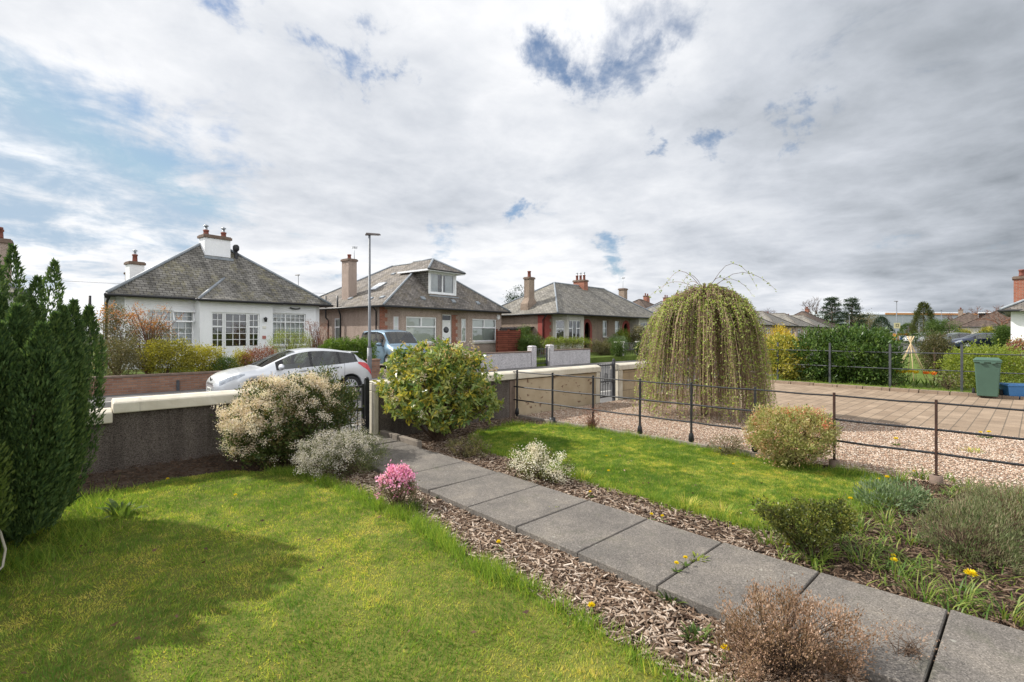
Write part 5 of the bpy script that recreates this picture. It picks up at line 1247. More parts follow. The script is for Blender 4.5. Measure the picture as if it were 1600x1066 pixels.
shrub('azalea', 'small azalea covered in bright pink blossom beside the path', (2.29,3.98,-.06),
      [((0,0,.18),(.16,.16,.17)),((.06,.03,.25),(.11,.11,.08)),((-.09,-.03,.23),(.10,.10,.09))], L_olive, 90, 26, .02, (.014,.026), .4, nst=30, stem_r=.004,
      flowers=[(L_pink, 74, 24, .019, (.014,.028), top), (L_pink, 24, 14, .015, (.012,.022), anyw)])
shrub('rhododendron_bush', 'large round bush of glossy green and yellow leaves right of the garden gate', (4.12,6.02,-.06),
      [((0,0,.80),(.76,.62,.55)),((-.30,.1,.95),(.48,.45,.42)),((.38,-.15,.85),(.50,.5,.48)),((.1,-.2,1.12),(.42,.42,.32)),((-.2,-.35,.5),(.38,.32,.30)),((.45,-.35,.55),(.35,.3,.3)),((-.62,-.1,.7),(.28,.28,.24)),((.72,.0,.62),(.26,.26,.26)),((-.05,.0,1.28),(.3,.3,.22)),((.5,.1,1.2),(.22,.22,.2)),((-.5,.15,1.22),(.2,.2,.18))], L_rhodo, 900, 12, .024, (.06,.105), .38, .25, .75, .65, (0,1), .70, nst=60, stem_r=.012, rosette=True, fold=.25,
      flowers=[(L_cream, 26, 40, .03, (.011,.02), leftup), (leafmat('bronze_shoot', G((.40,.24,.10),(.52,.36,.16),(.60,.46,.24)), .35), 60, 12, .03, (.02,.04), top)])
shrub('flowering_shrub', 'low bush with creamy white blossom between the path and the right lawn', (3.86,3.66,-.06),
      [((-.08,.12,.16),(.22,.20,.15)),((.10,-.12,.15),(.20,.17,.14)),((0,.1,.24),(.16,.14,.10))], L_dark, 110, 30, .025, (.018,.032), .35, nst=24, stem_r=.004,
      flowers=[(L_white, 42, 70, .030, (.010,.019), lambda p, d: d @ np.array([-.55,-.65,.4]))])
shrub('small_shrub', 'low sparse green shrub in the bark at the foot of the big glossy bush', (3.88,5.05,-.06), [((0,0,.14),(.25,.22,.13)),((.1,-.15,.10),(.2,.16,.1))], L_olive, 90, 26, .022, (.016,.03), .4, nst=30, stem_r=.004)
shrub('red_tipped_shrub', 'rounded cream-green shrub with red leaf tips against the iron fence', (6.45,2.02,-.06),
      [((0,0,.36),(.46,.40,.32)),((-.2,.15,.42),(.26,.26,.24)),((.18,-.15,.40),(.30,.28,.26))], L_redtip, 620, 40, .034, (.018,.034), .5, .5, .6, .6, (0,.84), .74, nst=50, stem_r=.007,
      flowers=[(leafmat('red_leaf_tip', G((.45,.10,.06),(.50,.16,.09),(.46,.22,.12)), .35), 46, 14, .02, (.014,.026), top), (leafmat('pink_leaf_tip', G((.50,.22,.14),(.58,.33,.22),(.60,.44,.30)), .35), 120, 16, .024, (.014,.026), anyw)])
shrub('evergreen_shrub', 'small dark spreading evergreen between the path and the right lawn', (3.98,1.14,-.06),
      [((0,0,.20),(.22,.18,.13)),((-.19,.14,.27),(.10,.08,.06)),((.18,-.14,.25),(.15,.12,.09)),((-.27,.2,.34),(.05,.04,.04))], L_dark, 260, 34, .022, (.014,.026), .55, nst=40, stem_r=.005, flowers=[(L_lime, 46, 12, .016, (.008,.014), top)])
shrub('dry_heather', 'bare brown heather bush spilling over the path in the foreground', (2.50,.80,-.06),
      [((0,0,.14),(.28,.24,.20)),((-.10,.10,.22),(.17,.16,.18)),((.16,-.14,.16),(.20,.16,.17)),((-.2,.14,.12),(.15,.13,.14)),((.02,.0,.26),(.13,.12,.12))], L_brown, 260, 56, .022, (.008,.018), .42, .8, .5, .5, (0,1), .5, nst=260, stem_r=.0020, stem_mat=M_twig, base=(0,0,0))
shrub('dry_shrub', 'trailing bare twigs on the path at the end of the brown heather', (2.98,.42,.0), [((0,0,.05),(.17,.13,.06))], L_brown, 40, 9, .02, (.006,.012), .45, nst=34, stem_r=.0014, stem_mat=M_twig)
shrub('dry_shrub', 'small reddish twiggy shrub against the third fence post of the gravel', (6.42,4.98,-.03), [((0,0,.18),(.17,.17,.16))], L_redbr, 60, 10, .03, (.012,.022), .4, nst=50, stem_r=.003, stem_mat=M_twigred)
shrub('dry_shrub', 'low brown-green shrub by the fence left of the red-tipped shrub', (6.45,2.78,-.06), [((0,0,.12),(.24,.2,.13))], L_olive, 80, 22, .03, (.014,.026), .35, nst=50, stem_r=.003)
shrub('lavender_bush', 'grey-green lavender with brownish tops in the right-hand bed', (4.72,.34,-.06), [((0,0,.15),(.36,.30,.20)),((.2,-.1,.2),(.26,.24,.18))], L_lav, 230, 34, .028, (.02,.045), .14, 1.1, .5, .45, (0,1), .45, nst=200, stem_r=.0022)
shrub('lavender_bush', 'brown-topped lavender furthest right by the gravel edge', (5.6,.12,-.06), [((0,0,.17),(.42,.36,.22)),((-.2,.1,.2),(.26,.24,.18))], L_lav, 240, 34, .03, (.02,.045), .14, 1.1, .5, .45, (.2,1), .45, nst=220, stem_r=.0024, stem_mat=M_twigred)
shrub('silver_leaf_plant', 'silvery grey leafy plant between the right lawn and the lavender', (5.50,.92,-.06), [((0,0,.09),(.28,.22,.12)),((.15,-.1,.10),(.2,.18,.1))], L_grey, 90, 20, .03, (.03,.06), .22, .8, .6, .5, nst=0, cat='plant')

# strap-leaved clumps, tufts, weeds and dandelions
def strap(label, x, y, n=34, h=(.10,.20), r=.07, mat=None, wd=.008, name='bulb_leaf_clump', grp='bulb leaf clumps in the right-hand bed', z=-.06, cat='plant', curl=True):
    o = thing(name, label, cat, (x,y,z), 0, grp); b_ = []; t = []
    for i in range(n):
        a = random.uniform(0,2*math.pi); q = random.random()**.6*r; L_ = random.uniform(*h); ln = random.uniform(.35,1.25); p0 = Vector((q*math.cos(a), q*math.sin(a), 0)); dr = Vector((math.cos(a+random.uniform(-.5,.5)), math.sin(a+random.uniform(-.5,.5)), 0)); sd = Vector((-dr.y,dr.x,0))*wd*random.uniform(.7,1.2)/2
        pts = [p0+dr*L_*ln*(u**1.6)*.8+Vector((0,0,L_*(u-(.45*ln if curl else .1)*u*u))) for u in (0,.33,.66,1)]
        tt = random.random()
        for k in range(3): w0, w1 = (1,.95,.7,.05)[k], (1,.95,.7,.05)[k+1]; b_ += [pts[k]-sd*w0, pts[k]+sd*w0, pts[k+1]+sd*w1, pts[k+1]-sd*w1]; t.append(tt)
    rawmesh('foliage', mat or L_strap, np.array([tuple(v) for v in b_]), 4, np.array(t), o); return o
for lab, px, py, n in (('strap-leaved clump left of the dark evergreen beside the path',1200,850,40),('strap-leaved clump at the foot of the dark evergreen',1290,845,46),('strap-leaved clump right of the dark evergreen',1340,830,50),
        ('strap-leaved clump on the path edge below the evergreen',1270,880,34),('strap-leaved clump arching over the bed near the path middle',1345,880,40),('strap-leaved clump by the joint of the last two path slabs',1440,935,34),
        ('strap-leaved clump beside the large right-hand dandelion',1500,940,44),('strap-leaved clump at the far right path edge',1570,965,46),('strap-leaved clump at the corner of the right lawn',1405,752,50),
        ('strap-leaved clump at the rusty fence post base',1440,748,54),('strap-leaved clump along the gravel edge right of the rusty post',1510,770,46),('strap-leaved clump along the gravel edge at the frame side',1575,780,40),('strap-leaved clump below the silver plant',1385,820,44),
        ('strap-leaved clump between silver plant and lavender',1420,850,36),('strap-leaved clump behind the dandelion pair in the dark bed',1400,905,30),('strap-leaved clump at the right bed centre',1480,810,30)):
    x, y = at_height(px, py, -.06); strap(lab, x, y, n, r=.09)
x, y = at_height(1088, 873, 0); strap('green weed growing in the path joint beside two dandelions', x, y, 46, (.03,.07), .05, L_lime, .014, 'weed', 'small weeds in the bark', z=-.02)
x, y = at_height(868, 794, 0); strap('thin green weed in the path joint level with the white-blossomed bush', x, y, 24, (.015,.035), .045, L_lime, .008, 'weed', 'small weeds in the bark', z=-.015)
strap('tall dark grass tuft beside the pink azalea', 2.34, 3.80, 120, (.10,.19), .09, L_green, .005, 'grass_tuft', 'tall grass tufts at the lawn edges')
for lab, px, py in (('tall grass tuft right of the white-blossomed low bush',912,748),('tall grass tuft on the right lawn edge halfway down the path',1075,795),('tall grass tuft on the right lawn edge near the dark evergreen',1128,806)):
    x, y = at_height(px, py, -.06); strap(lab, x, y, 110, (.08,.16), .10, M_grass, .005, 'grass_tuft', 'tall grass tufts at the lawn edges')
x, y = at_height(190, 805, -.05); strap('broad-leaved weed under the tall conifer', x, y, 16, (.12,.20), .08, L_green, .05, 'broad_leaf_weed', None)
for lab, px, py in (('green weed growing against the left path edge below the azalea',690,778),('green weed in the bark beside the fourth slab',1050,940),('small weed in the bark under the brown heather',1090,1000)):
    x, y = at_height(px, py, -.06); strap(lab, x, y, 30, (.05,.09), .06, L_green, .018, 'weed', 'small weeds in the bark')
def leaf_cover(name, poly, n, h, wd, zb=-.065):
    q = scatter(poly, n); q = q[vnoise(q[:, 0], q[:, 1], 3.2, 31)*.6+vnoise(q[:, 0], q[:, 1], 9, 32)*.4 > .47]; m = len(q); a = rng.uniform(0, 6.283, m); L_ = rng.uniform(*h, m); d = np.stack([np.cos(a), np.sin(a)], 1); B_ = []; 
    pts = [np.column_stack([q+d*(L_*(u**1.6)*.85)[:, None], zb+L_*(u-.5*u*u)]) for u in (0,.35,.7,1)]; sd = np.column_stack([-d[:, 1], d[:, 0], np.zeros(m)])*wd/2
    for k in range(3): w0, w1 = (1,.95,.7,.05)[k], (1,.95,.7,.05)[k+1]; B_.append(np.stack([pts[k]-sd*w0, pts[k]+sd*w0, pts[k+1]+sd*w1, pts[k+1]-sd*w1], 1))
    t = rng.random(m); return tag(rawmesh(name, L_strap, np.concatenate(B_).reshape(-1, 3), 4, np.tile(t, 3)), kind='stuff')
leaf_cover('bed_ground_cover', [(4.6,1.15),(6.5,1.2),(7.15,.7),(7.3,-1.0),(6.6,-1.0),(6.3,.55),(5.2,.95)], 6500, (.07,.18), .009)
leaf_cover('bed_ground_cover', [(3.72,-.9),(3.66,1.25),(4.3,1.4),(4.9,1.15),(4.5,.75),(4.15,.4),(4.3,-.9)], 2600, (.07,.17), .008)
leaf_cover('bed_ground_cover', [(4.3,.8),(5.3,.95),(6.6,.6),(6.6,-1),(4.3,-1)], 1800, (.06,.15), .008)
def dandelion():
    o = thing('dandelion', 'yellow', 'dandelion', (0,0,0)); n = 130; a = rng.uniform(0, 2*math.pi, n); e = rng.uniform(.05, 1.3, n)
    d = np.stack([np.cos(a)*np.cos(e), np.sin(a)*np.cos(e), np.sin(e)*.6], 1); leaves('flower', L_dand, np.tile([[0,0,.075]], (n,1))+d*.004, d, rng.uniform(.016,.024,n), .006, rng.random(n), o)
    b = MB(); b.tube([(.01,0,0),(.004,.004,.04),(0,0,.076)], .0022, 6); b.build('stalk', M_dstem, o)
    a = rng.uniform(0, 2*math.pi, 9); d = np.stack([np.cos(a), np.sin(a), np.full(9,.35)], 1); leaves('leaf_rosette', L_strap, np.zeros((9,3)), d, rng.uniform(.05,.09,9), .022, rng.random(9)*.5, o)
    return o
M_dstem = paint('dandelion_stalk', (.22,.25,.08), .7)
DAN = [(1386,757,'by the right lawn corner below the rusty fence post',1.2),(1372,756,'just left of the lawn-corner one, half as tall',.8),(1329,790,'behind the right arm of the dark evergreen',1),(1312,793,'over the middle of the dark evergreen',1),(1517,925,'largest in the frame, at the right bed edge near the path',1.7),(1397,892,'in the dark bark before the lavender',1.1),(1396,880,'a step behind the one in the dark bark',.8),
       (1516,797,'among the brown lavender stems',1.1),(1515,812,'below the one among the lavender stems',.7),(1057,893,'on the path joint, left of its pair',1),(1071,884,'on the path joint, right of its pair',1),(1232,862,'at the foot of the dark evergreen by the path',.8),(1018,813,'against the far path edge, left of its pair',.8),(1035,816,'against the far path edge, right of its pair',.8),
       (924,966,'alone on the left lawn edge in the foreground',1.1),(779,861,'in the bark left of the path',1),(922,777,'in the bark right of the path below the white bush',.8),(951,744,'on the right lawn beyond the white bush',.9),(948,718,'deep in the right lawn',.7),(1146,733,'on the right lawn before the red-tipped shrub',.9),(1125,709,'at the fence foot near the low brown shrub',1),(955,690,'high on the right lawn below the fence',.6),
       (1133,1036,'under the brown heather at the frame bottom',1.1),(262,757,'by the conifer at the left lawn end',.9),(368,782,'on the sunny left lawn before the cream bush',.8),(1428,744,'in the gravel edge behind the rusty post',.8)]
d0 = None
for px, py, lab, s in DAN:
    zz = .0 if 'path joint' in lab else -.055; x, y = at_height(px, py, zz); lb = 'yellow dandelion '+lab
    if d0 is None: d0 = dandelion(); d0.location = (x,y,zz); d0['label'] = lb; d0['group'] = 'dandelions in the garden'; d0.scale = (s*.85,)*3; o = d0
    else: o = dup(d0, (x,y,zz), random.uniform(0,6), lb, scale=s*(.7 if 'path joint' in lab else .85))
for lab, px, py, s in (('yellow dandelion in the gravel furthest right',1545,684,1.2),('yellow dandelion in the gravel left of the furthest right',1532,683,1.0),('yellow dandelion alone in the gravel beyond the rusty post',1400,695,1.2)):
    x, y = at_height(px, py, -.05); dup(d0, (x,y,-.055), 1, lab, scale=s)
x, y = at_height(1518, 705, -.06); strap('grass patch in the gravel beyond the fence', x, y, 90, (.03,.06), .14, M_grass, .006, 'grass_tuft', 'tall grass tufts at the lawn edges')
b = MB(); hx, hy = at_depth(4, 3.05); b.tube([(hx-.06,hy-.05,.42),(hx-.01,hy-.01,.30),(hx+.012,hy+.01,.18),(hx,hy,.08),(hx-.07,hy-.06,.02)], .007, 8); tag(b.build('rope', paint('pale_rope', (.40,.37,.31), .9)), 'pale cord hanging by the small conifer at the left edge', 'rope')

# weeping birch on the gravel
wt = thing('weeping_tree', 'dome-shaped weeping birch with trailing red-brown twigs and fresh green leaves', 'tree', (9.25,4.42,-.06))
b = MB(); b.tube([(0,0,-.05),(.03,.02,.5),(-.02,.04,1.1),(.04,.0,1.7),(.0,.02,2.35)], [.075,.062,.055,.05,.035], 10); b.build('trunk', M_bark2, wt)
V, T, LP, LD = [], [], [], []
def twig(pts, r0, tint):
    pts = [Vector(p) for p in pts]
    for i in range(len(pts)-1):
        p, q = pts[i], pts[i+1]; d = (q-p)
        if d.length < 1e-6: continue
        d.normalize(); a = d.cross(Vector((.3,.5,.81))).normalized(); c = d.cross(a); ra = r0*(1-.75*i/len(pts)); rb = r0*(1-.75*(i+1)/len(pts))
        for k in range(3):
            e0 = a*math.cos(2.094*k)+c*math.sin(2.094*k); e1 = a*math.cos(2.094*(k+1))+c*math.sin(2.094*(k+1))
            V.extend([p+e0*ra, p+e1*ra, q+e1*rb, q+e0*rb]); T.append(tint)
Q = random.Random(3)
BUN = [(Q.uniform(0,2*math.pi), 1.08*Q.random()**.42) for _ in range(150)]
for i in range(1800):
    bt, br = BUN[int(Q.random()**1.3*150)]; th = bt+Q.gauss(0,.045) if i % 5 else Q.uniform(0,2*math.pi); lobe = 1+.10*math.sin(th*3+1)+.07*math.sin(th*7); Rr = (min(1.1, br+Q.gauss(0,.05)) if i % 5 else 1.08*Q.random()**.42)*lobe; Rr = max(.12, Rr); hz = 2.52-.40*Rr*Rr+Q.uniform(-.12,.06); end = Q.uniform(-.02,.35) if Q.random() < .72 else Q.uniform(.4,1.3)
    c, s_ = math.cos(th), math.sin(th); sw = (Q.uniform(-.05,.05) if i % 5 else Q.uniform(-.16,.16)); pts = []
    for u in (0,.16,.3,.42,.55,.68,.84,1):
        if u < .42: k = u/.42; rr = Rr*k**.8*.80; z = 2.32+(hz-2.32)*math.sin(min(1,k*1.15)*math.pi/2)
        else: k = (u-.42)/.58; rr = Rr*(.80+.32*k**.7); z = hz+(end-hz)*k**1.25
        pts.append((rr*c-sw*u*s_+Q.uniform(-.02,.02), rr*s_+sw*u*c+Q.uniform(-.02,.02), z))
    twig(pts, Q.uniform(.0035,.0075), Q.random())
    nl = int((15+14*Q.random())*(1.3 if Rr > .8 else .5))
    for _ in range(nl):
        f = Q.uniform(2.2,len(pts)-1.02); j = int(f); p = Vector(pts[j]).lerp(Vector(pts[j+1]), f-j); LP.append(p+Vector((Q.uniform(-.025,.025),Q.uniform(-.025,.025),Q.uniform(-.02,.02)))); LD.append((c*.5+Q.uniform(-.8,.8), s_*.5+Q.uniform(-.8,.8), Q.uniform(-.8,.5)))
for (th, r, h) in ((2.2,.75,2.86),(-.7,.95,3.0),(-1.0,1.15,2.8),(2.5,.5,2.78),(-.4,1.1,2.72),(1.0,.8,2.7),(-2,.7,2.68),(2.0,.95,2.66)):
    c, s_ = math.cos(th), math.sin(th); pts = [(r*u*c+.03*math.sin(9*u), r*u*s_, 2.35+(h-2.35)*math.sin(math.pi*min(1,u*.78))-.12*u*u) for u in (0,.15,.3,.45,.6,.75,.9,1.0,1.1)]; twig(pts, .0065, .4)
    for q in pts[4:]:
        for _ in range(4): LP.append(Vector(q)+Vector((Q.uniform(-.04,.04),)*3)); LD.append((Q.uniform(-1,1),Q.uniform(-1,1),Q.uniform(-.5,.7)))
rawmesh('branches', L_birchtw, np.array([tuple(v) for v in V]), 4, np.array(T), wt)
m = len(LP); leaves('leaves', L_birch, np.array([tuple(p) for p in LP]), np.array(LD), rng.uniform(.026,.048,m), rng.uniform(.02,.034,m), rng.random(m), wt)
# ================================================================ GARDENS ACROSS THE ROAD, NEIGHBOUR'S GARDEN, FAR THINGS
def on_line(px, Y):                                     # the ground point on the line Y = const seen at that spot
    a = (px-800)/766; dd = Y/(FW.y-RT.y*-1*a) if False else Y/(math.cos(R(43))-math.sin(R(43))*a); v = FW*dd+RT*(a*dd); return v.x, v.y, dd
def on_x(px, X):
    a = (px-800)/766; dd = X/(math.sin(R(43))+math.cos(R(43))*a); v = FW*dd+RT*(a*dd); return v.x, v.y, dd
def bush(name, label, px0, px1, pyt, Y, z0, mat, L=(.04,.07), asp=.5, dens=1., cat='shrub', x_line=None, depth=None, group=None, box=False, tw=0, twm=None, inner=.72, tint=(0,1), up=.3, spread=None, flowers=None):
    """a shrub that fills the span px0..px1 at the given distance and tops out at pyt"""
    pm_ = (px0+px1)/2
    x, y, dd = on_line(pm_, Y) if x_line is None else on_x(pm_, x_line)
    w = (px1-px0)/766*dd/2*.9; h = (EYE+(521-pyt)/766*dd)-z0; dp = depth or w*.8
    n = max(40, int(360*dens*w*h/ (L[1]*12)))
    if box: blobs = [((k*w*.8,0,h*.5),(w*.35,dp,h*.5)) for k in (-1,-.5,0,.5,1)]
    else: blobs = [((0,0,h*.48),(w,dp,h*.5)),((-w*.35,0,h*.62),(w*.55,dp*.7,h*.37)),((w*.38,-dp*.1,h*.55),(w*.55,dp*.7,h*.40))]
    n = min(n, 900)
    yaw = math.atan2(RT.y, RT.x)*.35
    return shrub(name, label, (x,y,z0), blobs, mat, n, 20, spread or L[1]*1.3, L, asp, up, .6, .8, tint, inner, cat, group, tw or 10, .008 if tw else .012, twm, flowers, rz=yaw)
# front garden of the white bungalow
zg = .14
bush('shrub', 'grey-green spreading shrub at the left end of the white bungalow garden', 150, 222, 528, 19.4, zg, L_olive, dens=.8)
bush('shrub', 'taller loose olive shrub with bare twigs behind the brick wall, left of the orange tree', 148, 215, 478, 21.2, zg, L_olive, (.04,.07), .4, .55, tw=60, twm=M_twigred, flowers=[(L_orange, 60, 8, .06, (.04,.07), top)])
bush('shrub', 'twiggy grey shrub under the orange-leaved tree', 196, 268, 498, 20.4, zg, L_olive, (.03,.05), .4, .4, tw=120, twm=M_twigred)
bush('shrub', 'round yellow-green variegated shrub before the white bungalow bay window', 222, 300, 532, 19.5, zg, L_yel, (.05,.08), .5, 1.0)
bush('shrub', 'low bright yellow shrub right of the round variegated one', 292, 346, 542, 19.7, zg, L_yel, (.05,.08), .5, 1., tint=(.3,1))
bush('shrub', 'low dark green cushion between yellow shrub and porch of the white bungalow', 328, 372, 560, 19.2, zg, L_green, (.04,.06), .5, 1.)
bush('shrub', 'pale yellow low shrub before the porch door', 362, 396, 549, 19.5, zg, L_yel, (.04,.06), .5, 1., tint=(.4,1))
bush('shrub', 'reddish-brown low shrub behind the silver hatchback bonnet', 376, 436, 544, 19.3, zg, L_redbr, (.04,.06), .45, 1.)
bush('shrub', 'airy lime-green shrub under the right-hand window of the white bungalow', 420, 490, 515, 20.4, zg, L_lime, (.03,.06), .3, .7, tw=60, tint=(.3,1))
bush('shrub', 'bare brownish twiggy shrub at the right corner of the white bungalow', 472, 518, 497, 21.0, zg, L_redbr, (.03,.05), .4, .22, tw=150, twm=M_twigred)
x, y, dd = on_line(545, 19.7)
shrub('hedge', 'clipped bright green hedge beside the drive of the blue people carrier', (x,y,-.05), [((k*.42,0,.62),(.38,.42,.66)) for k in (-2,-1,0,1,2)], leafmat('privet_leaf', G((.04,.09,.014),(.08,.15,.02),(.14,.21,.03),(.21,.27,.05)), .35), 1300, 22, .06, (.04,.07), .55, .4, cat='hedge', inner=.85, nst=8, rz=R(10))
x, y, dd = on_line(232, 20.2)
o = thing('small_tree', 'small bare-branched tree with orange young leaves before the white bungalow', 'tree', (x,y,zg)); b = MB(); tips = []
b.tube([(0,0,0),(.03,0,.6),(0,.02,1.0)], [.045,.035,.03], 7)
for k in range(26):
    a = random.uniform(0,6.28); r = random.uniform(.25,.95); h = random.uniform(1.35,2.35); q = (r*math.cos(a), r*math.sin(a)*.7, h); b.tube([(0,0,.75+random.random()*.3),(q[0]*.45,q[1]*.45,h*.68),q], [.016,.010,.004], 5, cap=False)
    for j in range(5): f = random.uniform(.55,1); tips.append((q[0]*f+random.uniform(-.1,.1), q[1]*f+random.uniform(-.1,.1), 1+(h-1)*f+random.uniform(-.1,.12)))
b.build('trunk', M_twigred, o, fix=False); tp = np.repeat(np.array(tips), 12, 0); tp += rng.normal(size=tp.shape)*.055; D = rdir(len(tp)); leaves('leaves', L_orange, tp, D, rng.uniform(.03,.06,len(tp)), .028, rng.random(len(tp)), o)
# dormer bungalow and semi gardens
bush('shrub', 'dark green shrub left of the clipped hedge, by the red board fence', 804, 852, 524, 22.5, .0, L_green, (.05,.09), .5, 1.)
bush('shrub', 'climbing ivy mound against the red board fence and shed', 806, 832, 511, 23.2, .0, L_green, (.05,.09), .5, 1.)
x, y, dd = on_line(886, 20.6)
shrub('hedge', 'clipped hedge with a yellow-green top behind the right-hand white dashed wall', (x,y,.0), [((k*.75,0,.55),(.7,.5,.6)) for k in (-2.2,-1.1,0,1.1,2.2)], L_olive, 420, 12, .08, (.05,.08), .5, .3, cat='hedge', inner=.85, nst=8, rz=R(3), flowers=[(L_lime, 420, 10, .07, (.05,.08), top)])
bush('shrub', 'low brownish hedge shrub right of the clipped hedge', 920, 958, 534, 20.4, .0, L_olive, (.05,.08), .5, .9, tint=(.2,.8))
bush('shrub', 'dense dark green shrub left of the white gate', 940, 978, 531, 20.2, -.1, L_green, (.05,.08), .5, 1.)
bush('ivy', 'ivy growing over the left-hand stone gate pier', 955, 976, 534, 18.75, -.1, L_green, (.05,.09), .6, 1.2, cat='ivy')
bush('ivy', 'ivy growing over the right-hand stone gate pier', 992, 1012, 534, 18.75, -.1, L_green, (.05,.09), .6, 1.2, cat='ivy')
bush('shrub', 'rounded yellow-green shrub under the windows of the tan bungalow pair', 958, 988, 516, 23.0, .0, L_lime, (.05,.09), .5, 1.)
bush('shrub', 'tall mixed shrub with pale flowers before the second arched door', 985, 1014, 510, 22.0, .0, L_olive, (.05,.09), .5, .9, flowers=[(L_white, 40, 8, .05, (.04,.07), anyw)])
bush('shrub', 'silver-green low hedge between the gate and tan bungalow pair', 946, 984, 527, 21.5, .0, L_grey, (.05,.08), .4, 1.)
x, y, dd = on_line(905, 19.6)
fr = sheet('verge_grass', rect(23.65, 27.2, 18.6, 20.0), .04, M_turf2)

# neighbour's garden beyond the paved drive
o = shrub('laurel_hedge', 'large dense glossy laurel hedge beyond the paved drive', (18.95,4.15,-.07), [((.0,-.75,.74),(.65,.55,.76)),((.0,-.3,.84),(.75,.7,.84)),((.05,.35,.86),(.75,.7,.86)),((-.05,.95,.80),(.7,.65,.82))], L_laurel, 1100, 15, .085, (.09,.15), .36, .45, .6, .7, (0,1), .78, 'hedge', nst=20, stem_r=.012)
shrub('variegated_shrub', 'yellow-variegated evergreen left of the laurel hedge, behind the weeping birch', (18.7,6.0,-.07), [((0,0,.7),(.65,.62,.72)),((.1,.4,.8),(.5,.5,.6))], L_varieg, 420, 14, .08, (.07,.12), .45, .3, .6, .7, (0,1), .78, nst=14, stem_r=.012)
bush('forsythia', 'yellow-flowered shrub top showing above the variegated evergreen', 1190, 1248, 512, 0, -.07, leafmat('forsythia_flower', G((.30,.24,.03),(.50,.36,.03),(.62,.46,.04)), .3), (.05,.08), .5, .7, x_line=22.5)
o = thing('cane_wigwam', 'wigwam of pale garden canes tied at the top on the neighbouring lawn', 'plant support', (*on_x(1423,21.5)[:2],-.07))
for k in range(6): a = k*1.047+.3; b = MB(); b.tube([(.52*math.cos(a),.52*math.sin(a),0),(-.10*math.cos(a),-.10*math.sin(a),1.5)], .012, 6); b.build('cane', paint('bamboo_cane', (.50,.38,.22), .7), o)
bush('shrub', 'domed brownish-green shrub behind the cane wigwam', 1436, 1490, 523, 0, -.07, leafmat('bronze_green_leaf', G((.04,.05,.018),(.075,.08,.03),(.12,.105,.045),(.16,.11,.06)), .3), (.05,.08), .4, 1.4, x_line=25.5, tw=40, twm=M_twigred)
bush('shrub', 'wide yellow-green shrub behind the green bin', 1466, 1610, 544, 0, -.07, L_lime, (.05,.09), .45, 1., x_line=19.6, depth=.9, tint=(.25,.95))
bush('shrub', 'green loose shrub low on the neighbouring lawn edge right of the leaf clump', 1462, 1496, 584, 0, -.07, L_olive, (.04,.07), .4, .7, x_line=18.6, depth=.35)
bush('shrub', 'dark low shrub at the right end of the laurel hedge foot', 1384, 1412, 584, 0, -.07, L_green, (.04,.08), .4, .7, x_line=18.5, depth=.3)
bush('shrub', 'red-leaved shrub before the white bay window at the right edge', 1572, 1612, 532, 0, -.07, L_redbr, (.05,.08), .5, .9, x_line=31, flowers=[(L_redtip, 40, 8, .06, (.05,.08), top)])
strap('pale leaf clump at the drive edge below the wigwam', *on_x(1415,17.7)[:2], 40, (.14,.26), .09, L_strap, .016, 'bulb_leaf_clump', None)
def tulip(col, nm):
    o = thing('tulip', 'tulip', 'tulip', (0,0,0)); m_ = leafmat(nm, [tuple(c*.8 for c in col), col], .3, .5)
    a = np.arange(6)*1.047; d = np.stack([np.cos(a)*.35, np.sin(a)*.35, np.ones(6)], 1); leaves('flower', m_, np.stack([np.cos(a)*.022, np.sin(a)*.022, np.full(6,.26)], 1), d, .075, .055, rng.random(6), o)
    b = MB(); b.tube([(0,0,0),(.01,0,.14),(0,0,.27)], .005, 6); b.build('stalk', M_dstem, o)
    a = np.arange(4)*1.6; leaves('leaf', L_strap, np.zeros((4,3)), np.stack([np.cos(a)*.5,np.sin(a)*.5,np.ones(4)],1), .2, .04, rng.random(4)*.5, o); return o
ty, tr = tulip((.75,.50,.02), 'yellow_tulip'), tulip((.72,.16,.02), 'orange_tulip')
first = {id(ty): True, id(tr): True}
for px, X, src, lab in ((1402,18.9,ty,'yellow tulip leftmost of those beyond the second fence'),(1408,18.9,ty,'yellow tulip second from the left beyond the second fence'),(1413,19.1,ty,'yellow tulip third from the left beyond the second fence'),(1422,19.3,ty,'taller yellow tulip right under the cane wigwam'),
      (1431,19.1,ty,'yellow tulip right of the wigwam foot'),(1447,19.0,tr,'small orange tulip between the wigwam and the yellow-green shrub'),(1457,19.0,ty,'yellow tulip beside the red-orange one at the yellow-green shrub'),(1460,18.8,tr,'red-orange tulip at the foot of the yellow-green shrub')):
    x, y, _ = on_x(px, X); sc_ = 1.45
    if first[id(src)]: first[id(src)] = False; src.location = (x,y,-.07); src['label'] = lab; src['group'] = 'tulips on the neighbouring lawn'; src.scale = (sc_,)*3
    else: dup(src, (x,y,-.07), random.uniform(0,6), lab, 'tulips on the neighbouring lawn', sc_)
fringe('edge_grass', [(17.6,6),(17.6,-3)], 1500, .2, .08, .22, -.06)
o = thing('sapling_stake', 'thin young sapling tied to a stake right of the cane wigwam', 'sapling', (*on_x(1460,20.6)[:2],-.07)); b = MB(); b.tube([(0,0,0),(.01,0,.6),(0,.01,1.15)], [.02,.015,.006], 6)
for k in range(6): b.tube([(0,0,.55+k*.08),(.22*math.cos(k*2),.22*math.sin(k*2),.8+k*.07)], [.008,.003], 5, cap=False)
b.build('stem', M_twig, o, fix=False)

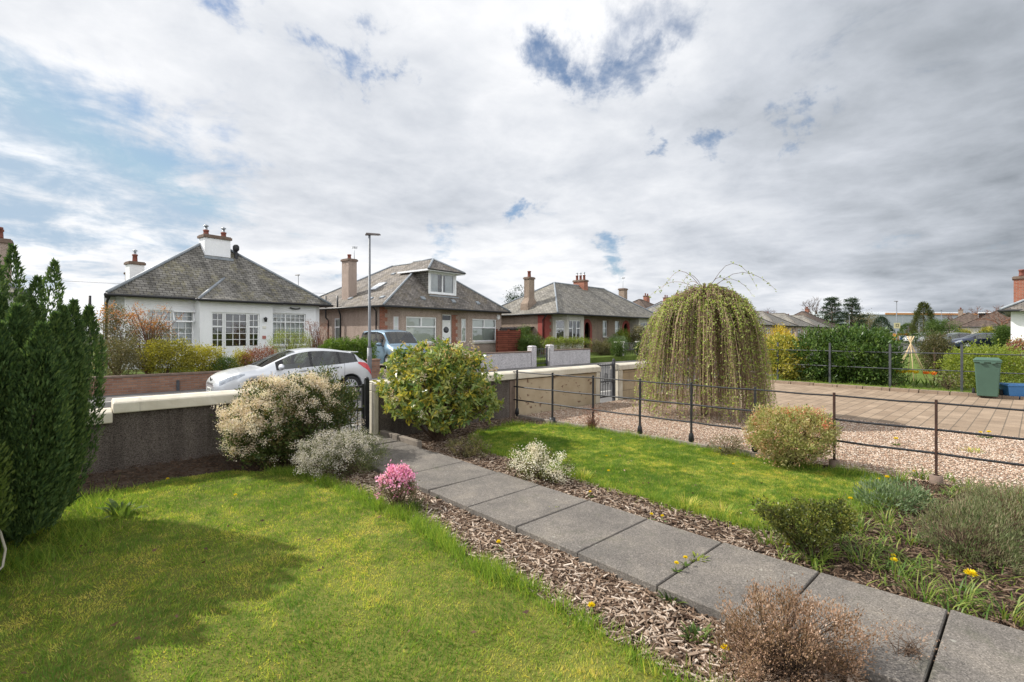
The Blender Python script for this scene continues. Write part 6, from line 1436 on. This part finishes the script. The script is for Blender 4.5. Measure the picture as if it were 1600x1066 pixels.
# white bay house at the right edge
H9 = bungalow('bungalow', 'pale rendered bungalow with a white bay window cut by the right edge of the frame', (43.5,.9,-.07), 180, 9.3, 9, 5.4, M_white, M_slate2, [(1,1.6),(6,1.6)], 2.75, ax='x')
b = MB(); wl = ((34.2,.9),(34.2,-3)); wall(b, (9.9,.9), (9.9,3.5), -.3, 2.65, [(.25,1.15,.7,2.3),(1.35,2.4,.7,2.3)]); wall(b, (9.302,.6), (9.9,.9), -.3, 2.65); wall(b, (9.9,3.5), (9.302,3.8), -.3, 2.65); b.build('bay_wall', M_white, H9)
window(H9, (9.9,.9), (9.9,3.5), .25, 1.15, .7, 2.3, (), (1.8,), back='room'); window(H9, (9.9,.9), (9.9,3.5), 1.35, 2.4, .7, 2.3, (), (1.8,), back='room')
b = MB(); b.hexa([(9.2,.3,2.66),(10.1,.3,2.66),(10.1,4.1,2.66),(9.2,4.1,2.66)],[(9.2,.7,3.1),(9.65,.9,2.95),(9.65,3.5,2.95),(9.2,3.7,3.1)]); b.build('bay_roof', M_slate3, H9)
chimney(H9, 4.75, .3, .9, .6, 2.6, 4.55, M_brick, 2)

# houses further along the road
far = [(60.5,23.6,9,4.75,M_harl2,M_slate3,'grey-roofed bungalow nearest behind the weeping birch, right of its crown'),(71.5,24.4,9,4.75,M_harl3,M_slate3,'grey-roofed bungalow second along the far row'),(83,25.2,9.2,4.8,M_harl2,M_slate3,'grey-roofed bungalow third along the far row'),(95,26,9.4,4.8,M_harl3,M_slate3,'grey-roofed bungalow fourth and last of the grey far row')]
for x, y, w, zr, wm, rm, lab in far: bungalow('bungalow', lab, (x,y,.0), 2, w, 8.5, zr, wm, rm, [(.8,1.7),(w-2.6,1.7)], 2.65, ax='y', rid=3.0, capm=M_slate2, chims=[(w*.12,4.6,.6,.8,4.5,M_harl3,2)] if x > 72 else (), doors=(w/2-.45,))
bungalow('semi_detached_bungalow', 'grey-roofed bungalow pair just beyond the red-arched one, mostly behind the weeping birch', (45.2,23.2,0), 4, 14, 8, 5.1, M_harl3, M_slate3, [(1,1.7),(5,1),(8,1),(11.5,1.7)], 2.7, chims=[(7,4,.6,1.1,5.6,M_brick,3)])
for x, y, w, d, zr, lab, wins in ((82,40,13,9,7.0,'large brown-tiled house behind the grey far row, under the bare tree',[(1,1.6),(10,1.6)]),(66,40,10,9,7.1,'brown-roofed house behind the nearest grey far bungalow',[(1,1.6)]),(74.5,41,8,8,7.2,'slate-hipped house between the two brown ones behind the grey far row',[(1,1.6)]),
      (107,28,12,9,6.0,'brown-tiled bungalow left of the pale pole at the row end',[(1,1.8),(8,1.8)]),(124,31,11,9,5.6,'brown-tiled bungalow right of the pale pole at the row end',[(1,1.8),(8,1.8)]),(142,33,9,8,5.0,'small dark-roofed bungalow furthest along the row by the parked white car',[(1,1.5)])):
    bungalow('bungalow', lab, (x,y,.0), 3, w, d, zr, M_harl2, M_slate3 if 'slate' in lab else M_tile, wins, 2.8 if zr < 6.5 else 4.2, chims=[(w*.7,d/2,1.1,.6,zr+.6,M_brick,2)] if zr > 5.8 else (), capm=M_tile)
# right-hand background houses
Ha = bungalow('bungalow', 'brown-roofed bungalow with a white dormer beyond the long green hedge', (128,-1.5,.0), 90+4, 11.5, 10, 5.7, M_cream, M_tile, [(1.2,1.8),(7,2.4)], 2.7, capm=M_tile)
dm = MB(); wall(dm, (6.5,1.6), (9.2,1.6), 3.6, 5.2, [(.2,2.6,4.0,5.0)]); dm.box(6.45,9.25,1.62,4.5,5.2,5.35); wall(dm, (6.5,4.4), (6.5,1.6), 3.6, 5.2); wall(dm, (9.2,1.6), (9.2,4.4), 3.6, 5.2); dm.build('dormer', M_upvc, Ha); window(Ha, (6.5,1.6), (9.2,1.6), .2, 2.6, 4.0, 5.0, (.5,), (), back='curtain', inset=.05, name='dormer_window')
bungalow('bungalow', 'long brown-roofed bungalow left of the white dormer, behind bare shrubs', (150,5.5,.0), 90, 9.5, 10, 6.0, M_cream, M_tile, [(1.5,1.8)], 2.7, capm=M_tile, chims=[(6,5,.7,1.2,6.6,M_harl3,2)])
M_clad = bricks('pale_cladding', (.36,.39,.42), (.40,.43,.46), (.30,.33,.36), 30, 1.2, .05, .1, .2)
o = thing('warehouse', 'long pale grey industrial shed with an orange roof edge on the horizon', 'warehouse', (250,36,0), R(-35)); b = MB(); b.box(-34,34,0,24,-.4,9.0); b.hexa([(-34.4,-.4,9.001),(34.4,-.4,9.001),(34.4,24.4,9.001),(-34.4,24.4,9.001)],[(-34,9,10.6),(34,9,10.6),(34,15,10.6),(-34,15,10.6)]); b.build('cladding', M_clad, o)
b = MB(); b.box(-10,34.5,-.5,-.41,9.0,9.7); b.build('fascia', paint('orange_fascia', (.55,.26,.10), .6), o)

# houses behind the left-hand side
bungalow('bungalow', 'house behind the white bungalow, only its brown brick chimney showing above the hip', (2.9,39,.1), -20, 8, 7, 4.6, M_harl2, M_slate2, [(1,1.5)], chims=[(.45,.7,.5,.5,5.15,M_harl2,1)])
bungalow('bungalow', 'house at the far left edge with a tall red brick chimney behind the conifer', (-11.2,23.0,.1), 0, 10.2, 8, 5.5, M_white, M_slate1, [(1,1.8),(7,1.8)], chims=[(9.75,2.1,.6,.75,4.6,M_harl2,2)])
bungalow('bungalow', 'grey-roofed house glimpsed between the dormer bungalow and the tan pair', (30.5,46,.2), 10, 10, 8, 5.6, M_harl2, M_slate3, [(1,1.8)], chims=())

# trees
def broad_tree(label, loc, H, w, mat, tmat, nleaf, L, bare=False, name='tree', cz=.62, zlow=.25, asp=.6):
    o = thing(name, label, 'tree', loc); b = MB(); tips = []; Q = random.Random(int(abs(loc[0]*7+loc[1]*3)))
    b.tube([(0,0,-.3),(.05*H/8,0,H*.2),(0,.03*H/8,H*.42)], [H*.028,H*.022,H*.016], 8)
    def grow(p, d, ln, r, n):
        q = p+d*ln; b.tube([p, p.lerp(q,.5)+Vector((Q.uniform(-.1,.1),Q.uniform(-.1,.1),0))*ln*.4, q], [r, r*.8, r*.55], 5, cap=False)
        if n == 0: tips.append(tuple(q)); return
        for _ in range(3 if n > 1 else (5 if bare else 3)):
            e = Vector((Q.gauss(0,1),Q.gauss(0,1),Q.gauss(0,.6))).normalized(); grow(q, (d*.9+e*.75+Vector((0,0,.18))).normalized(), ln*Q.uniform(.6,.8), r*.55, n-1)
    for k in range(7):
        a = k*.9+Q.random(); grow(Vector((0,0,H*Q.uniform(.2,.42))), Vector((math.cos(a)*.8*w/H*1.6,math.sin(a)*.8*w/H*1.6,.8)).normalized(), H*.22, H*.011, 3 if bare else 2)
    b.build('trunk', tmat, o, fix=False)
    if not bare:
        bl = [((0,0,H*cz),(w*.5,w*.5,H*(1-cz)*.98))]+[((Q.uniform(-.3,.3)*w,Q.uniform(-.3,.3)*w,H*Q.uniform(.4,.8)),(w*.28,w*.28,H*.18)) for _ in range(7)]
        P_, O_, C_ = clumps(bl, nleaf//16, 16, w*.045, .7, H*zlow*.3); n = len(P_); leaves('crown', mat, P_, O_*.5+rdir(n)*.8, rng.uniform(*L, n), rng.uniform(*L, n)*asp, np.clip(C_*.6+rng.random(n)*.4, 0, 1), o)
    return o
def cone_tree(label, loc, H, w, mat, n, L, p=.7, zb=.06):
    o = thing('conifer_tree', label, 'conifer', loc); b = MB(); b.tube([(0,0,-.3),(0,0,H*.9)], [H*.03,H*.006], 8); b.build('trunk', M_bark2, o)
    m = n//14; u = rng.random(m)**1.3; a = rng.uniform(0,6.283,m); prof = (1-u)**p*np.minimum(1,(u+.12)/.22)*(1+.16*np.sin(a*4+u*17)+.1*np.sin(a*9)); rr = prof*w/2*rng.uniform(.72,1,m)
    c = np.stack([rr*np.cos(a), rr*np.sin(a), H*(zb+(1-zb)*u)], 1); q = np.repeat(c,14,0)+rng.normal(size=(m*14,3))*w*.035; od = np.repeat(np.stack([np.cos(a),np.sin(a),np.full(m,.25)],1),14,0)
    t = np.clip(np.repeat(rng.random(m),14)*.55+rng.random(m*14)*.45, 0, 1); leaves('crown', mat, q, od+rdir(m*14)*.7, rng.uniform(*L,m*14), rng.uniform(*L,m*14)*.5, t, o); return o
def layered(label, loc, H, w, mat):
    """open cedar-like conifer with separate tiers"""
    o = thing('conifer_tree', label, 'conifer', loc); b = MB(); b.tube([(0,0,-.3),(.1,0,H*.5),(0,0,H*.97)], [H*.03,H*.02,H*.006], 8); PP, OO = [], []; Q = random.Random(int(loc[0]))
    for k in range(30):
        u = .28+.70*k/29; a = k*2.4; r = w/2*(1.05-u)**.6*Q.uniform(.6,1.1)*(1.25 if k%4 == 0 else 1); e = Vector((r*math.cos(a), r*math.sin(a), H*u+Q.uniform(-.1,.25)*r)); b.tube([(0,0,H*u),e*.55+Vector((0,0,H*u*.45)),e], [H*.008,H*.005,.01], 5, cap=False)
        for j in range(7): f = Q.uniform(.4,1.0); PP.append(e*f+Vector((0,0,H*u*(1-f)))); OO.append((math.cos(a),math.sin(a),.4))
    b.build('trunk', M_bark2, o, fix=False); P_ = np.repeat(np.array([tuple(p) for p in PP]),22,0); P_ += rng.normal(size=P_.shape)*np.array([.06,.06,.028])*w; O_ = np.repeat(np.array(OO),22,0); n = len(P_)
    leaves('crown', mat, P_, O_+rdir(n)*.6, rng.uniform(.25,.5,n), .14, rng.random(n), o); return o
L_fir = leafmat('fir_needle', G((.016,.032,.018),(.028,.052,.026),(.045,.075,.032)), .15, .7)
L_yew = leafmat('golden_yew', G((.035,.05,.012),(.07,.085,.018),(.12,.125,.028)), .2, .7)
def tp(px, dd): x, y = at_depth(px, dd); return (x, y, 0)
layered('dark open fir left of the pair beyond the far roofs', tp(1300,120), 10.3, 7, L_fir); layered('dark layered fir right of the pair beyond the far roofs', tp(1331,122), 10.2, 7.5, L_fir)
broad_tree('bare leafless tree left of the dark firs', tp(1282,125), 12, 8, None, M_twig, 0, None, True); broad_tree('bare leafless tree beside the weeping birch top', tp(1183,90), 7.2, 5, None, M_twig, 0, None, True)
cone_tree('large broad golden-green conical conifer in the right background', tp(1443,75), 6.2, 3.8, L_yew, 16000, (.10,.2), .55)
broad_tree('round dark evergreen tree right of the golden cone', tp(1473,66), 3.5, 3.6, L_green, M_bark2, 9000, (.08,.16), cz=.5, zlow=.1)
broad_tree('reddish bare shrubby tree behind the right-hand houses', tp(1505,130), 9.5, 11, None, M_twigred, 0, None, True); broad_tree('bare tree above the dormer roof in the right background', tp(1545,118), 10.5, 11, None, M_twigred, 0, None, True); broad_tree('bare tree nearest the white bay house', tp(1566,80), 8.2, 8, None, M_twigred, 0, None, True)
broad_tree('dark pine top behind the tan bungalow pair chimney', tp(813,85), 9.6, 5.5, L_fir, M_bark2, 8000, (.15,.3), cz=.75)
cone_tree('small dark evergreen by the warehouse left of the sign post', tp(1377,112), 5.2, 5, L_fir, 7000, (.15,.3), .5); cone_tree('low dark evergreen right of the sign post', tp(1418,95), 3.4, 3.5, L_green, 6000, (.12,.24), .4); broad_tree('olive broad tree between the firs and the warehouse', tp(1352,128), 7, 8, L_olive, M_bark2, 9000, (.15,.3), cz=.5)
broad_tree('brown leafless thicket tree left of the golden cone', tp(1431,82), 3.6, 4, None, M_twigred, 0, None, True)
# long hedge, topiary and shrubs near the parked cars
x, y = at_depth(1510, 58); shrub('hedge', 'long trimmed green hedge behind the dark estate car', (x,y,0), [((0,k*2.2,.75),(.8,1.5,.85)) for k in range(-4,5)], L_green, 800, 12, .14, (.10,.18), .5, .3, cat='hedge', inner=.88, nst=6, rz=R(35))
bush('topiary_shrub', 'clipped round green topiary dome at the end of the long hedge', 1554, 1581, 511, 0, 0, L_green, (.08,.14), .5, 1.3, x_line=62)
bush('shrub', 'yellow-green shrub above the long hedge near the white dormer', 1530, 1556, 514, 0, 0, L_yel, (.1,.16), .5, 1., x_line=88); bush('shrub', 'yellow shrub above the long hedge left of the dormer bungalow', 1494, 1516, 516, 0, 0, L_yel, (.1,.16), .5, 1., x_line=92)
bush('hedge', 'low dark hedge by the white cars at the road end', 1362, 1392, 515, 0, 0, L_green, (.12,.2), .5, 1., x_line=105, cat='hedge')

# cars further off
def estate_shell(): return Shell(
    [(0,.60),(.04,.72),(.2,.84),(.7,.97),(1.15,1.03),(1.6,1.25),(1.95,1.42),(2.5,1.49),(3.6,1.48),(4.3,1.42),(4.5,1.30),(4.7,1.02),(4.78,.6)],
    [(0,.55),(.5,.80),(1.2,.92),(2.4,.97),(4.2,1.02),(4.6,1.0),(4.78,.55)], [(0,.60),(.1,.76),(.4,.87),(.9,.91),(4.0,.91),(4.5,.86),(4.78,.74)], [(0,.45),(1.1,.76),(1.6,.70),(2.1,.62),(4.2,.60),(4.78,.58)],
    [(0,.28),(.3,.2),(4.4,.22),(4.78,.36)], [(.95,.33),(3.75,.33)], .385, 4.78)
def far_car(name, label, px, dd, rz, col, z=-.12, kind='estate', s=1.0):
    x, y = at_depth(px, dd); pm = carpaint(col[0], col[1], .4, 1)
    sh = estate_shell() if kind == 'estate' else hatch_shell()
    L_ = sh.L; k = L_/4.78
    h = car(name, label, (0,0,0), 0, sh, pm, (.95,3.75) if kind == 'estate' else (.92,3.56), .33, 1.45*k, 4.45*k, (1.18*k,2.0*k), (4.46*k,4.68*k), [(1.65*k,2.45*k),(2.55*k,3.45*k),(3.55*k,4.2*k)], (1.35*k,2.5*k,3.5*k), spokes=6, full=False, head=(.12,.6,4.3,5.3), tail=(4.45*k,4.72*k,4.3,5.0), plate=None)
    c, s_ = math.cos(rz), math.sin(rz); h.location = (x-c*L_/2, y-s_*L_/2, z); h.rotation_euler = (0,0,rz); return h
far_car('estate_car', 'dark navy estate car parked beyond the neighbouring garden', 1533, 46, R(-62), ('navy_paint', (.012,.02,.05)), .07)
far_car('parked_car', 'grey-green car half hidden behind the navy estate car', 1490, 52, R(-58), ('greygreen_paint', (.11,.125,.115)), .12, 'hatch')
far_car('parked_car', 'white car parked by the road right of the sign board', 1436, 74, R(-35), ('white_paint', (.75,.76,.78)), .12, 'hatch')
far_car('parked_car', 'white car parked further off left of the sign post', 1388, 88, R(-10), ('white_paint', (.75,.76,.78)), .38, 'hatch')
x, y = at_depth(1409, 78); o = thing('works_trailer', 'orange works trailer with a blue and white board on its side', 'trailer', (x,y,.05), R(-50)); M_or = paint('orange_panel', (.50,.20,.03), .6)
b = MB(); b.box(-.95,.95,-.6,.6,.35,1.42); b.build('trailer_body', M_or, o, bevel=.04); b = MB(); b.box(-.8,.3,-.64,-.605,.45,1.15); bd = b.build('board', paint('board_white', (.75,.77,.8)), o)
b = MB(); b.hexa([(-.7,-.645,.5),(-.2,-.645,.5),(-.2,-.643,.5),(-.7,-.643,.5)],[(-.45,-.645,1.1),(.2,-.645,1.1),(.2,-.643,1.1),(-.45,-.643,1.1)]); b.build('board_stripe', paint('board_blue', (.03,.12,.42)), bd)
for xx in (-.4,.4):
    for yy in (-.55,.55): b = MB(); b.lathe([(0,-.08),(.3,-.08),(.3,.08),(0,.08)], 16, (xx,yy,.3), 'y'); b.build('wheel', M_tyre, o)
# distant posts
L2 = lamp((*at_depth(1401,62),-.2), 5.75, 'street lamp with a pale yellow notice in the right background', rz=R(150))
b = MB(); b.box(-.36,.36,-.11,-.085,2.35,3.05); nb = b.build('notice', paint('notice_yellow', (.62,.56,.30)), L2)
b = MB(); b.box(-.16,.16,-.118,-.112,2.55,2.6); b.box(-.16,-.1,-.118,-.112,2.6,2.85); b.box(.1,.16,-.118,-.112,2.6,2.85); b.box(-.16,.16,-.118,-.112,2.85,2.9); b.build('notice_mark', M_trim, nb); nb.rotation_euler = (0,0,R(-150-50)); 
lamp((*at_depth(1471,105),-.2), 6.6, 'thin street lamp beyond the long hedge, right of the golden cone', rz=R(150)); lamp((*at_depth(466,47),0), 7.1, 'street lamp rising behind the white and dormer bungalows', rz=R(110), wide=.07)
lamp((*at_depth(1327,80),-.2), 4.6, 'plain pale pole without a lamp before the far brown roofs', head=False, wide=.07); lamp((*at_depth(1411,100),-.2), 5.5, 'thin pole right of the sign post', head=False, wide=.07); lamp((*at_depth(1436,70),-.2), 3.2, 'short grey pole left of the golden cone', head=False, wide=.06)
def wire(label, p, q, sag):
    p, q = Vector(p), Vector(q); b = MB(); b.tube([p.lerp(q,t)-Vector((0,0,sag*4*t*(1-t))) for t in (0,.15,.3,.45,.6,.75,.9,1)], .014, 5); tag(b.build('overhead_wire', M_black), label, 'wire')
wire('thin overhead wire crossing the sky left of the white bungalow', (*at_depth(-60,40),6.4), (*at_depth(300,40),5.4), .15); wire('thin overhead wire between the white bungalow and the dormer bungalow', (*at_depth(400,50),5.9), (*at_depth(640,50),5.7), .2)
